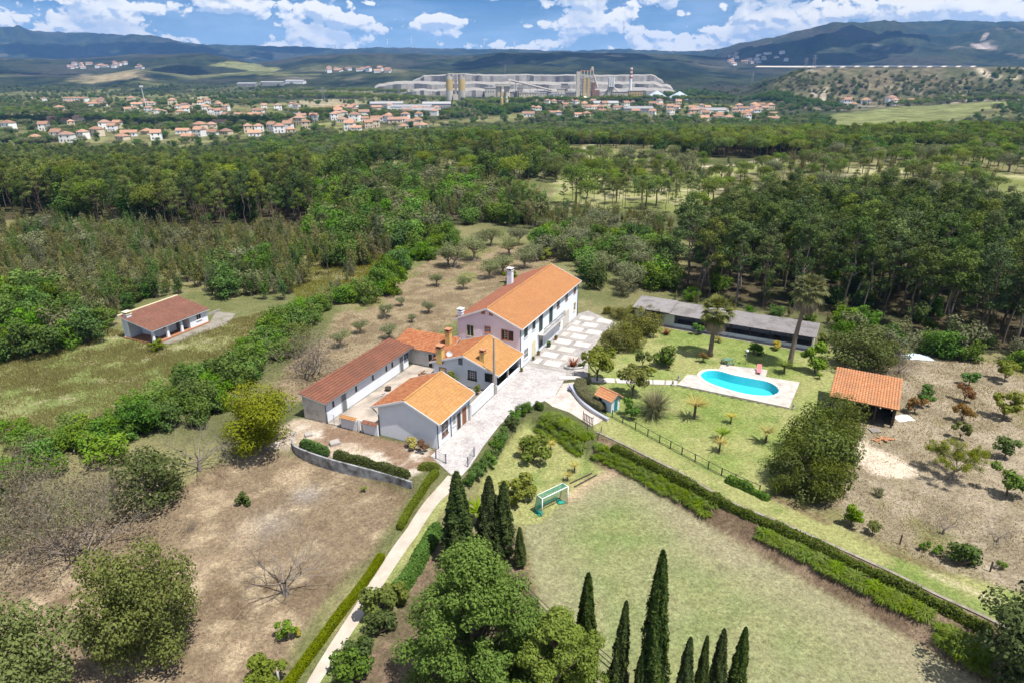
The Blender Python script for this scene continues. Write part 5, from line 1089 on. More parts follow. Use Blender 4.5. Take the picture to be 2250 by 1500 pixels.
def limb(p, q, r0, r1, rng, bend=.12, k=4):
    p, q = np.array(p, float), np.array(q, float); L = np.linalg.norm(q - p); pts = [p + (q - p) * t + (rng.normal(0, bend * L * .5, 3) if 0 < t < 1 else 0) for t in np.linspace(0, 1, k)]
    return [tuple(x) for x in pts], list(np.linspace(r0, r1, k))
def cluster_lobes(rng, n, rx, rz, zc, lr, flat=.75, top=False):
    """irregular set of lobes filling an ellipsoid"""
    out = []
    for _ in range(n):
        d = rng.normal(0, 1, 3); d /= np.linalg.norm(d); q = rng.random() ** .45
        if top and d[2] < -.25: d[2] *= -.6
        s = lr * rng.uniform(.7, 1.3); out.append(((d[0] * rx * q, d[1] * rx * q, zc + d[2] * rz * q), (s, s, s * flat)))
    return out
PROTO = {}
def proto(kind, fn, n): PROTO[kind] = [fn(np.random.default_rng(1000 + hash_(kind) + i), i) for i in range(n)]
def hash_(s): return sum(ord(c) * (i + 3) for i, c in enumerate(s)) % 9973
# each builder returns a list of (part name, mesh); unit height about the stated metres
def b_pine(rng, i):      # maritime pine 14 m, bare trunk
    h = 14; lean = rng.normal(0, .5, 2); cr0 = rng.uniform(.48, .62); paths = [limb((0, 0, 0), (lean[0], lean[1], h * .93), .17, .05, rng, .03, 6)]; lobes = []
    nb = rng.integers(15, 21)
    for k in range(nb):
        t = cr0 + (1 - cr0) * (k + .5) / nb; z = h * t; a = rng.uniform(0, 6.28); R_ = (2.5 * (1 - ((t - cr0) / (1 - cr0)) ** 1.5) + .45) * rng.uniform(.55, 1.15)
        c = (lean[0] * t + R_ * math.cos(a), lean[1] * t + R_ * math.sin(a), z + rng.uniform(0, .7)); s = rng.uniform(.65, 1.05)
        lobes.append((c, (s * 1.1, s * 1.1, s * .62))); paths.append(limb((lean[0] * t * .9, lean[1] * t * .9, z - .8), c, .055, .02, rng, .1, 3))
    lobes.append(((lean[0], lean[1], h), (.6, .6, .7)))
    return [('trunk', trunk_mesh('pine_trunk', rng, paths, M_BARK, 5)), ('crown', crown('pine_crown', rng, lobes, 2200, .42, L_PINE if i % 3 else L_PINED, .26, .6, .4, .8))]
def b_pined(rng, i):     # darker, fuller pine 15 m
    h = 15; lean = rng.normal(0, .6, 2); paths = [limb((0, 0, 0), (lean[0], lean[1], h * .9), .2, .06, rng, .03, 6)]; lobes = []
    for k in range(30):
        t = rng.uniform(.36, 1.0) ** .8; a = rng.uniform(0, 6.28); R_ = 3.1 * math.sin(math.pi * min(1, (t - .22) / .86)) * rng.uniform(.3, 1); c = (lean[0] * t + R_ * math.cos(a), lean[1] * t + R_ * math.sin(a), h * t); s = rng.uniform(.7, 1.15)
        lobes.append((c, (s, s, s * .7)))
        if k % 2: paths.append(limb((lean[0] * t * .9, lean[1] * t * .9, h * t - 1.2), c, .06, .02, rng, .1, 3))
    return [('trunk', trunk_mesh('pine_trunk', rng, paths, M_BARKG if i % 2 else M_BARK, 5)), ('crown', crown('dark_pine_crown', rng, lobes, 3400, .42, L_PINED, .3, .6, .35, .7))]
def b_umb(rng, i):       # rounded stone pine 9 m
    h = 9; rx = rng.uniform(2.6, 3.6); lobes = cluster_lobes(rng, 22, rx, 1.7, h - 2.5, 1.1, .8, True); lobes += [((rx * .75 * math.cos(a), rx * .75 * math.sin(a), h - 3.2 + rng.normal(0, .3)), (1.1, 1.1, .9)) for a in np.arange(0, 6.28, .8)]
    paths = [limb((0, 0, 0), (0, 0, h * .6), .22, .12, rng, .04, 4)] + [limb((0, 0, h * .45), (rx * .6 * math.cos(a), rx * .6 * math.sin(a), h * .75), .09, .03, rng, .1, 3) for a in rng.uniform(0, 6.28, 5)]
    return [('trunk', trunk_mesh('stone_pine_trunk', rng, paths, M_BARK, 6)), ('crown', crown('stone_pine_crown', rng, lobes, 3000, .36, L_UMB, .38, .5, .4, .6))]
def b_bushy(mat, h=4.0, rx=2.2, n=1700, sz=.34, nl=16, lr=.85, trunk=M_BARK, zlow=.55):
    def f(rng, i):
        rxx = rx * rng.uniform(.85, 1.15); lobes = cluster_lobes(rng, nl, rxx, h * .38, h * zlow, lr, .85); lobes += cluster_lobes(rng, nl // 2, rxx * .9, h * .12, h * .24, lr * .9, .8)
        paths = [limb((0, 0, 0), (rng.normal(0, .2), rng.normal(0, .2), h * .7), .10, .04, rng, .06, 4)] + [limb((0, 0, h * .15), (rxx * .6 * math.cos(a), rxx * .6 * math.sin(a), h * .6), .05, .015, rng, .1, 3) for a in rng.uniform(0, 6.28, 4)]
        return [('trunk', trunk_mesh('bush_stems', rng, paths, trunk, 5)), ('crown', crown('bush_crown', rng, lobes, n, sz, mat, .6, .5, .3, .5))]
    return f
def b_scrub(mat, n=1100):   # feathery upright scrub 5 m
    def f(rng, i):
        paths, lobes = [], []
        for k in range(7):
            a = rng.uniform(0, 6.28); R_ = rng.uniform(.2, 1.4); hh = rng.uniform(3.0, 5.6); q = (R_ * math.cos(a), R_ * math.sin(a), hh); paths.append(limb((q[0] * .2, q[1] * .2, 0), q, .05, .012, rng, .06, 4))
            for t in (.4, .6, .8, .97): lobes.append(((q[0] * t + rng.normal(0, .15), q[1] * t + rng.normal(0, .15), hh * t), (.65 * (1.35 - t), .65 * (1.35 - t), .75)))
        return [('trunk', trunk_mesh('scrub_stems', rng, paths, M_BARKG, 4)), ('crown', crown('scrub_crown', rng, lobes, n, .30, mat, .32, .75, .5, .7))]
    return f
def b_olive(rng, i):
    h = 3.6; paths, lobes = [limb((0, 0, 0), (0, 0, 1.1), .2, .14, rng, .08, 3)], []
    for k in range(7):
        a = k * .9 + rng.uniform(-.3, .3); R_ = rng.uniform(.7, 1.5); q = (R_ * math.cos(a), R_ * math.sin(a), rng.uniform(1.9, 3.1)); paths.append(limb((0, 0, 1.0), q, .08, .02, rng, .12, 4)); s = rng.uniform(.55, .85); lobes.append((q, (s, s, s * .85)))
    lobes += cluster_lobes(rng, 14, 1.4, .8, 2.4, .65, .85)
    return [('trunk', trunk_mesh('olive_trunk', rng, paths, M_BARKG, 6)), ('crown', crown('olive_crown', rng, lobes, 2600, .22, L_OLIVE, .35, .65, .3, .7))]
def b_cyp(rng, i):       # 10 m column
    h = 10.0; n = 9000; t = rng.random(n) ** .85; a = rng.uniform(0, 6.28, n); fl = 1 + .16 * np.sin(a * 5 + t * 9 + i) + .12 * np.sin(a * 9 - t * 23) + .36 * (fbm(a * 2.2, t * 18, 4, 3 + i) - .5) * 2
    R_ = .80 * (np.clip(t / .12, 0, 1) ** .5) * (np.clip(1 - t, 0, 1) ** .55) * (1.12 - .25 * t) * fl * (1 - .25 * rng.random(n) ** 2); p = np.stack([R_ * np.cos(a), R_ * np.sin(a), .25 + t * (h - .25)], 1)
    d = np.stack([np.cos(a), np.sin(a), np.full(n, .45)], 1); v, q = leaves(p, d, .26, rng, .38, .55); rn = np.clip(rng.random(n) * .6 + .6 * (fl - .85), 0, 1)  # leaf tone: partly random, lighter on outer ridges, darker in hollows
    return [('trunk', trunk_mesh('cypress_trunk', rng, [limb((0, 0, 0), (0, 0, h * .8), .16, .03, rng, .0, 4)], M_BARK, 6)), ('crown', npmesh('cypress_crown', v, q, rn, L_CYP))]
def skeleton(rng, start, direc, length, r0, depth, out, spread=.6, tips=None, up=.15, kids=(2, 4)):
    p = np.array(start, float); d = np.array(direc, float); d /= np.linalg.norm(d); pts, rad = [tuple(p)], [r0]; k = 4
    for j in range(k):
        d = d + rng.normal(0, .12, 3) + np.array([0, 0, up * .15]); d /= np.linalg.norm(d); p = p + d * length / k; pts.append(tuple(p)); rad.append(r0 * (1 - .5 * (j + 1) / k))
    out.append((pts, rad))
    if depth == 0:
        if tips is not None: tips.append(tuple(p))
        return
    for _ in range(rng.integers(*kids)):
        i = rng.integers(2, k + 1); nd = d + rng.normal(0, spread, 3) + np.array([0, 0, up]); skeleton(rng, pts[i], nd, length * rng.uniform(.55, .8), rad[i] * .65, depth - 1, out, spread, tips, up, kids)
    if tips is not None: tips.append(tuple(p))
def b_bare(rng, i):      # leafless spreading tree 5.5 m
    out, tips = [], []; skeleton(rng, (0, 0, 0), (0, 0, 1), .9, .20, 0, out)
    for a in np.arange(0, 6.28, .9): skeleton(rng, (0, 0, .85), (math.cos(a) * 1.0, math.sin(a) * 1.0, rng.uniform(.35, 1.3)), 2.0, .055, 4, out, .6, tips, .16, (3, 5))
    parts = [('trunk', trunk_mesh('bare_trunk', rng, out[:1], M_BARKG, 7)), ('branches', trunk_mesh('bare_branches', rng, out[1:], M_BARKG, 3))]
    return parts
def b_twiggy(mat, leafn):   # bare bush with a veil of small dry leaves/twigs
    def f(rng, i):
        out, tips = [], []
        for a in rng.uniform(0, 6.28, 15): skeleton(rng, (rng.normal(0, .3), rng.normal(0, .3), 0), (math.cos(a) * .8, math.sin(a) * .8, rng.uniform(.6, 1.6)), 1.6, .035, 3, out, .65, tips, .1, (3, 5))
        t = np.array(tips); k = rng.integers(0, len(t), leafn); p = t[k] + rng.normal(0, .32, (leafn, 3)); p[:, 2] = np.abs(p[:, 2]) + .05; v, q = leaves(p, rng.normal(0, 1, (leafn, 3)) + [0, 0, .5], .11, rng, .35, .5)
        return [('branches', trunk_mesh('twig_branches', rng, out, M_BARKG, 3)), ('crown', npmesh('twig_crown', v, q, rng.random(leafn), mat))]
    return f
def b_open(mat, h, rx, n, sz, th, nl=30, lr=.75, bark=M_BARKG, leafasp=.5):   # open-crowned broadleaf with visible limbs
    def f(rng, i):
        out, tips = [], []; skeleton(rng, (0, 0, 0), (0, 0, 1), th, .24 * h / 7, 0, out, up=0)
        for a in np.arange(0, 6.28, .75): skeleton(rng, (0, 0, th * .95), (math.cos(a) * .95, math.sin(a) * .95, rng.uniform(.5, 1.6)), h * .33, .09 * h / 7, 3, out, .55, tips, .15, (2, 4))
        t = np.array(tips); t[:, :2] *= np.minimum(1, rx / (np.linalg.norm(t[:, :2], axis=1)[:, None] + 1e-6)); t[:, 2] = np.minimum(t[:, 2], h * .95)
        k = rng.choice(len(t), min(len(t), 90), replace=False); lobes = [(tuple(t[j]), (lr * s, lr * s, lr * s * .8)) for j, s in zip(k, rng.uniform(.6, 1.25, len(k)))]
        return [('trunk', trunk_mesh('limb_trunk', rng, out[:1], bark, 8)), ('branches', trunk_mesh('limb_branches', rng, out[1:], bark, 4)), ('crown', crown('open_crown', rng, lobes, n, sz, mat, leafasp, .8, .4, .6))]
    return f
def b_small(mat, n=1000, sz=.24, th=.45, h=2.6, rx=1.15):
    def f(rng, i):
        lobes = cluster_lobes(rng, 9, rx * rng.uniform(.8, 1.0), (h - th) * .40, th + (h - th) * .5, rx * .36, .85); paths = [limb((0, 0, 0), (0, 0, th + .4), .07, .05, rng, .08, 3)] + [limb((0, 0, th), (rx * .6 * math.cos(a), rx * .6 * math.sin(a), th + (h - th) * .5), .035, .012, rng, .1, 3) for a in rng.uniform(0, 6.28, 5)]
        return [('trunk', trunk_mesh('small_trunk', rng, paths, M_BARK, 5)), ('crown', crown('small_crown', rng, lobes, n, sz, mat, .6, .55, .35, .55))]
    return f
def blades(rng, n, L, w, droop, spread=1.0, base=.08, seg=3, up=.7):
    """strap leaves arching from a centre"""
    V_, Q_ = [], []
    for k in range(n):
        a = rng.uniform(0, 6.28); e = rng.uniform(up * .5, up * 1.6); l = L * rng.uniform(.6, 1.15); d = np.array([math.cos(a) * spread, math.sin(a) * spread, e]); d /= np.linalg.norm(d); p = np.array([math.cos(a) * base * rng.random(), math.sin(a) * base * rng.random(), 0]); s = np.array([-math.sin(a), math.cos(a), 0]) * w
        k0 = len(V_)
        for j in range(seg + 1):
            t = j / seg; wd = s * (1 - t * t) + s * .05; V_ += [p - wd, p + wd]; p = p + d * l / seg; d = d + np.array([0, 0, -droop / seg]); d /= np.linalg.norm(d)
        for j in range(seg): Q_.append((k0 + 2 * j, k0 + 2 * j + 1, k0 + 2 * j + 3, k0 + 2 * j + 2))
    return np.array(V_), np.array(Q_)
def b_clump(mat, n, L, w, droop, stem=0, up=.7):
    def f(rng, i):
        v, q = blades(rng, n, L, w, droop, up=up); v[:, 2] += stem; rn = np.repeat(rng.random(n), len(q) // n); parts = [('leaves', npmesh('clump_leaves', v, q, rn, mat))]
        if stem: parts.insert(0, ('stem', trunk_mesh('clump_stem', rng, [limb((0, 0, 0), (0, 0, stem + .1), .07, .06, rng, .05, 3)], M_BARK, 6)))
        return parts
    return f
proto('pine', b_pine, 6); proto('pined', b_pined, 5); proto('umb', b_umb, 4)
proto('bush', b_bushy(L_BUSH), 4); proto('dbush', b_bushy(L_DARKB, 6, 2.8, 2200, .42, 20, 1.05), 4); proto('gbush', b_bushy(L_GREYG, 4.5, 2.1, 1700, .30), 3)
proto('mbush', b_bushy(L_MAGN, 4, 2.0, 3600, .20, 18, .8), 3); proto('obush', b_bushy(L_OLGR, 4, 2.0, 3600, .20, 18, .8), 3); proto('scrub', b_scrub(L_SCRUB), 5); proto('scrubg', b_scrub(L_DARKB), 3); proto('scrubw', b_scrub(L_GREYG, 800), 2)
proto('olive', b_olive, 5); proto('cyp', b_cyp, 4); proto('bare', b_bare, 3); proto('twig', b_twiggy(L_TWIG, 2600), 3); proto('twigg', b_twiggy(L_TWIG, 5200), 2)
def b_big(mat, h, rx, n, sz, nl=60):
    def f(rng, i):
        lobes = []; paths = [limb((0, 0, 0), (0, 0, h * .75), .22, .08, rng, .04, 5)]
        for k in range(nl):
            t = rng.uniform(.16, .97); prof = math.sin(math.pi * min(1., (t + .12) / 1.1)) ** .75 * (1.1 - .45 * t); a = rng.uniform(0, 6.28); q = rng.random() ** .45 * prof * rx * rng.uniform(.75, 1.08); c = (q * math.cos(a), q * math.sin(a), h * t); s = rng.uniform(.4, .82) * h / 9.5; lobes.append((c, (s, s, s * .75)))
            if k % 2 == 0: paths.append(limb((0, 0, h * t * .6), c, .06, .02, rng, .1, 4))
        return [('trunk', trunk_mesh('big_trunk', rng, paths[:1], M_BARK, 8)), ('branches', trunk_mesh('big_branches', rng, paths[1:], M_BARK, 5)), ('crown', crown('big_crown', rng, lobes, n, sz, mat, .5, .7, .4, .6))]
    return f
proto('walnut', b_open(L_WALN, 6.0, 3.9, 17000, .13, 1.3, lr=.55), 2); proto('bigtree', b_big(L_BIGT, 9.5, 4.0, 70000, .155, 210), 1); proto('limetree', b_big(L_LIMET, 6, 2.8, 26000, .14, 80), 1); proto('roundtree', b_bushy(L_YGRN, 5.6, 2.6, 16000, .16, 46, .85), 1)
proto('roundwalnut', b_bushy(L_WALNG, 6.2, 2.8, 20000, .15, 74, .68), 2)
proto('fruit', b_small(L_BUSH), 4); proto('lemon', b_small(L_LIME, 1000, .26), 3); proto('redfruit', b_small(L_REDM, 900), 2); proto('bushlow', b_small(L_DARKB, 1000, .24, .15, 1.6, 1.2), 3); proto('yellowbush', b_small(L_YEL, 700, .22, .2, 1.2, .7), 1)
proto('limebush', b_small(L_LIME, 1600, .22, .1, 1.8, 1.1), 2)
proto('agap', b_clump(L_AGAP, 120, .70, .036, 1.9, 0, 1.2), 4); proto('yucca', b_clump(L_YEL, 60, .75, .035, .8, .7), 2); proto('greenyucca', b_clump(L_AGAP, 60, .7, .04, .7, .5), 2); proto('pampas', b_clump(L_GREYG, 420, 2.2, .02, 1.4, 0, 1.4), 1); proto('pampasdry', b_clump(L_DRY, 260, 2.3, .015, .9, 0, 2.2), 1); proto('redclump', b_clump(L_RED, 70, 1.25, .04, .5, 0, 1.2), 1)
NAMES = dict(roundwalnut='walnut_tree', obush='evergreen_shrub', roundtree='walnut_tree', pine='pine_tree', pined='pine_tree', umb='stone_pine', bush='leafy_bush', dbush='broadleaf_tree', gbush='grey_green_bush', mbush='evergreen_shrub', scrub='scrub_tree', scrubg='scrub_tree', scrubw='scrub_tree', olive='olive_tree', cyp='cypress_tree', bare='bare_tree', twig='bare_bush', twigg='bare_bush', walnut='walnut_tree', bigtree='broadleaf_tree', limetree='broadleaf_tree', fruit='fruit_tree', lemon='lemon_tree', redfruit='fruit_tree', bushlow='evergreen_shrub', yellowbush='yellow_shrub', limebush='lime_green_shrub', agap='agapanthus_clump', yucca='yucca_plant', greenyucca='yucca_plant', pampas='pampas_grass', pampasdry='pampas_grass', redclump='flax_plant')
CATS = dict(roundwalnut='tree', obush='shrub', roundtree='tree', pine='tree', pined='tree', umb='tree', dbush='tree', olive='tree', cyp='tree', bare='tree', walnut='tree', bigtree='tree', limetree='tree', fruit='tree', lemon='tree', redfruit='tree', scrub='tree', scrubg='tree', scrubw='tree', bush='bush', gbush='bush', mbush='shrub', twig='bush', twigg='bush', bushlow='shrub', yellowbush='shrub', limebush='shrub', agap='plant', yucca='plant', greenyucca='plant', pampas='grass', pampasdry='grass', redclump='plant')
vr = random.Random(21)
def plant(kind, x, y, z=None, sc=1.0, label='', group=None, var=None, rz=None, sxy=None):
    ps = PROTO[kind]; ps = ps[vr.randrange(len(ps)) if var is None else var % len(ps)]; z = Tz(x, y) if z is None else z
    s3 = (sc * (sxy or 1), sc * (sxy or 1), sc); o = thing(NAMES[kind], label, CATS[kind], (x, y, z), vr.uniform(0, 6.28) if rz is None else rz, group, s3)
    for nm, me in ps: link(bpy.data.objects.new(nm, me), o)
    return o
PH = dict(roundwalnut=6.3, obush=4.3, roundtree=6.2, pine=14.5, pined=15.5, umb=9, bush=4.3, dbush=6.3, gbush=4.7, mbush=4.3, scrub=5.6, scrubg=5.6, scrubw=5.6, olive=3.6, cyp=10, bare=5.3, twig=4.2, twigg=4.2, walnut=6.0, bigtree=9.5, limetree=6, fruit=2.6, lemon=2.6, redfruit=2.6, bushlow=1.7, yellowbush=1.3, limebush=1.9, agap=.6, yucca=1.4, greenyucca=1.2, pampas=1.9, pampasdry=2.4, redclump=1.1)
def plant_px(kind, px, py, top=None, label='', wid=None, **k):
    """plant with its foot at a photo pixel; top = photo row of its tip"""
    x, y, z = gp(px, py); sc = k.pop('sc', 1.0)
    if top is not None: sc = (zat(px, top, y) - z) / PH[kind]
    return plant(kind, x, y, z, sc, label, **k)
# ================================================================== PLANTING NEAR THE HOUSE
proto('conifer', b_bushy(L_PINED, 7, 2.4, 7000, .26, 26, 1.0), 2); PH['conifer'] = 7.4; NAMES['conifer'] = 'conifer_tree'; CATS['conifer'] = 'tree'
_plant0 = plant
def plant(kind, x, y, z=None, sc=1.0, label='', group=None, var=None, rz=None, sxy=None):
    ps = PROTO[kind]
    if len(ps[0]) > 1: return _plant0(kind, x, y, z, sc, label, group, var, rz, sxy)
    me = ps[vr.randrange(len(ps)) if var is None else var % len(ps)][0][1]; z = Tz(x, y) if z is None else z
    o = link(bpy.data.objects.new(NAMES[kind], me)); o.location = (x, y, z); o.rotation_euler = (0, 0, vr.uniform(0, 6.28) if rz is None else rz); o.scale = (sc * (sxy or 1), sc * (sxy or 1), sc)
    return tag(o, label, CATS[kind], group)
for px, py, top, w, lb in ((1008, 1232, 1035, 1.75, 'thick dark cypress nearest the narrow path'), (1072, 1216, 1046, 1.6, 'left one of two cypresses grown together by the round lime bush'), (1103, 1222, 1056, 1.5, 'right one of two cypresses grown together by the round lime bush'), (1143, 1245, 1158, 1.5, 'short narrow cypress right of the joined pair'),
                           (1282, 1510, 1258, 1.05, 'tall cypress right of the big broadleaf crown at the bottom'), (1350, 1560, 1318, .85, 'slim cypress second in the bottom row on the lawn edge'), (1424, 1580, 1205, .85, 'tallest cypress in the bottom row'), (1396, 1590, 1425, .9, 'low cypress hugging the left foot of the tallest one'),
                           (1490, 1600, 1400, 1.0, 'small cypress just right of the tallest one'), (1524, 1600, 1396, .8, 'thin cypress in the middle of the right bottom group'), (1562, 1590, 1386, 1.05, 'cypress second from the right in the bottom row'), (1604, 1580, 1381, 1.05, 'rightmost cypress in the bottom row')):
    o = plant_px('cyp', px, py, top, lb, sxy=w * 1.05, group='cypresses by the sunken lawn'); o.rotation_euler = (vr.uniform(-.025, .025), vr.uniform(-.025, .025), o.rotation_euler.z)
plant_px('bigtree', 1048, 1545, 1192, 'big bushy green broadleaf tree at the bottom centre', sxy=.95); plant_px('limetree', 1215, 1590, 1345, 'lighter green broadleaf tree overlapping the big one at the bottom', sxy=1.0)
plant_px('roundwalnut', 335, 1445, 1172, 'rounded thin-leaved walnut tree in the dirt lot', var=0, sxy=.84); plant_px('roundwalnut', 60, 1620, 1340, 'large rounded walnut tree in the bottom left corner', var=1, sxy=1.0); plant_px('roundtree', 570, 985, 828, 'rounded yellow-green tree left of the stable end wall', sxy=1.1)
plant_px('bare', 628, 1306, 1135, 'leafless spreading tree casting a branch shadow on the dirt lot', var=0); plant_px('bare', 440, 1032, 905, 'leafless grey tree left of the yellow-green tree', var=1); plant_px('twig', 680, 822, 690, 'twiggy grey half-bare tree behind the stable range', var=0, sxy=1.25)
plant_px('twigg', 175, 1215, 985, 'wide brown half-bare thicket at the left of the dirt lot', var=0, sxy=1.0); plant_px('twigg', 60, 1160, 985, 'brown half-bare bush at the far left edge', var=1); plant_px('twig', 270, 1110, 985, 'tangled brown leafless bush above the dirt lot', var=1, sxy=.95)
plant_px('mbush', 345, 1112, 985, 'olive-brown bushy tree at the upper edge of the dirt lot', var=2, sxy=1.15)
plant_px('conifer', 2222, 1520, 1282, 'dark conifer in the bottom right corner', var=0); plant_px('conifer', 2300, 1490, 1330, 'dark conifer cut by the right frame edge', var=1)
for px, py, top, k, lb in ((534, 1106, 1083, 'bushlow', 'small round green shrub alone in the dirt lot'), (630, 1402, 1360, 'fruit', 'small leafy fruit sapling near the hedge in the dirt lot'), (580, 1512, 1452, 'limebush', 'lime green shrub at the bottom edge of the dirt lot'), (652, 1395, 1378, 'yellowbush', 'tiny yellow-green shrub beside the sapling'), (420, 1165, 1140, 'twig', 'tiny dead sapling above the walnut tree'), (800, 1080, 1065, 'greenyucca', 'tiny green weed in the upper dirt lot'),
                           (1137, 1098, 1040, 'limebush', 'round bright lime bush behind the joined cypresses'), (1055, 1150, 1085, 'greenyucca', 'green spiky plant between the two dark cypresses'), (1172, 1010, 955, 'limebush', 'round green shrub in the lower garden bed'), (1150, 1004, 972, 'yucca', 'yellow spiky plant left in the lower garden bed'), (1210, 990, 962, 'yucca', 'yellow spiky plant right in the lower garden bed'), (1262, 1038, 1010, 'yucca', 'yellow spiky plant right of the goal, upper one'), (1247, 1056, 1033, 'yucca', 'yellow spiky plant right of the goal, lower one'),
                           (840, 1350, 1272, 'lemon', 'lime green small tree beside the narrow path'), (833, 1395, 1348, 'bushlow', 'round clipped green bush below the lime green small tree'), (868, 1330, 1285, 'limebush', 'green shrub behind the lime green small tree'), (790, 1452, 1410, 'bushlow', 'dark green shrub along the path near the bottom'), (765, 1490, 1440, 'bushlow', 'dark green shrub nearest the bottom beside the path'), (806, 1425, 1400, 'bushlow', 'small dark shrub between two path-side bushes'),
                           (905, 985, 960, 'yellowbush', 'yellow shrub by the blank gable wall'), (930, 992, 962, 'redfruit', 'small reddish shrub at the blank gable foot')):
    plant_px(k, px, py, top, lb)
for px, py, top, k, lb in ((1470, 806, 762, 'bushlow', 'big dark round conifer shrub on the pool lawn'), (1390, 868, 798, 'lemon', 'leafy lemon tree beside the slab path'), (1312, 836, 758, 'lemon', 'lemon tree at the corner of the court'), (1412, 806, 766, 'lemon', 'low spreading lemon tree on the upper pool lawn'), (1430, 826, 805, 'lemon', 'small lemon shrub above the slab path'), (1386, 918, 872, 'fruit', 'small round tree right of the kiosk'),
                           (1525, 920, 862, 'yucca', 'tall branching yellow yucca below the pool'), (1605, 930, 902, 'yucca', 'small yellow yucca right below the pool'), (1586, 968, 932, 'greenyucca', 'spiky green plant in mid lawn, upper one'), (1580, 992, 955, 'yucca', 'spiky yellow plant in mid lawn, lower one'), (1682, 972, 926, 'yucca', 'yellow yucca near the dark tree clump'), (1722, 820, 782, 'greenyucca', 'spiky plant beside the taller palm'),
                           (1655, 778, 752, 'bushlow', 'small green shrub between palms near the lean-to'), (1545, 795, 770, 'redfruit', 'small reddish shrub left of the pool table'), (1465, 735, 718, 'redclump', 'small red-leaved plant before the lean-to'), (1705, 768, 748, 'yellowbush', 'small pale shrub in front of the lean-to'), (1790, 818, 748, 'fruit', 'slender fruit tree at the right side of the pool lawn'), (1812, 772, 730, 'lemon', 'leafy tree at the right end of the lean-to'), (1535, 735, 705, 'fruit', 'small dark tree in front of the lean-to'), (1800, 832, 815, 'greenyucca', 'tiny spiky plant right of the pool'), (1578, 752, 738, 'yellowbush', 'pale round shrub right of the shorter palm')):
    plant_px(k, px, py, top, lb)
plant_px('pampas', 1438, 912, 850, 'big grey-green pampas grass clump on the lower lawn', sxy=.78); plant_px('pampasdry', 1436, 908, 842, 'dry upright plumes of the pampas grass clump', sxy=.78); x, y = at(1258, 808); plant('redclump', x, y, .2, 1.3, 'red-leaved flax plant in the boat-shaped basin'); x, y = at(1280, 808); plant('bushlow', x, y, .1, .45, 'small green shrub beside the red-leaved flax')
# evergreen shrubs along the right side of the court
for i, (px, py, top, w) in enumerate(((1405, 735, 668, 1.2), (1432, 712, 668, 1.1), (1375, 752, 690, 1.15), (1350, 770, 712, 1.1), (1335, 748, 722, 1.1), (1392, 770, 722, 1.0), (1418, 740, 690, 1.0), (1365, 700, 668, 1.5), (1395, 690, 665, 1.3), (1335, 690, 668, 1.2))):
    plant_px('obush', px, py, top, ('brownish green evergreen shrub in the clump right of the court slabs' if i < 7 else 'dark evergreen shrub at the far end of the court'), sxy=w, group='shrub clump right of the court' if i < 7 else 'shrubs at the far court end')
for i, (px, py, top, w) in enumerate(((1825, 940, 862, 1.1), (1845, 985, 880, .95), (1780, 990, 885, 1.1), (1740, 1045, 945, 1.1), (1800, 1060, 935, 1.1), (1838, 1035, 930, .95), (1765, 1090, 985, 1.15), (1812, 1100, 1000, 1.0), (1722, 1085, 1010, .9), (1850, 945, 885, .8))):
    plant_px('mbush', px, py, top, 'dense dark evergreen of the lawn-orchard clump, ' + ('topmost beside the barn roof', 'right of the topmost one', 'upper left facing the pool', 'lower left at the lawn side', 'in the very middle', 'right side facing the bare patch', 'bottom left above the fence', 'bottom right at the orchard', 'leftmost low one at the fence end', 'smallest against the barn corner')[i], sxy=w * .86, group='evergreen clump between lawn and orchard')
plant_px('mbush', 1885, 806, 712, 'large brown-green evergreen behind the open barn', sxy=1.2); plant_px('mbush', 1930, 812, 745, 'brown-green evergreen just above the barn roof', sxy=1.1); plant_px('twig', 1975, 818, 760, 'half-bare bush above the right end of the barn')
for i, (px, py, top, k, lb) in enumerate(((2095, 1054, 962, 'walnut', 'open small orchard tree with dark trunk, nearest the bare patch'), (2206, 1008, 955, 'fruit', 'dense green orchard tree, upper of two at the right'), (2212, 1088, 1015, 'fruit', 'dense green orchard tree, lower of two at the right'), (2108, 965, 925, 'lemon', 'light green orchard sapling in the middle row'), (2112, 925, 880, 'redfruit', 'red-tinged orchard tree, lower of two'), (2118, 882, 842, 'redfruit', 'red-tinged orchard tree, upper of two'), (2128, 848, 806, 'fruit', 'round green orchard tree at the top of the middle row'), (2206, 838, 790, 'lemon', 'yellow-green orchard tree near the wood edge'), (2203, 922, 858, 'lemon', 'pale orchard tree with yellow top at the right edge'),
                                          (2028, 890, 842, 'fruit', 'green shrub right of the barn, upper one'), (2008, 908, 868, 'redfruit', 'brownish shrub right of the barn, lower one'), (1868, 1155, 1105, 'fruit', 'small fruit tree at the orchard edge below the dark clump'), (1916, 1172, 1143, 'lemon', 'lime shrub second along the orchard edge'), (2028, 1208, 1186, 'fruit', 'low shrub third along the orchard edge'), (2056, 1218, 1196, 'fruit', 'low shrub fourth along the orchard edge'), (2108, 1242, 1195, 'bushlow', 'round green shrub fifth along the orchard edge'), (2200, 1250, 1228, 'fruit', 'small shrub at the right end of the orchard edge'),
                                          (2072, 1172, 1100, 'bare', 'thin bare sapling in the lower orchard'), (2192, 1190, 1130, 'bare', 'thin bare sapling at the lower right of the orchard'), (1930, 1090, 1068, 'gbush', 'tiny grey shrub in the bare orchard ground'), (2110, 780, 690, 'gbush', 'silvery grey tree at the wood edge above the orchard'), (2240, 800, 735, 'gbush', 'silvery grey tree cut by the right edge'), (1965, 790, 715, 'gbush', 'grey-green tree behind the pale blue tarpaulin'))):
    plant_px(k, px, py, top, lb)
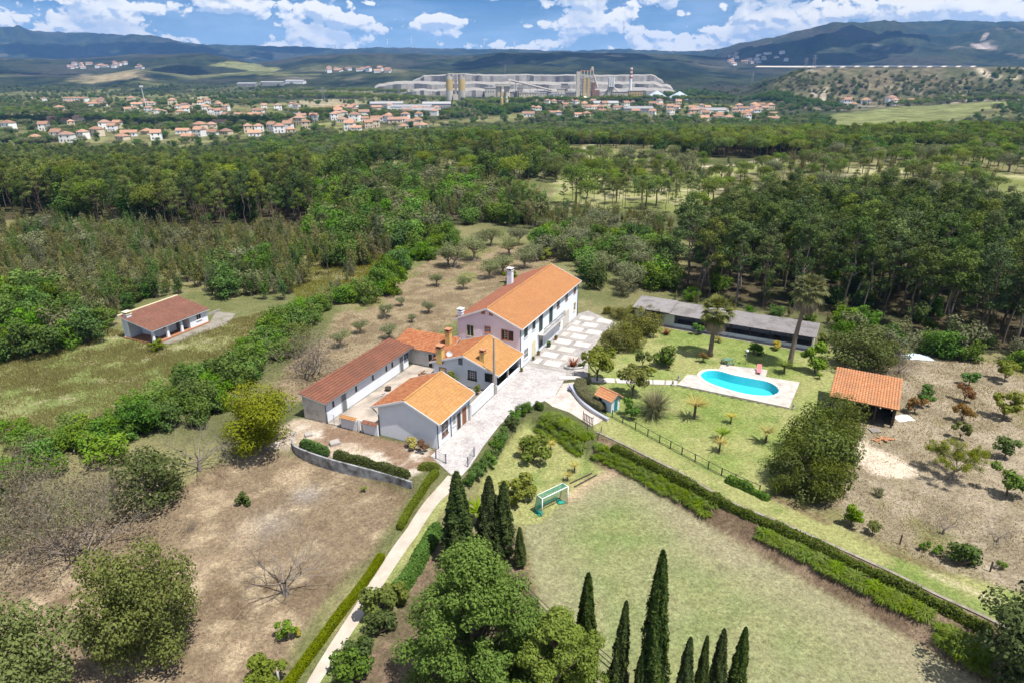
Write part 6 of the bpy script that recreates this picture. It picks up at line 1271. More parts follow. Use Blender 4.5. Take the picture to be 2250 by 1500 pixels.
# plants in the walled garden and by the facade
for a, b, k, sc, lb in ((-9.3, 5.6, 'lemon', .95, 'leafy lemon tree in the walled garden before the annex'), (-9.2, 2.2, 'lemon', .55, 'small lemon shrub by the porch opening'), (-12, 3, 'bushlow', .5, 'low grey shrub in the walled garden')):
    x, y = P(a, b); plant(k, x, y, .03, sc, lb)
M_POT = surf('terracotta_pot', (.36, .16, .09), .8, .2, .1); M_POTG = surf('green_pot', (.05, .11, .09), .6, .3, .1)
for i, (a, b, m, s, lb) in enumerate(((5.9, -.45, M_POT, .28, 'small clay plant pot beside the cream front door'), (3.9, -.45, M_POT, .25, 'small clay plant pot before the lower window'), (9.4, -.7, M_POTG, .38, 'dark green plant pot by the terrace door'), (12.5, -.7, M_POT, .3, 'clay plant pot under the balcony'), (-.5, -.5, M_POT, .25, 'clay pot at the house corner by the porch'))):
    x, y = P(a, b); o = thing('plant_pot', lb, 'plant pot', (x, y, .04)); mb = MB(); mb.smooth = True; mb.lathe([(s * .6, 0), (s * .85, s * 1.2), (s, s * 1.25), (s * .8, s * 1.2), (s * .2, s)], 12); mb.build('pot', m, o)
    me = PROTO['bushlow'][i % 3][1][1]; c = link(bpy.data.objects.new('foliage', me), o); c.location = (0, 0, s * 1.0); c.scale = (s * .9,) * 3
# ---------------------------------------------------------------- palms
def palm(px, py, top, label, seed, lean):
    rg = np.random.default_rng(seed); x, y, z = gp(px, py); h = zat(px + lean, top, y) - z - 2.0; o = thing('palm_tree', label, 'tree', (x, y, z), 0)
    lx_ = lean / 1500 * 98
    mb = MB(); mb.smooth = True; pts = [(lx_ * t * t, 0, h * t) for t in np.linspace(0, 1, 10)]; mb.tube(pts, [.42, .36] + list(np.linspace(.33, .22, 8)), 10); mb.build('trunk', surf('palm_bark', (.19, .15, .115), .95, .05, .3, 6), o)
    def fans(n, e0, e1, pl, fr, mat, name, droop):
        V_, Q_, r_ = [], [], []
        for k in range(n):
            a = k * 2.4 + rg.uniform(-.3, .3); e = e0 + (e1 - e0) * (k + .5) / n + rg.uniform(-.1, .1); d = np.array([math.cos(a) * math.cos(e), math.sin(a) * math.cos(e), math.sin(e)]); c = np.array([lx_, 0, h]) + d * pl * rg.uniform(.8, 1.15); s = np.array([-math.sin(a), math.cos(a), 0]); u = np.cross(s, d); rr = rg.random()
            k0 = len(V_); b0 = np.array([lx_, 0, h]); V_ += [b0 - s * .03, b0 + s * .03, c + s * .03, c - s * .03]; Q_.append((k0, k0 + 1, k0 + 2, k0 + 3)); r_.append(rr)
            for j in range(16):
                f = -1.25 + 2.5 * j / 15; dd = d * math.cos(f) + s * math.sin(f); L_ = fr * (1 - .25 * abs(f)) * rg.uniform(.85, 1.1); sd = np.cross(dd, -u); m1 = c + dd * L_ * .55; m2 = c + dd * L_ + np.array([0, 0, -droop * L_ * rg.uniform(.6, 1.3)]); k0 = len(V_)
                V_ += [c, m1 - sd * .085, m2, m1 + sd * .085]; Q_.append((k0, k0 + 1, k0 + 2, k0 + 3)); r_.append(.6 * rr + .4 * rg.random())
        link(bpy.data.objects.new(name, npmesh(name, np.array(V_), np.array(Q_), r_, mat)), o)
    fans(50, -.75, 1.35, 1.45, 1.5, L_PALM, 'crown', .32); fans(46, -1.5, -.9, 1.7, 1.3, L_PALMD, 'dead_frond_skirt', .6)
palm(1560, 782, 655, 'shorter stout palm left of the pool table', 5, 4); palm(1734, 808, 606, 'taller palm on the lawn right of the pool', 6, 16)
# ---------------------------------------------------------------- hedges
def hedge(name, label, pts, w, h, mat, n, size=.16, core=None, z=None, cat='hedge', bumpy=.12, seed=1, group=None):
    rg = np.random.default_rng(seed); line = smooth_line(pts, 8); L_ = np.array(line); seg = np.linalg.norm(np.diff(L_, axis=0), axis=1); cum = np.concatenate([[0], np.cumsum(seg)]); tot = cum[-1]
    x0, y0 = line[0]; z0 = Tz(x0, y0) if z is None else z; o = thing(name, label, cat, (x0, y0, z0), 0, group)
    def frame(s):
        X = np.interp(s, cum, L_[:, 0]); Y = np.interp(s, cum, L_[:, 1]); e = .2; dx = np.interp(s + e, cum, L_[:, 0]) - np.interp(s - e, cum, L_[:, 0]); dy = np.interp(s + e, cum, L_[:, 1]) - np.interp(s - e, cum, L_[:, 1]); q = np.hypot(dx, dy) + 1e-9; return X, Y, -dy / q, dx / q
    s = rg.uniform(0, tot, n); a = rg.uniform(0, 1, n); per = w + 2 * h; c1 = h / per; c2 = (h + w) / per
    off = np.where(a < c1, -w / 2, np.where(a < c2, -w / 2 + (a - c1) * per, w / 2)); zz = np.where(a < c1, a * per, np.where(a < c2, h, h - (a - c2) * per))
    no = np.where(a < c1, -1., np.where(a < c2, 0., 1.)); nz = np.where((a >= c1) & (a < c2), 1., .25)
    endf = np.clip(np.minimum(s, tot - s) / (.6 * h), 0, 1) ** .5; bm = (1 + bumpy * 2.2 * (fbm(s * .9, off * 1.2 + 9, 3, seed) - .5)) * (.35 + .65 * endf); rd = 1 - (.25 if bumpy > .1 else .06) * np.abs(2 * off / w) ** 3; off = off * bm * (1 - (.22 if bumpy > .1 else .05) * (zz / h) ** 2) + rg.normal(0, .05 if bumpy > .1 else .02, n); zz = zz * bm * rd + rg.normal(0, .06 if bumpy > .1 else .02, n)
    X, Y, nx_, ny_ = frame(s); g = (T(X, Y) if z is None else z) - z0
    p = np.stack([X + nx_ * off - x0, Y + ny_ * off - y0, zz + g], 1); d = np.stack([nx_ * no, ny_ * no, nz], 1); v, q = leaves(p, d, size, rg, .6, .45)
    link(bpy.data.objects.new('foliage', npmesh('hedge_foliage', v, q, rg.random(n), mat)), o)
    mb = MB(); ss = np.linspace(.35 * h, tot - .35 * h, max(2, int(tot / .6))); X, Y, nx_, ny_ = frame(ss); g = (T(X, Y) if z is None else np.full(len(X), z)) - z0; vs, fs = [], []; ww = w * (.40 if bumpy < .1 else .3); hh = h * (.86 if bumpy < .1 else .55)
    for i in range(len(ss)): vs += [(X[i] + nx_[i] * k - x0, Y[i] + ny_[i] * k - y0, zq + g[i]) for k, zq in ((-ww, -.1), (-ww, hh), (ww, hh), (ww, -.1))]
    for i in range(len(ss) - 1): fs += [(i * 4 + j, i * 4 + j + 1, i * 4 + j + 5, i * 4 + j + 4) for j in range(3)]
    fs += [(0, 1, 2, 3), tuple((len(ss) - 1) * 4 + j for j in (3, 2, 1, 0))]; mb.add(vs, fs); mb.build('dark_core', core or surf('hedge_inside', (.03, .035, .015), .95, .05, .2), o); return o  # added solid core, opaque and dark, gives depth behind the leaves
G2 = lambda pts: [gp(*p)[:2] for p in pts]
hedge('clipped_hedge', 'clipped light green hedge left of the path below the gate', G2([(962, 1040), (930, 1080), (900, 1125), (878, 1165)]), .62, .7, L_HEDGE, 9000, .13, seed=2, bumpy=.09)
hedge('clipped_hedge', 'clipped light green hedge left of the path towards the bottom', G2([(842, 1222), (800, 1285), (750, 1350), (700, 1418), (640, 1500), (590, 1570)]), .6, .6, L_HEDGE, 15000, .13, seed=3, bumpy=.09)
hedge('shrub_hedge', 'dark green shrubby hedge right of the narrow path', G2([(965, 1160), (940, 1200), (915, 1245), (885, 1290), (865, 1320)]), 1.3, 1.0, L_BUSH, 9000, .17, seed=4, bumpy=.3)
hedge('shrub_hedge', 'dark green shrubby hedge on the wall above the dirt lot', ZED([(662, 975), (700, 990), (722, 998)]), .8, .8, L_DARKB, 3000, .16, seed=5, z=0, bumpy=.3)
hedge('shrub_hedge', 'long brownish shrubby hedge on the wall above the dirt lot', ZED([(735, 1002), (790, 1018), (850, 1035), (900, 1048)]), .9, .85, L_MAGN, 6500, .16, seed=6, z=0, bumpy=.35)
hedge('corner_hedge', 'green box-shaped hedge at the gate corner of the apron', ZED([(918, 1030), (945, 1028), (964, 1032)]), 1.0, .8, L_HEDGE, 3000, .14, seed=7, z=-.2)
hedge('curved_clipped_hedge', 'curved clipped brownish hedge above the blue-grey topped wall', ZED([(1278, 842), (1274, 856), (1280, 872), (1296, 888), (1312, 898), (1326, 906)]), 1.5, 1.1, L_HEDGEB, 10000, .12, seed=8, z=0, bumpy=.06)
for i, (px, py) in enumerate(((1180, 904), (1162, 908), (1146, 915), (1133, 926), (1122, 938), (1111, 951), (1101, 965), (1091, 980), (1081, 996), (1072, 1010), (1063, 1025), (1054, 1040), (1045, 1055), (1036, 1068))):
    x, y = at(px, py, -.3); plant('bushlow', x, y, Tz(x, y), .72 + .12 * ((i * 37) % 5) / 5, 'round green shrub number-free border shrub'.replace(' number-free border shrub', '') + (' at the top bend of the drive border', ' in the upper drive border', ' in the middle drive border', ' in the lower drive border')[min(3, i // 4)], 'shrubs bordering the drive', sxy=1.0)
hedge('bank_shrubs', 'continuous dark shrub band on the bank below the stone kerb', G2([(1345, 985), (1420, 1022), (1500, 1062), (1580, 1105), (1700, 1162), (1800, 1208), (1900, 1255), (2000, 1305), (2100, 1355), (2180, 1398)]), 1.0, .7, L_MAGN, 16000, .18, seed=11, bumpy=.6)
hedge('fence_foot_hedge', 'low dark shrubs along the foot of the post-and-rail fence', G2([(1595, 1055), (1640, 1075), (1690, 1100)]), .7, .6, L_DARKB, 3000, .16, seed=12, bumpy=.7)
ar = random.Random(9)
def agap_row(pts, n, rows, wd, sc, label, group):
    line = [np.array(p) for p in smooth_line(G2(pts), 6)]; seg = [np.linalg.norm(b - a) for a, b in zip(line[:-1], line[1:])]; cum = np.cumsum([0] + seg)
    for i in range(n):
        for r_ in range(rows):
            s = cum[-1] * (i + ar.random()) / n; x = np.interp(s, cum, [p[0] for p in line]); y = np.interp(s, cum, [p[1] for p in line]); o_ = (r_ - (rows - 1) / 2) * wd + ar.uniform(-.2, .2); plant('agap', x + o_ * .55, y + o_ * .83, None, sc * ar.uniform(.75, 1.3), label + ', ' + ('left end', 'left third', 'middle', 'right third', 'right end')[min(4, int(5 * i / n))] + (' lower edge', ' upper edge')[r_ > 0], group)
agap_row([(1190, 918), (1218, 928), (1248, 946), (1285, 972)], 16, 4, .7, 1.3, 'dense strap-leaved clump between the crazy paving and lower garden', 'strap-leaved clumps below the terrace')
agap_row([(1310, 985), (1350, 1008), (1420, 1045), (1500, 1085), (1565, 1118)], 34, 3, .5, 1.1, 'strap-leaved agapanthus clump in the bank planting near the steps', 'agapanthus near the steps')
agap_row([(1668, 1172), (1740, 1205), (1820, 1245), (1900, 1285), (1980, 1325), (2040, 1355)], 46, 2, .55, 1.1, 'strap-leaved agapanthus clump in the long middle bank row', 'agapanthus in the long bank row')
agap_row([(2060, 1392), (2110, 1420), (2170, 1452)], 15, 3, .55, 1.15, 'strap-leaved agapanthus clump at the right end of the bank', 'agapanthus at the right end')
# olive grove behind the house and young trees
for px, py, top in ((960, 628, 600), (1018, 636, 608), (882, 672, 652), (943, 688, 662), (847, 699, 668), (905, 708, 690), (792, 732, 703), (855, 745, 712), (920, 742, 722), (748, 762, 725), (1000, 588, 535), (1042, 572, 520), (985, 585, 545), (1075, 612, 572), (1105, 602, 560), (1140, 538, 498), (1080, 540, 500), (1118, 562, 520), (1152, 590, 545), (1092, 590, 565), (1060, 545, 508), (1175, 575, 535), (1205, 560, 520)):
    big = py - top > 36; plant_px('olive', px, py, top, ('rounded grey-green olive tree in the grove behind the farmhouse' if big else 'small young olive tree in the tan grove behind the stable'), sxy=1.25, group='olive grove behind the farmhouse' if big else 'young olives in the tan grove')
for px, py, top, k, lb in ((612, 398, 298, 'umb', 'tall spreading pine standing clear at the right end of the left wood'), (690, 405, 335, 'umb', 'slim-trunked pine right of the tall spreading one'), (766, 440, 332, 'pine', 'very tall straight pine left of the mixed wood'), (1130, 420, 335, 'umb', 'tall stone pine above the olive grove'), (1265, 450, 355, 'umb', 'stone pine with bare trunk at the left of the clearing')):
    plant_px(k, px, py, top, lb)
plant_px('limebush', 1125, 622, 590, 'lime green shrub against the left side of the farmhouse'); plant_px('limebush', 1195, 570, 545, 'yellow-green shrub behind the farmhouse ridge', sxy=1.3); plant_px('limebush', 345, 770, 745, 'yellow-green shrub at the veranda corner of the white cottage')
# ================================================================== WOODS (individuals near, one mass beyond)
REQ = []
WORD = dict(pine='slim bare-trunked pine', pined='full dark pine', umb='round-crowned stone pine', dbush='deep green tree', bush='bright green bush', gbush='grey-green bush', scrub='brown-green scrub tree', scrubg='deep green scrub tree', scrubw='silvery scrub tree', olive='grey olive tree', twig='bare twiggy bush')
def darts(poly, spacing, rg, maxn=5000):
    poly = np.array(poly); lo, hi = poly.min(0), poly.max(0); area = np.prod(hi - lo); n = int(min(area / spacing ** 2 * 3.5, 60000)); p = rg.uniform(lo, hi, (n, 2)); p = p[sdf(p[:, 0], p[:, 1], [tuple(q) for q in poly]) < 0]
    cell = {}; out = []
    for x, y in p:
        k = (int(x // spacing), int(y // spacing)); ok = True
        for i in (-1, 0, 1):
            for j in (-1, 0, 1):
                for (a, b) in cell.get((k[0] + i, k[1] + j), ()):
                    if (a - x) ** 2 + (b - y) ** 2 < (spacing * .8) ** 2: ok = False
        if ok: cell.setdefault(k, []).append((x, y)); out.append((x, y))
        if len(out) >= maxn: break
    return out
TRK = [[gp(*p)[:2] for p in t] for t in TRACKS[:5]]
def keep_clear(pts, rg):
    if not pts: return pts
    q = np.array(pts); ok = np.ones(len(q), bool)
    for poly in Z_CLEAR[1:]: ok &= (sdf(q[:, 0], q[:, 1], poly) > 0) | (rg.random(len(q)) < .3)
    for t in TRK: ok &= pline_d(q[:, 0], q[:, 1], t) > 3.0
    return [tuple(p) for p in q[ok]]
def wood(px_poly, mix, spacing, hmin, hmax, label, group, seed, avoid=(), wide=1.0):
    rg = np.random.default_rng(seed); pts = keep_clear(darts(pxpoly(px_poly), spacing, rg), rg); kinds = [k for k, _ in mix]; w = np.array([q for _, q in mix], float); w /= w.sum()
    for x, y in pts:
        k = kinds[rg.choice(len(kinds), p=w)]; h = rg.uniform(hmin, hmax) * (mixh.get(k, 1)); REQ.append((k, x, y, h / PH[k], label, group, wide * rg.uniform(.85, 1.2)))
mixh = dict(bush=.55, gbush=.6, scrub=.7, scrubg=.75, scrubw=.65, dbush=.8, olive=.45)
wood([(-200, 480), (100, 482), (300, 498), (450, 503), (680, 498), (692, 440), (660, 390), (560, 366), (300, 352), (-200, 352)], [('pine', 8), ('pined', 1.5), ('umb', .8), ('dbush', .8)], 4.0, 10, 15.5, 'in the left pine wood', 'pines of the left wood', 1)
mixh_full = dict(mixh); mixh = {}
wood([(-150, 520), (100, 500), (300, 512), (450, 520), (700, 515), (690, 600), (665, 645), (600, 655), (480, 640), (300, 660), (200, 690), (-150, 640)], [('scrub', 7), ('scrubg', 2.5), ('scrubw', 1), ('gbush', .8)], 2.8, 3.2, 6.2, 'in the thicket above the cottage', 'scrub above the white cottage', 2, wide=1.15)
wood([(440, 600), (560, 590), (665, 615), (668, 655), (560, 668), (450, 650)], [('scrubg', 4), ('dbush', 1)], 3.4, 5, 7, 'in the dark meadow-top thicket', 'dark thicket above the meadow', 3)
wood([(-150, 640), (60, 640), (180, 690), (215, 738), (190, 765), (60, 800), (-150, 840)], [('dbush', 4), ('bush', 2), ('gbush', .7)], 3.6, 4.5, 6.5, 'at the left edge beside the meadow', 'bushes at the left edge', 4)
wood([(200, 650), (300, 640), (340, 650), (280, 690), (240, 730), (200, 720)], [('dbush', 3), ('gbush', 1.5), ('scrub', 2)], 3.4, 3.5, 5, 'right behind the white cottage', 'bushes behind the white cottage', 5)
wood([(690, 520), (700, 430), (780, 402), (900, 392), (1050, 402), (1150, 432), (1200, 480), (1190, 512), (1060, 490), (960, 520), (900, 555), (850, 580), (790, 590), (720, 620), (690, 600)], [('dbush', 4), ('scrub', 3), ('pined', 1.6), ('gbush', 2), ('bush', 1.5), ('pine', 1.5)], 4.2, 5, 9, 'in mixed wood left of the olives', 'mixed wood left of centre', 6)
wood([(680, 402), (690, 350), (900, 336), (1200, 336), (1250, 370), (1220, 402), (1050, 400), (900, 390), (780, 400)], [('pine', 3), ('umb', 3), ('dbush', 2), ('pined', 2)], 6.0, 7, 12, 'in the middle-distance wood', 'middle-distance wood', 7)
wood([(1190, 525), (1300, 505), (1480, 540), (1475, 640), (1400, 655), (1310, 655), (1290, 610), (1240, 570), (1190, 560)], [('olive', 3), ('gbush', 3), ('dbush', 2.5), ('bush', 1.5)], 3.6, 4, 6.5, 'in the wood right of the farmhouse', 'trees right behind the farmhouse', 8)
wood([(1485, 640), (1560, 664), (1700, 686), (1800, 690), (1950, 705), (2100, 762), (2250, 785), (2450, 805), (2450, 560), (2200, 550), (2000, 525), (1700, 515), (1530, 560)], [('pined', 8), ('pine', 2)], 4.0, 12.5, 17, 'in the dense right-hand wood', 'pines of the right wood', 9)
wood([(1830, 712), (1950, 728), (2100, 775), (2300, 805), (2300, 830), (2150, 800), (2000, 780), (1850, 765)], [('dbush', 3), ('bush', 3), ('gbush', 2)], 3.2, 3, 5, 'before the right-hand wood', 'undergrowth before the right wood', 10)
wood([(1480, 650), (1560, 672), (1700, 692), (1800, 700), (1830, 715), (1700, 704), (1560, 684), (1480, 664)], [('bush', 3), ('scrub', 2), ('dbush', 1)], 2.8, 1.8, 3.2, 'low behind the lean-to', 'low bushes behind the lean-to', 11)
wood([(1090, 470), (1250, 465), (1420, 480), (1500, 500), (1480, 535), (1300, 502), (1190, 512)], [('scrub', 6), ('scrubg', 1), ('gbush', 1)], 2.8, 2.6, 4.6, 'in the band behind the olives', 'brown scrub band', 12, wide=1.2)
wood([(1225, 458), (1330, 472), (1480, 472), (1570, 445), (1500, 408), (1300, 398)], [('pine', 5), ('umb', 1)], 6.2, 7, 10.5, 'in the pale green clearing', 'pines of the clearing', 13)
wood([(1480, 485), (1600, 470), (1800, 500), (2000, 512), (2180, 525), (2200, 430), (2150, 382), (1900, 352), (1750, 362), (1620, 382), (1560, 402), (1560, 440)], [('umb', 5), ('pine', 2), ('olive', 1.5), ('scrub', 2.5), ('gbush', 1)], 6.4, 5.5, 9.5, 'on open ground at centre right', 'open wood at centre right', 14)
wood([(650, 348), (800, 332), (1000, 332), (1250, 322), (1500, 345), (1700, 352), (2000, 335), (2400, 335), (2400, 296), (1900, 292), (1500, 286), (1100, 288), (800, 302), (640, 318)], [('umb', 5), ('pine', 2), ('dbush', 2)], 7.0, 7, 10.5, 'on the far tree line', 'far tree line', 15)
wood([(-250, 352), (300, 352), (560, 366), (640, 350), (640, 336), (300, 340), (-250, 342)], [('umb', 4), ('pine', 1), ('dbush', 2)], 5.6, 5, 8, 'at the back of the left wood', 'back of the left wood', 16)
wood([(1500, 505), (1600, 485), (1850, 512), (2100, 532), (2220, 560), (2000, 530), (1700, 520), (1530, 562)], [('scrub', 4), ('gbush', 2), ('umb', 1)], 3.4, 3.5, 5.5, 'along the top of the right wood', 'scrub above the right wood', 17, wide=1.1)
wood([(2190, 400), (2330, 400), (2330, 560), (2240, 540)], [('olive', 3), ('gbush', 1)], 8, 3, 4.5, 'on pale ground at right edge', 'bushes on the right-edge clearing', 18)
wood([(1500, 345), (1800, 352), (1790, 300), (1500, 290)], [('umb', 6), ('pine', 1)], 5.0, 9, 12, 'in the upper right pine block', 'stone pine block', 19)
wood([(-150, 960), (60, 960), (200, 975), (260, 1010), (150, 1060), (60, 1110), (-150, 1160)], [('bush', 3), ('scrub', 3), ('twig', 2)], 3.0, 2.5, 4.2, 'in the thicket below the meadow', 'thicket below the meadow', 20)
wood([(1500, 640), (1700, 680), (1950, 705), (2150, 765), (2350, 790), (2350, 640), (2000, 600), (1600, 590)], [('dbush', 3), ('scrubg', 3), ('scrub', 2)], 5.0, 2.5, 4.5, 'under the right-hand pines', 'undergrowth inside the right wood', 22)
wood([(-100, 478), (300, 492), (680, 492), (680, 455), (300, 450), (-100, 440)], [('scrub', 3), ('dbush', 1)], 5.5, 2, 3.5, 'under the left pines', 'undergrowth inside the left wood', 23)
wood([(1250, 402), (1260, 345), (1400, 352), (1560, 362), (1620, 382), (1560, 402), (1420, 398)], [('umb', 3), ('olive', 3), ('pine', 2), ('gbush', 1.5)], 6.5, 5, 8.5, 'on the vineyard slope', 'trees of the vineyard slope', 24)
wood([(1780, 352), (2400, 345), (2400, 405), (2150, 388), (1900, 358)], [('umb', 4), ('pine', 2), ('olive', 1)], 6.2, 6, 9.5, 'at upper right under the meadow', 'trees at upper right', 25)
# bright green hedgerow
def row(pts, n, off, kind, h0, h1, label, group, seed):
    rg = np.random.default_rng(seed); L_ = np.array(smooth_line(G2(pts), 6)); cum = np.concatenate([[0], np.cumsum(np.linalg.norm(np.diff(L_, axis=0), axis=1))])
    for i in range(n):
        s = cum[-1] * (i + rg.random()) / n; x = np.interp(s, cum, L_[:, 0]) + rg.normal(0, off); y = np.interp(s, cum, L_[:, 1]) + rg.normal(0, off); REQ.append((kind if rg.random() < .8 else 'dbush', x, y, rg.uniform(h0, h1) / PH[kind], label, group, 1.0))
row([(180, 990), (260, 960), (350, 920), (420, 905), (440, 880)], 44, 2.0, 'bush', 2.2, 3.4, 'in the lower hedgerow', 'lower hedgerow bushes', 31)
row([(450, 870), (500, 830), (560, 795), (610, 760), (650, 720), (690, 690)], 64, 1.9, 'bush', 2.6, 3.8, 'in the hedgerow beside the meadow', 'middle hedgerow bushes', 32)
row([(750, 672), (800, 660), (850, 630), (880, 590), (940, 560), (1000, 520)], 50, 1.7, 'bush', 3.0, 4.4, 'in the hedgerow beside the olives', 'upper hedgerow bushes', 33)
row([(700, 700), (730, 660), (760, 620), (820, 580)], 10, 1.5, 'scrubw', 2.5, 4, 'at the hedgerow gap', 'silvery scrub in the hedgerow', 34)
FARK = []
def finish_woods():
    import collections
    by = collections.defaultdict(list)
    for r in REQ: by[NAMES[r[0]]].append(r)
    ext = collections.defaultdict(list)
    for r in REQ: ext[r[4]].append(r)
    sub = {}
    for pl, rs in ext.items():
        tx = np.array([r[1] / r[2] for r in rs]); ty = np.array([r[2] for r in rs]); hh = np.array([r[3] * PH[r[0]] for r in rs]); q = np.quantile(tx, (.2, .4, .6, .8)); qy = np.quantile(ty, (.33, .67)); qh = np.median(hh)
        for r in rs:
            i = int((r[1] / r[2] > q).sum()); j = int((r[2] > qy).sum()); sz = 'taller' if r[3] * PH[r[0]] > qh else 'shorter'
            sub[id(r)] = '%s %s %s, %s %s' % (sz, WORD[r[0]], pl, ('front', 'middle', 'back')[j], ('far left', 'left', 'centre', 'right', 'far right')[i])
    for nm, rs in by.items():
        rs.sort(key=lambda r: -(r[3] * PH[r[0]]) / math.hypot(r[1], r[2]))
        for r in rs[:295]: k, x, y, sc, lb, gr, w = r; plant(k, x, y, None, sc, sub[id(r)], gr, None, None, w)
        if len(rs) > 295: FARK.append((nm, rs[295:]))
finish_woods()
import bmesh
def joined(parts, name):
    bm = bmesh.new(); mats = []; cut = []
    for _, me in parts:
        n0 = len(bm.faces); bm.from_mesh(me); bm.faces.ensure_lookup_table(); off = len(mats)
        for m in me.materials: mats.append(m)
        for f in bm.faces[n0:]: f.material_index += off
    me = bpy.data.meshes.new(name); bm.to_mesh(me); bm.free()
    for m in mats: me.materials.append(m)
    return me
def instancer(name, label, cat, meshes, pts, scl, rot, idx):
    """one mass of far trees: points instanced by geometry nodes"""
    me = bpy.data.meshes.new(name); me.from_pydata([tuple(p) for p in pts], [], [])
    for an, ty, dat in (('scl', 'FLOAT_VECTOR', np.asarray(scl, np.float32).ravel()), ('rot', 'FLOAT', np.asarray(rot, np.float32)), ('idx', 'INT', np.asarray(idx, np.int32))):
        a = me.attributes.new(an, ty, 'POINT'); a.data.foreach_set('vector' if ty == 'FLOAT_VECTOR' else 'value', dat)
    coll = bpy.data.collections.new(name + '_forms')
    for i, m in enumerate(meshes): coll.objects.link(bpy.data.objects.new('%s_form_%02d' % (name, i), m))
    o = link(bpy.data.objects.new(name, me)); tag(o, label, cat, kind='stuff')
    ng = bpy.data.node_groups.new(name, 'GeometryNodeTree'); ng.interface.new_socket('Geometry', in_out='INPUT', socket_type='NodeSocketGeometry'); ng.interface.new_socket('Geometry', in_out='OUTPUT', socket_type='NodeSocketGeometry')
    N = ng.nodes.new; l = ng.links.new; gi, go = N('NodeGroupInput'), N('NodeGroupOutput'); ci = N('GeometryNodeCollectionInfo'); ci.inputs['Collection'].default_value = coll; ci.inputs['Separate Children'].default_value = True; ci.inputs['Reset Children'].default_value = True
    ip = N('GeometryNodeInstanceOnPoints'); ip.inputs['Pick Instance'].default_value = True
    def at_(nm, ty): q = N('GeometryNodeInputNamedAttribute'); q.data_type = ty; q.inputs['Name'].default_value = nm; return q.outputs['Attribute']
    cx = N('ShaderNodeCombineXYZ'); l(at_('rot', 'FLOAT'), cx.inputs[2]); l(gi.outputs[0], ip.inputs['Points']); l(ci.outputs[0], ip.inputs['Instance']); l(at_('idx', 'INT'), ip.inputs['Instance Index']); l(cx.outputs[0], ip.inputs['Rotation']); l(at_('scl', 'FLOAT_VECTOR'), ip.inputs['Scale']); l(ip.outputs[0], go.inputs[0])
    md = o.modifiers.new('scatter', 'NODES'); md.node_group = ng; return o
STUFF_LABEL = dict(pine_tree='mass of further pines filling the back of the woods', scrub_tree='mass of further scrub filling the thickets', stone_pine='mass of further stone pines along the far tree line', broadleaf_tree='mass of further broadleaf trees in the woods', leafy_bush='mass of further leafy bushes', grey_green_bush='mass of further grey-green bushes', olive_tree='mass of further olive trees')
JO = {}
for nm, rs in FARK:
    kinds = sorted({r[0] for r in rs}); ms, base = [], {}
    for k in kinds:
        base[k] = len(ms)
        for i, ps in enumerate(PROTO[k]):
            if (k, i) not in JO: JO[(k, i)] = joined(ps, '%s_form_%d' % (k, i))
            ms.append(JO[(k, i)])
    x = np.array([r[1] for r in rs]); y = np.array([r[2] for r in rs]); rg = np.random.default_rng(len(rs))
    instancer(nm.replace('_tree', '').replace('leafy_', '') + '_wood', STUFF_LABEL.get(nm, 'mass of further trees of the woods'), 'wood', ms, np.stack([x, y, T(x, y)], 1), [(r[3] * r[6], r[3] * r[6], r[3]) for r in rs], rg.uniform(0, 6.28, len(rs)), [base[r[0]] + rg.integers(len(PROTO[r[0]])) for r in rs])
print('woods', len(REQ), {nm: len(r) for nm, r in FARK})
# ---------------------------------------------------------------- wild grass (stuff)
def grass(name, label, poly, n, L, w, mat, seed, mask=None):
    rg = np.random.default_rng(seed); poly = np.array(poly); lo, hi = poly.min(0), poly.max(0); p = rg.uniform(lo, hi, (n * 3, 2)); p = p[sdf(p[:, 0], p[:, 1], [tuple(q) for q in poly]) < 0]
    m = fbm(p[:, 0] / 3, p[:, 1] / 3, 3, seed); p = p[m + rg.normal(0, .14, len(m)) > .42][:n]; k = len(p); z = T(p[:, 0], p[:, 1]); a = rg.uniform(0, 6.28, k); s = np.stack([np.cos(a), np.sin(a), np.zeros(k)], 1) * w; h = L * rg.uniform(.5, 1.4, k) * (.5 + fbm(p[:, 0] / 6, p[:, 1] / 6, 3, seed + 3)); b = np.stack([p[:, 0], p[:, 1], z - .02], 1); tip = b + np.stack([rg.normal(0, .35, k) * h, rg.normal(0, .35, k) * h, h], 1)
    v = np.stack([b - s, b + s, tip], 1).reshape(-1, 3); o = link(bpy.data.objects.new(name, npmesh(name, v, np.arange(3 * k).reshape(k, 3), rg.random(k), mat))); return tag(o, label, 'grass', kind='stuff')
grass('meadow_grass', 'tall dry and green grass over the left meadow', Z_MEAD, 90000, .34, .05, L_GRASS, 41)
grass('lot_weeds', 'thin weeds on the dirt lot', Z_LOT, 8000, .16, .03, L_DRY, 42); grass('orchard_weeds', 'thin dry weeds over the orchard ground', Z_ORCH, 22000, .22, .04, L_GRASS, 43); grass('grove_weeds', 'low weeds under the olive grove', Z_OLIVE, 9000, .18, .05, L_GRASS, 44); grass('bank_grass', 'dry grass on the bank below the kerb', Z_BANKR, 12000, .25, .03, L_DRY, 45)
grass('edge_grass', 'rough grass between hedgerow and thickets', pxpoly([(680, 690), (640, 640), (700, 560), (760, 530), (860, 570), (800, 620), (740, 660)]), 14000, .45, .07, L_GRASS, 46); grass('wood_grass', 'rough grass under the thickets', pxpoly([(-100, 620), (300, 600), (680, 600), (700, 520), (300, 500), (-100, 500)]), 16000, .55, .1, L_GRASS, 47)
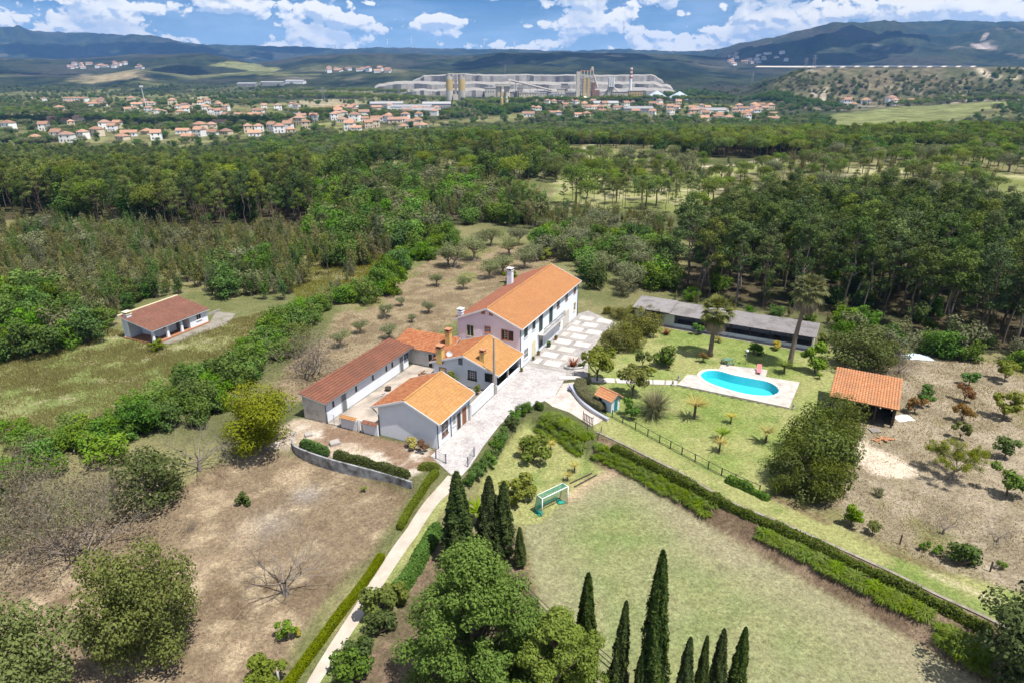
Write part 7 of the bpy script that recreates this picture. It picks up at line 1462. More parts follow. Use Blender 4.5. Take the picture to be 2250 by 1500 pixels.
# ================================================================== THE VALLEY: town, works, far woods
M_VW = surf('town_white_render', (.80, .79, .77), .9, .1, .05, .3, objvar=.12); M_VC = surf('town_cream_render', (.62, .53, .40), .9, .1, .05, .3, objvar=.12)
M_VR = surf('town_orange_roof', (.34, .20, .135), .9, .1, .15, .6, objvar=.25); M_VR2 = surf('town_brown_roof', (.29, .18, .135), .9, .1, .15, .6, objvar=.25); M_VG = surf('shed_grey_roof', (.30, .30, .305), .8, .2, .08, .3, objvar=.15); M_VWIN = surf('town_window', (.05, .05, .055), .3, .4, .1)
def vhouse(w, d, h, roof, rh, over=.5):
    a = MB(); a.box(-w / 2, w / 2, -d / 2, d / 2, -3, h); b = MB(); x, y = w / 2 + over, d / 2 + over
    if roof == 'hip':
        r_ = max(.1, x - y); b.add([(-x, -y, h), (x, -y, h), (x, y, h), (-x, y, h), (-r_, 0, h + rh), (r_, 0, h + rh)], [(0, 1, 5, 4), (1, 2, 5), (2, 3, 4, 5), (3, 0, 4), (3, 2, 1, 0)])
    elif roof == 'gable':
        b.add([(-x, -y, h - .1), (x, -y, h - .1), (x, y, h - .1), (-x, y, h - .1), (-x, 0, h + rh), (x, 0, h + rh)], [(0, 1, 5, 4), (2, 3, 4, 5), (3, 2, 1, 0), (1, 2, 5), (3, 0, 4)])
    else: b.add([(-x, -y, h), (x, -y, h), (x, y, h), (-x, y, h), (-x, -y, h + .4), (x, -y, h + .4), (x, y, h + rh + .4), (-x, y, h + rh + .4)], [(0, 1, 5, 4), (1, 2, 6, 5), (2, 3, 7, 6), (3, 0, 4, 7), (4, 5, 6, 7), (3, 2, 1, 0)])
    wins = [(sx * w * .28, z0) for z0 in ([1.0] if h < 4 else [1.0, 3.9]) for sx in (-1, 1)]
    return a, b, wins, w, d, h
VTY = []
for (w, d, h, rf, rh) in ((11, 9, 3.2, 'hip', 2.2), (12, 9, 6.2, 'hip', 2.2), (13, 8, 3.2, 'gable', 2.2), (10, 9, 6.0, 'gable', 2.4), (16, 8, 3.4, 'gable', 2.0), (9, 8, 6.0, 'hip', 2.0)):
    a, b, wins, *_ = vhouse(w, d, h, rf, rh); VTY.append(([a.mesh('town_walls', M_VW), a.mesh('town_walls', M_VC)], [b.mesh('town_roof', M_VR), b.mesh('town_roof', M_VR2)], wins, d))
wb = MB(); wb.box(-.65, .65, -.06, .06, 0, 1.4); VWIN = wb.mesh('town_window', M_VWIN)
wb = MB(); wb.box(-.55, .55, -.06, .06, 0, 2.2); VDOOR = wb.mesh('town_door', surf('town_door', (.16, .08, .05)))
HOUSES = []
hr = random.Random(77)
def house(px, py, label, group, wins=True, ty=None, sc=1.0, rz=None, desc=''):
    sc *= 1.05
    x, y, z = gp(px, py)
    for (a, b) in HOUSES:
        if (a - x) ** 2 + (b - y) ** 2 < 10.5 ** 2 * sc: return None
    HOUSES.append((x, y)); ty = hr.randrange(len(VTY)) if ty is None else ty; wm, rm, wl_, d = VTY[ty]
    wi, ri = int(hr.random() < .2), int(hr.random() < .25)
    if desc: label = '%s %s %s %s' % (('low', 'two-storey', 'low', 'two-storey', 'long low', 'small two-storey')[ty], ('white', 'cream')[wi], ('hip-roofed', 'hip-roofed', 'gabled', 'gabled', 'gabled', 'hip-roofed')[ty], label) + desc
    o = thing('town_house', label, 'house', (x, y, z), hr.uniform(-.5, .5) if rz is None else rz, group, (sc, sc, sc * 1.25)); link(bpy.data.objects.new('walls', wm[wi]), o); link(bpy.data.objects.new('roof', rm[ri]), o)
    if wins:
        for (wx, wz) in wl_: q = link(bpy.data.objects.new('window', VWIN), o); q.location = (wx, -d / 2 - .03, wz)
        q = link(bpy.data.objects.new('door', VDOOR), o); q.location = (0, -d / 2 - .03, 0)
    return o
for px, py, ty, lb in ((80, 310, 0, 'low orange-roofed house at the left end of the nearest town row'), (150, 313, 1, 'house with dark ground floor in the nearest town row'), (185, 306, 5, 'tall cream house with orange hip roof near the left wood'), (285, 300, 4, 'long white house with orange roof above the dark cypress'), (270, 308, 0, 'small orange-roofed house beside the long white one'), (345, 308, 3, 'orange-roofed house pair right of the long white house'), (415, 308, 2, 'white gabled barn-like house in the nearest row'), (440, 300, 3, 'orange-roofed house behind the white gabled one'), (498, 296, 0, 'lone orange-roofed house between olive trees'), (615, 292, 1, 'orange-roofed house at the right end of the nearest row'), (640, 300, 5, 'white house next to the right end of the nearest row'), (560, 300, 2, 'low house with grey wall left of the last houses'), (215, 300, 1, 'two-storey white house second from the cypress'), (600, 288, 3, 'house with tall orange roof near the right end'), (128, 306, 3, 'white house with chimney in the nearest row'), (325, 296, 0, 'small hip-roofed house behind the long white house')):
    house(px, py, lb, 'houses of the nearest town row', True, ty)
def cluster(x0, x1, y0, y1, n, label, group, wins, sc=(.85, 1.15), seed=1):
    r_ = random.Random(seed); k = 0
    for _ in range(n * 4):
        if k >= n: break
        u_, v_ = r_.random(), r_.random()
        if house(x0 + (x1 - x0) * u_, y0 + (y1 - y0) * v_, label.replace('orange-roofed ', '').replace('far white ', 'far '), group, wins, None, r_.uniform(*sc), None, ', ' + ('far left', 'left', 'right', 'far right')[int(u_ * 3.999)] + (' back', ' front')[v_ > .5]): k += 1
cluster(0, 260, 264, 290, 12, 'house in the shaded left part of the town', 'shaded left houses', True, seed=2); cluster(400, 680, 276, 298, 8, 'orange-roofed house between trees left of town centre', 'houses left of town centre', True, seed=3)
cluster(290, 480, 228, 258, 22, 'orange-roofed house in the town cluster behind the mast', 'houses behind the mast', True, seed=4); cluster(480, 760, 236, 262, 24, 'orange-roofed house in the middle town row', 'middle town row', True, seed=5)
cluster(640, 1000, 264, 288, 24, 'house at the near edge of the town centre', 'near town centre', True, seed=6); cluster(740, 1010, 238, 262, 18, 'house behind the town centre near the sheds', 'behind town centre', False, seed=7)
cluster(1150, 1490, 226, 258, 40, 'house in the town part below the cement works', 'houses below the works', True, seed=8); cluster(1500, 1700, 240, 266, 34, 'orange-roofed house in the dense cluster right of the works', 'houses right of the works', True, seed=9)
cluster(90, 290, 224, 246, 10, 'house along the upper left road', 'houses on the upper left road', False, seed=10); cluster(150, 310, 142, 152, 24, 'far white house in the hill village at upper left', 'upper left hill village', False, (1.3, 1.9), 11); cluster(1600, 1730, 118, 144, 24, 'far white house in the village on the blue mountain', 'mountain village', False, (1.5, 2.2), 12)
cluster(700, 860, 153, 162, 18, 'far house in hill village left of works', 'hill village left of the works', False, (1.3, 1.8), 13); cluster(1840, 2010, 224, 236, 7, 'house under the dry slope', 'houses above the meadow', True, (1.1, 1.5), 14)
def bigbox(name, label, px, py, w, d, h, wm, rm, rh=2.0, roof='gable', rz=0.0, cat='building', rows=1):
    x, y, z = gp(px, py); HOUSES.append((x, y)); o = thing(name, label, cat, (x, y, z), rz); a, b, *_ = vhouse(w, d, h, roof, rh); a.build('walls', wm, o); b.build('roof', rm, o)
    for r_ in range(rows):
        for k in range(int(w / 6)): q = link(bpy.data.objects.new('window', VWIN), o); q.location = (-w / 2 + 3 + k * 6, -d / 2 - .04, 1.2 + r_ * 3); q.scale = (1.6, 1, 1)
bigbox('school_building', 'long white arcaded building with orange roof on the upper left rise', 166, 224, 52, 16, 7, M_VW, M_VR, 2.5, 'hip', -.05, rows=2)
for i, (px, py, w, h, lb) in enumerate(((850, 236, 60, 7, 'long grey-roofed factory shed left of the tall silos'), (905, 242, 70, 6, 'wide pale factory shed behind the town centre'), (960, 238, 50, 8, 'grey industrial shed at the foot of the tall silos'), (920, 250, 55, 6, 'white-walled warehouse behind the orange roofs'), (600, 188, 70, 9, 'white factory building in the shaded valley'), (650, 184, 60, 8, 'long white industrial hall in the far left valley'), (545, 190, 60, 8, 'bluish industrial shed in the far left valley'), (1560, 250, 45, 6, 'white long roof in the right cluster'), (1400, 246, 50, 6, 'white hall below the works'), (1330, 236, 45, 8, 'grey hall among the houses below the works'))):
    bigbox('factory_shed', lb, px, py, w, 26, h, M_VW if i % 2 else M_VG, M_VG, 3, 'gable', hr.uniform(-.15, .15), 'shed')
x, y, z = gp(322, 240); MA = thing('lamp_mast', 'very tall slim light mast above the town', 'mast', (x, y, z)); mb = MB(); hm = zat(318, 192, y) - z; mb.tube([(0, 0, 0), (-2, 0, hm)], [.7, .4], 6); mb.build('shaft', M_GUT, MA); mb = MB(); mb.box(-5, 1, -1, 1, hm, hm + 2.5); mb.build('lamp_head', M_GUT, MA)
# ---------------------------------------------------------------- cement works
M_SILO = surf('silo_concrete', (.50, .47, .42), .9, .1, .12, .08, stain=((.26, .24, .22), .6, .5)); M_SILOY = surf('silo_ochre', (.52, .385, .17), .85, .1, .1, .1); M_STEEL = surf('works_steel', (.30, .27, .25), .7, .3, .2, .3); M_RUST = surf('works_rust', (.26, .15, .11), .8, .2, .2, .2); M_CRM = surf('works_cream', (.56, .50, .42), .85, .1, .12, .15)
def wpos(px, py): x, y, z = gp(px, py); return x, y, z, y * 1.0 / 1500 * 1.0
def works(name, label, px, py, cat='tower'): x, y, z = gp(px, py); o = thing(name, label, cat, (x, y, z)); HOUSES.append((x, y)); m = math.hypot(y, CH - z) / 1500 * .98 + .0; return o, y / 1500 * 1.075, lambda row: zat(px, row, y) - z
def cyl(parent, name, x, r_, z0, z1, mat, n=20, y=0, r1=None): mb = MB(); mb.lathe([(r_, z0), (r1 or r_, z1)], n, (x, y)); return mb.build(name, mat, parent)
o, m, hz_ = works('twin_silos', 'pair of tall cylindrical concrete silos with ochre bands', 1002, 221, 'silos'); H1 = hz_(165)
for sx in (-1, 1):
    xs_ = sx * 11.7 * m; si_ = cyl(o, 'silo', xs_, 6.6 * m, -3, H1, M_SILO); cyl(si_, 'ochre_band', xs_, 6.68 * m, H1 * .40, H1 * .83, M_SILOY); mb = MB(); mb.box(xs_ - 6.2 * m, xs_ + 6.2 * m, -6 * m, 6 * m, H1, H1 + 1.5); mb.build('head_house', M_STEEL, si_)
mb = MB(); mb.box(-2.2 * m, 2.2 * m, -3, 3, 0, H1 + 1); mb.build('stair_tower', M_STEEL, o); mb = MB(); mb.box(-14 * m, 14 * m, -2, 2, H1 + 1.5, H1 + 3); mb.build('top_gallery', M_CRM, o); mb = MB(); mb.box(-5 * m, 5 * m, -8, 0, 0, 12); mb.build('loading_bay', M_CRM, o)
o, m, hz_ = works('capped_silos', 'squat twin silos under one heavy roof beam left of the preheater', 1105, 219, 'silos'); H1 = hz_(186)
for sx in (-1, 1): cyl(o, 'silo', sx * 8 * m, 5.5 * m, -3, H1 - 4, M_CRM)
mb = MB(); mb.box(-15 * m, 15 * m, -8 * m, 8 * m, H1 - 4, H1 + 2); mb.build('roof_beam', M_SILO, o); mb = MB(); mb.box(11 * m, 15 * m, -4, 4, H1 + 2, hz_(177)); mb.build('hoist_tower', M_CRM, o); mb = MB(); mb.box(-4 * m, 1 * m, -9, -6, 0, hz_(203)); mb.build('ochre_chute', M_SILOY, o)
o, m, hz_ = works('small_silos', 'two small ochre and white silos standing before the dark trees', 1108, 245, 'silos'); H1 = hz_(216)
for i, sx in enumerate((-1, 1)): cyl(o, 'silo', sx * 4.8 * m, 3.2 * m, -2, H1 - i * 2, (M_SILOY, M_CRM)[i]); mb = MB(); mb.smooth = True; mb.lathe([(3.2 * m, H1 - i * 2), (.5, H1 + 2)], 14, (sx * 4.8 * m, 0)); mb.build('silo_cone', M_SILO, o)
mb = MB(); mb.box(-10 * m, 9 * m, -4, 4, 0, 4); mb.build('base_building', M_CRM, o)
o, m, hz_ = works('preheater_tower', 'tall stained preheater tower with ochre shafts and steel top', 1288, 220); H1 = hz_(158)
mb = MB(); mb.box(-20 * m, -13 * m, -7, 7, -3, H1); mb.build('concrete_shaft', M_CRM, o)
for xx in (-5, 3): mb = MB(); mb.box(xx * m - 2.4 * m, xx * m + 2.4 * m, -8, 6, 0, H1 * .78); mb.build('ochre_shaft', M_SILOY, o)
for xx in (-9.5, -.8, 7.5): mb = MB(); mb.box(xx * m - 1.6 * m, xx * m + 1.6 * m, -6, 6, 0, H1 * .8); mb.build('white_shaft', M_VW, o)
for k in range(6): zz = H1 * (.3 + .11 * k); mb = MB(); mb.box(-14 * m, 12 * m, -7, 7, zz, zz + 1.2); mb.build('platform', M_STEEL, o)
for xx in (-12, -6, 0, 6, 11): mb = MB(); mb.box(xx * m - .8, xx * m + .8, -7.5, -6, H1 * .78, H1 + (6 if xx > 0 else 2)); mb.build('steel_column', M_CRM, o)
mb = MB(); mb.box(-14 * m, 12 * m, -7, 7, H1, H1 + 3); mb.build('steel_top', M_RUST, o); mb = MB(); mb.box(8 * m, 15 * m, -7, 7, 0, H1 * .62); mb.build('rusty_tower', M_RUST, o); mb = MB(); mb.box(10 * m, 24 * m, -10, 4, 0, H1 * .35); mb.build('lower_block', M_RUST, o)
mb = MB(); mb.tube([(9 * m, 0, H1 + 2), (9 * m, 0, hz_(147))], 3, 8); mb.build('top_duct', M_CRM, o); mb = MB(); mb.tube([(12 * m, -2, H1 * .9), (20 * m, -2, H1 * .45)], 2.2, 6); mb.build('down_duct', M_CRM, o)
for sx in (-24, -4): mb = MB(); mb.smooth = True; mb.lathe([(6, 0), (6, 4), (4, 7), (.2, 8)], 12, (sx * m, -14)); mb.build('dome_tank', M_VW, o)
o, m, hz_ = works('cooler_tower', 'smaller white and dark steel tower between preheater and chimney', 1341, 216); H1 = hz_(172)
mb = MB(); mb.box(-6 * m, 6 * m, -5, 5, 0, H1 * .5); mb.build('lower_frame', M_CRM, o); mb = MB(); mb.box(-5 * m, 6 * m, -5, 5, H1 * .5, H1); mb.build('upper_block', M_STEEL, o)
for k in range(3): cyl(o, 'cyclone', (-4 + 4 * k) * m, 2.0 * m, H1 * .55, H1 * 1.02, M_VW, 10, -6)
mb = MB(); mb.tube([(5 * m, 0, H1 * .55), (24 * m, 0, 6)], 1.8, 6); mb.build('sloping_duct', M_CRM, o); mb = MB(); mb.tube([(-3 * m, 0, H1 * .45), (-16 * m, 0, 6)], 1.8, 6); mb.build('sloping_duct', M_CRM, o)
o, m, hz_ = works('chimney_stack', 'tall white chimney stack with red bands at its top', 1384, 212, 'chimney'); H1 = hz_(149); cyl(o, 'shaft', 0, 3.2 * m, 0, H1 * .62, M_VW, 14, 0, 2.5 * m)
for k in range(6): cyl(o, 'red_band' if k % 2 == 0 else 'white_band', 0, (2.52 - .06 * k) * m, H1 * (.62 + .0633 * k), H1 * (.62 + .0633 * (k + 1)), surf('stack_red', (.46, .085, .06)) if k % 2 == 0 else M_VW, 14)
for i, (px, py, w, h, mt, lb) in enumerate(((1160, 215, 34, 11, M_CRM, 'long concrete hall left of the preheater'), (1190, 214, 26, 14, M_SILO, 'grey mill building below the conveyor'), (1232, 216, 14, 20, M_CRM, 'slim white tower in the middle of the works'), (1222, 217, 30, 9, M_VW, 'white roofed hall in the middle of the works'), (1255, 217, 20, 13, M_STEEL, 'dark steel hall beside the preheater'), (1078, 213, 22, 20, M_SILO, 'grey hall behind the capped silos'), (1360, 216, 30, 13, M_CRM, 'cluttered cream hall left of the chimney'), (1395, 217, 26, 16, M_SILOY, 'ochre building at the chimney foot'), (1142, 214, 10, 22, M_STEEL, 'thin steel tower right of the capped silos'), (1240, 214, 12, 30, M_STEEL, 'lattice-like steel tower in mid works'))):
    o, m, hz_ = works('works_building', lb, px, py, 'building'); mb = MB(); mb.box(-w / 2 * m, w / 2 * m, -10, 10, -3, h); mb.build('walls', mt, o); mb = MB(); mb.box(-w / 2 * m - .6, w / 2 * m + .6, -10.6, 10.6, h, h + 1.0); mb.build('roof', M_VG, o)
    for k in range(int(w * m / 6)): q = link(bpy.data.objects.new('window', VWIN), o); q.location = (-w / 2 * m + 3 + 6 * k, -10.05, h * .5); q.scale = (1.8, 1, 1.8)
for px, py, w, lb in ((1442, 217, 22, 'left one of two grey pyramid-roofed stores'), (1492, 219, 24, 'right one of two grey pyramid-roofed stores')):
    o, m, hz_ = works('storage_hall', lb, px, py, 'hall'); mb = MB(); mb.lathe([(w * m, 0), (w * m, 3), (.5, 17)], 12); mb.build('roof', surf('blue_grey_sheet', (.38, .43, .50), .6, .3, .05), o); mb = MB(); mb.lathe([(w * m * .97, -3), (w * m * .97, 1)], 12); mb.build('base_wall', M_SILO, o)
a, b = gp(1117, 214), gp(1212, 214); CV = thing('conveyor_bridge', 'long sloping conveyor bridge falling from the capped silos to the right', 'conveyor', a); d_ = Vector(b) - Vector(a); za, zb_ = zat(1117, 176, a[1]) - a[2], zat(1212, 199, b[1]) - a[2]
mb = MB(); mb.tube([(0, 0, za), (d_.x, d_.y, zb_)], 2.2, 4); mb.build('gallery', M_STEEL, CV)
for k in range(1, 6): t = k / 6; mb = MB(); mb.tube([(d_.x * t, d_.y * t, -2), (d_.x * t, d_.y * t, za + (zb_ - za) * t)], .8, 5); mb.build('trestle', M_STEEL, CV)
# ---------------------------------------------------------------- quarry benches behind the works
M_QF = surf('quarry_face', (.275, .262, .245), .95, .05, .3, .03, bump=.6, bscale=.12, stain=((.17, .168, .17), .7, .5)); M_QP = surf('quarry_floor', (.285, .265, .24), .95, .05, .2, .02, stain=((.26, .25, .24), .7, .5))
mb0 = MB(); rows = ((1770, 214, 201, 880, 1490), (1950, 198, 186, 815, 1482), (2200, 183, 167, 900, 1462)); QO = None
for i, (D, yb, yt, xa, xb_) in enumerate(rows):
    n = 70; vs, fs, fv, ff = [], [], [], []; rq = np.random.default_rng(90 + i)
    for k in range(n + 1):
        px = xa + (xb_ - xa) * k / n; wv = 5.0 * (fbm(np.array([px / 70.]), np.array([i * 7.]), 3, 15)[0] - .5); wt = 6.0 * (fbm(np.array([px / 40.]), np.array([i * 5.]), 4, 25)[0] - .5); yb, yt = rows[i][1] + wv * .5, rows[i][2] + wt; X, Y, Z = ray(px, yb); dd_ = D + 160 * (fbm(np.array([px / 45.]), np.array([i * 9.]), 3, 5)[0] - .5) + 90 * abs(2 * k / n - 1) ** 4; x = X / Y * dd_; e_ = min(1., (min(k, n - k) / 5.) * (.7 + .6 * rq.random())) ** .5; tz = Tz(x, dd_) - 2
        zb_ = tz + (CH + ray(px, yb)[2] / ray(px, yb)[1] * D - tz) * e_; zt = tz + (CH + ray(px, yt)[2] / ray(px, yt)[1] * D + rq.normal(0, .5) - tz) * e_; dn = rows[i + 1][0] + 60 if i < 2 else 2420
        vs += [(x, dd_, min(zb_, tz) - 4), (x, dd_ + 4, zt)]; fv += [(x, dd_ + 4, zt + .01), (X / Y * dn, dn, zt + .8)]
    for k in range(n): fs.append((2 * k, 2 * k + 2, 2 * k + 3, 2 * k + 1)); ff.append((2 * k, 2 * k + 2, 2 * k + 3, 2 * k + 1))
    mb = MB(); mb.add(vs, fs)
    if QO is None: QO = mb.build('quarry', M_QF, None, kind='structure')
    else: mb.build('bench_face', M_QF, QO)
    mb = MB(); mb.add(fv, ff); mb.build('bench_floor', M_QP, QO)
# ---------------------------------------------------------------- solar rows on the mesa, wind turbines, pylons
M_SOL = surf('solar_glass', (.10, .115, .15), .25, .5, .05); M_SOLF = surf('solar_gravel', (.5, .46, .40))
for k in range(34):
    px = 1792 + k * 10.6; X, Y, Z = ray(px, 152); D = 1660; x = X / Y * D; z = Tz(x, D); o = thing('solar_panel_row', 'row of tilted solar panels on the flat hilltop', 'solar panels', (x, D, z + 1.2), R(24), 'solar panel rows'); mb = MB(); mb.hexa([(-3.2, 0, 0), (3.2, 0, 2.6), (3.2, 190, 2.6), (-3.2, 190, 0), (-3.2, 0, .2), (3.2, 0, 2.8), (3.2, 190, 2.8), (-3.2, 190, .2)]); mb.build('panels', M_SOL if k % 3 else M_SOLF, o)
    for yy in (5, 60, 120, 185): mb = MB(); mb.box(-.2, .2, yy - .2, yy + .2, -2.5, 1.3); mb.build('support', M_STEEL, o)
for i, (px, base, top, lb) in enumerate(((737, 108, 86, 'leftmost wind turbine on the far ridge'), (800, 106, 92, 'wind turbine second from the left on the far ridge'), (852, 106, 88, 'wind turbine third from the left on the far ridge'), (905, 106, 86, 'wind turbine in the middle of the far ridge'), (962, 107, 91, 'wind turbine just right of the ridge middle'), (1064, 109, 86, 'wind turbine second from the right on the far ridge'), (1130, 110, 92, 'rightmost wind turbine on the far ridge'))):
    X, Y, Z = ray(px, base); D = 8150; x = X / Y * D; z = Tz(x, D); hh = zat(px, top, D) - z; o = thing('wind_turbine', lb, 'wind turbine', (x, D, z)); mb = MB(); mb.smooth = True; mb.tube([(0, 0, -10), (0, 0, hh)], [3.2, 1.8], 8); mb.build('tower', M_VW, o); mb = MB(); mb.box(-2, 2, -5, 6, hh - 2, hh + 2); mb.build('nacelle', M_VW, o)
    for k in range(3): an = .5 + i + k * 2.094; mb = MB(); mb.hexa([(math.cos(an) * 2 - math.sin(an) * s, -6, hh + math.sin(an) * 2 + math.cos(an) * s) for s in (-1.6, 1.6)] + [(math.cos(an) * 45 - math.sin(an) * s, -6, hh + math.sin(an) * 45 + math.cos(an) * s) for s in (.4, -.4)] + [(math.cos(an) * 2 - math.sin(an) * s, -5, hh + math.sin(an) * 2 + math.cos(an) * s) for s in (-1.6, 1.6)] + [(math.cos(an) * 45 - math.sin(an) * s, -5, hh + math.sin(an) * 45 + math.cos(an) * s) for s in (.4, -.4)]); mb.build('blade', M_VW, o)
for px, D, hh, lb in ((1768, 1640, 26, 'left power pylon at the edge of the flat hilltop'), (1786, 1650, 28, 'right power pylon at the edge of the flat hilltop'), (1655, 2300, 38, 'power pylon on the wooded slope right of the works'), (1110, 2600, 36, 'power pylon on the dark hill behind the works'), (705, 1500, 30, 'power pylon in the fields left of the works')):
    X, Y, Z = ray(px, 160); x = X / Y * D; z = Tz(x, D); o = thing('power_pylon', lb, 'pylon', (x, D, z))
    for sx in (-1, 1):
        for sy in (-1, 1): mb = MB(); mb.tube([(sx * 3.2, sy * 3.2, -2), (sx * .5, sy * .5, hh)], .28, 4); mb.build('leg', M_VG, o)
    for zz, w in ((hh * .72, 6), (hh * .84, 5), (hh * .96, 4)): mb = MB(); mb.box(-w, w, -.3, .3, zz, zz + .6); mb.build('cross_arm', M_VG, o)
# ---------------------------------------------------------------- trees of the valley (one mass)
def valley_trees():
    rg = np.random.default_rng(55); n = 26000; y = 430 * (2300 / 430.) ** rg.random(n); t = rg.uniform(-.85, .80, n); x = t * y
    w = fbm(x / 110, y / 160, 4, 71) ; keep = (w + rg.normal(0, .05, n)) > .50
    keep |= rg.random(n) < .12
    med = np.array(pxpoly([(1800, 262), (1850, 250), (2000, 232), (2190, 222), (2260, 224), (2150, 245), (1980, 285), (1850, 290)])); keep &= sdf(x, y, [tuple(q) for q in med]) > 4
    q = np.array(pxpoly([(820, 214), (980, 205), (1200, 205), (1480, 205), (1520, 222), (1300, 218), (1000, 218)])); keep &= sdf(x, y, [tuple(k) for k in q]) > 10
    keep &= ~((y > 1740) & (t > -.29) & (t < .24)); keep &= ~((y > 1560) & (t > .40))
    for (px, py, r_) in ((830, 238, 60), (900, 244, 80), (960, 240, 60)): a, b, _ = gp(px, py); keep &= np.hypot(x - a, y - b) > r_
    x, y = x[keep], y[keep]; hs = np.array(HOUSES); ok = np.ones(len(x), bool)
    for (a, b) in hs: ok &= ~((np.abs(x - a) < 9) & (y < b + 8) & (y > b - 42))
    x, y = x[ok], y[ok]; h = rg.uniform(4, 9.5, len(x)); kd = rg.choice(4, len(x), p=[.45, .2, .2, .15])
    # belts: dark trees before the works, wood block at left, eucalyptus on mesa foot
    def belt(pxs, n, h0, h1, k, wob):
        nonlocal x, y, h, kd
        L_ = np.array(G2(pxs)); cum = np.concatenate([[0], np.cumsum(np.linalg.norm(np.diff(L_, axis=0), axis=1))]); s = rg.uniform(0, cum[-1], n); xx = np.interp(s, cum, L_[:, 0]) + rg.normal(0, wob * .5, n); yy = np.interp(s, cum, L_[:, 1]) + rg.normal(0, wob, n); x = np.concatenate([x, xx]); y = np.concatenate([y, yy]); h = np.concatenate([h, rg.uniform(h0, h1, n)]); kd = np.concatenate([kd, np.full(n, k)])
    belt([(1030, 236), (1150, 230), (1250, 228), (1350, 227), (1500, 226), (1600, 226)], 260, 11, 17, 1, 10); belt([(1050, 246), (1100, 250), (1180, 242)], 70, 10, 16, 0, 12); belt([(560, 214), (700, 216), (820, 220), (930, 224)], 260, 10, 16, 1, 28); belt([(600, 206), (760, 204), (900, 208)], 160, 10, 15, 1, 30)
    belt([(650, 256), (720, 254), (760, 254)], 50, 9, 14, 1, 6); belt([(0, 250), (60, 254), (130, 252)], 60, 8, 13, 1, 14); belt([(0, 270), (200, 262), (400, 268), (640, 272)], 220, 6, 11, 0, 26); belt([(1640, 222), (1750, 226), (1850, 238)], 120, 7, 12, 0, 20); belt([(1960, 236), (2100, 222), (2250, 226)], 130, 7, 13, 1, 18); belt([(1690, 200), (1780, 190), (1900, 195), (2050, 190), (2200, 200)], 260, 5, 10, 3, 60); belt([(1470, 215), (1520, 205), (1560, 212), (1600, 220)], 120, 8, 13, 0, 30); belt([(1700, 275), (1800, 278), (1780, 262)], 70, 6, 10, 0, 15)
    forms = ['dbush', 'umb', 'olive', 'gbush']; ms, base = [], []
    for k in forms:
        base.append(len(ms))
        for i, ps in enumerate(PROTO[k][:3]):
            if (k, i) not in JO: JO[(k, i)] = joined(ps, '%s_form_%d' % (k, i))
            ms.append(JO[(k, i)])
    ph = np.array([PH[k] for k in forms]); sc = h / ph[kd]; idx = np.array(base)[kd] + rg.integers(0, 3, len(x))
    wide = rg.uniform(1.0, 1.5, len(x)); scl = np.stack([sc * wide, sc * wide, sc], 1); scl[kd == 1, :2] *= .8
    instancer('valley_trees', 'scattered trees and copses filling the town valley', 'trees', ms, np.stack([x, y, T(x, y)], 1), scl, rg.uniform(0, 6.28, len(x)), idx); print('valley trees', len(x))
valley_trees()
# ---------------------------------------------------------------- drifting clouds whose shadows lie on hills and valley
def cloudmat():
    m, nt = newmat('cloud_white'); q = NT(nt); p = q.pos(); g = q.noise(.0045, 9, .62, p)
    d = q.n('ShaderNodeBsdfDiffuse'); d.inputs[0].default_value = (.93, .93, .94, 1); q.l(q.bump(g, 1.0, 420), d.inputs['Normal'])
    t = q.n('ShaderNodeBsdfTranslucent'); t.inputs[0].default_value = (.93, .94, .97, 1); x = q.n('ShaderNodeMixShader'); x.inputs[0].default_value = .30; q.l(d.outputs[0], x.inputs[1]); q.l(t.outputs[0], x.inputs[2])
    o = q.n('ShaderNodeOutputMaterial'); q.l(x.outputs[0], o.inputs[0]); return m
M_CLOUD = cloudmat()
_la, _lo = np.meshgrid(np.linspace(-np.pi / 2, np.pi / 2, 9), np.linspace(0, 2 * np.pi, 15)[:-1], indexing='ij')
_sp = np.stack([np.cos(_la) * np.cos(_lo), np.cos(_la) * np.sin(_lo), np.sin(_la)], -1).reshape(-1, 3); _ix = np.arange(9 * 14).reshape(9, 14)
_sq = np.stack([_ix[:-1], np.roll(_ix, -1, 1)[:-1], np.roll(_ix, -1, 1)[1:], _ix[1:]], -1).reshape(-1, 4)
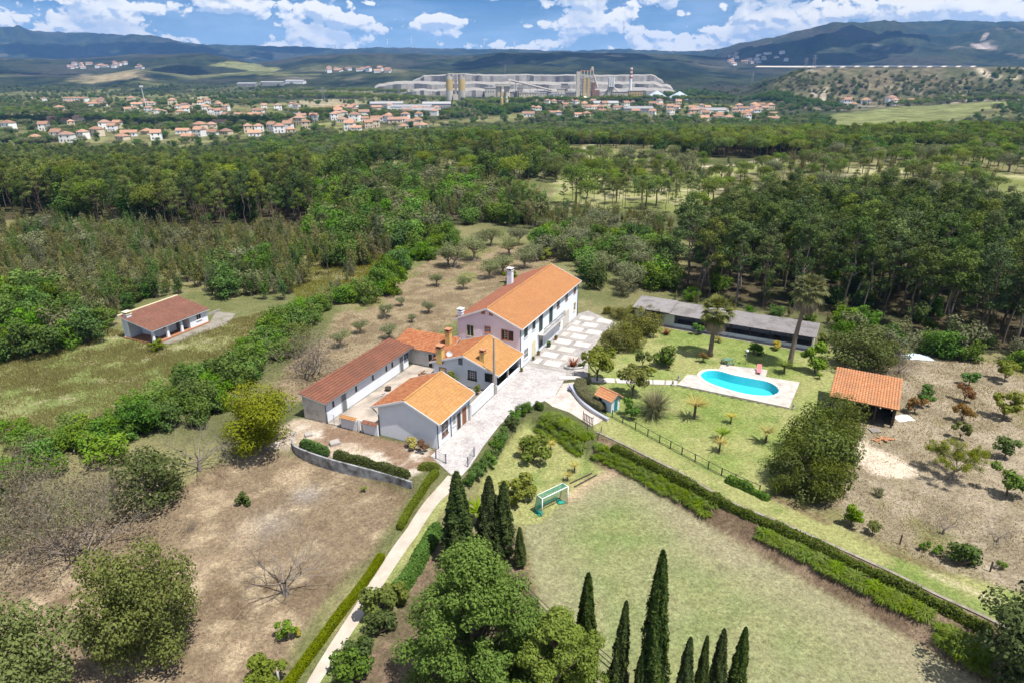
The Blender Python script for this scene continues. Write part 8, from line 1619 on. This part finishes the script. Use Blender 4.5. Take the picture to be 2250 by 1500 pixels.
def cumulus(x, y, z, lx_, ly_, h, seed, n=60):
    """heap of round billows on a flattish base; x,y,z = middle of the base"""
    rg = np.random.default_rng(seed); V_, Q_ = [], []; ph = rg.uniform(0, 9)
    for k in range(n):
        u = np.clip(rg.normal(0, .5), -.95, .95); w = rg.uniform(-.8, .8) * math.sqrt(1 - u * u)
        env = h * (1 - u * u) ** .55 * (.55 + .6 * fbm(np.array([u * 2.2 + ph]), np.array([seed * 1.7]), 2, 3)[0]); t = rg.random() ** .8; r_ = h * rg.uniform(.28, .5) * (1.15 - .55 * t) * (1 - .4 * abs(u)); c = np.array([u * lx_, w * ly_, max(t * env - r_ * .4, r_ * .15)])
        v = _sp * r_ * np.array([1.12, 1.12, 1.0]); ns = 1 + .22 * (fbm(_sp[:, 0] * 2.6 + k * 3.1, _sp[:, 1] * 2.6 + _sp[:, 2] * 3.3, 3, k) - .5) * 2; v = v * ns[:, None] + c; low = v[:, 2] < 0; v[low, 2] *= .12
        Q_.append(_sq + len(V_) * len(_sp)); V_.append(v)
    me = npmesh('cloud', np.concatenate(V_), np.concatenate(Q_), None, M_CLOUD); me.polygons.foreach_set('use_smooth', [True] * len(me.polygons))
    o = link(bpy.data.objects.new('cloud', me)); o.location = (x, y, z); return tag(o, kind='structure')

def cloud(tx, ty, tz, lx_, ly_, alt, seed):
    c = Vector((tx, ty, tz)) + sun_vec * ((alt - tz) / sun_vec.z); return cumulus(c.x, c.y, c.z, lx_, ly_, min(lx_, ly_) * .7, seed, 60)
def shade(px, py, lx_, ly_, alt, seed): x, y, z = gp(px, py); cloud(x, y, z, lx_, ly_, alt, seed)
shade(1740, 96, 620, 900, 1700, 1); shade(1880, 85, 420, 500, 1700, 2); shade(330, 118, 1100, 700, 1700, 3); shade(120, 112, 500, 380, 1700, 4); shade(300, 276, 175, 48, 1100, 5); shade(60, 268, 110, 60, 1100, 6); shade(520, 272, 120, 42, 1100, 12); shade(1120, 142, 260, 300, 1500, 7); shade(430, 160, 260, 260, 1500, 8); shade(640, 116, 420, 420, 1700, 9); shade(1350, 125, 500, 260, 1600, 10); shade(60, 160, 200, 240, 1500, 11)
# ---------------------------------------------------------------- haze
mb = MB(); mb.box(-15500, 15500, -700, 11200, float(gz.min()) - 5, float(gz.max()) + 40); hzm, nt = newmat('haze_air'); q = NT(nt); pv = q.n('ShaderNodeVolumePrincipled'); pv.inputs['Color'].default_value = (.22, .50, 1.0, 1); pv.inputs['Density'].default_value = 6.2e-5; pv.inputs['Anisotropy'].default_value = .0
oo = q.n('ShaderNodeOutputMaterial'); q.l(pv.outputs[0], oo.inputs['Volume']); mb.build('haze', hzm, None, kind='stuff', label='thin bluish air filling the valley to the far hills', cat='haze')
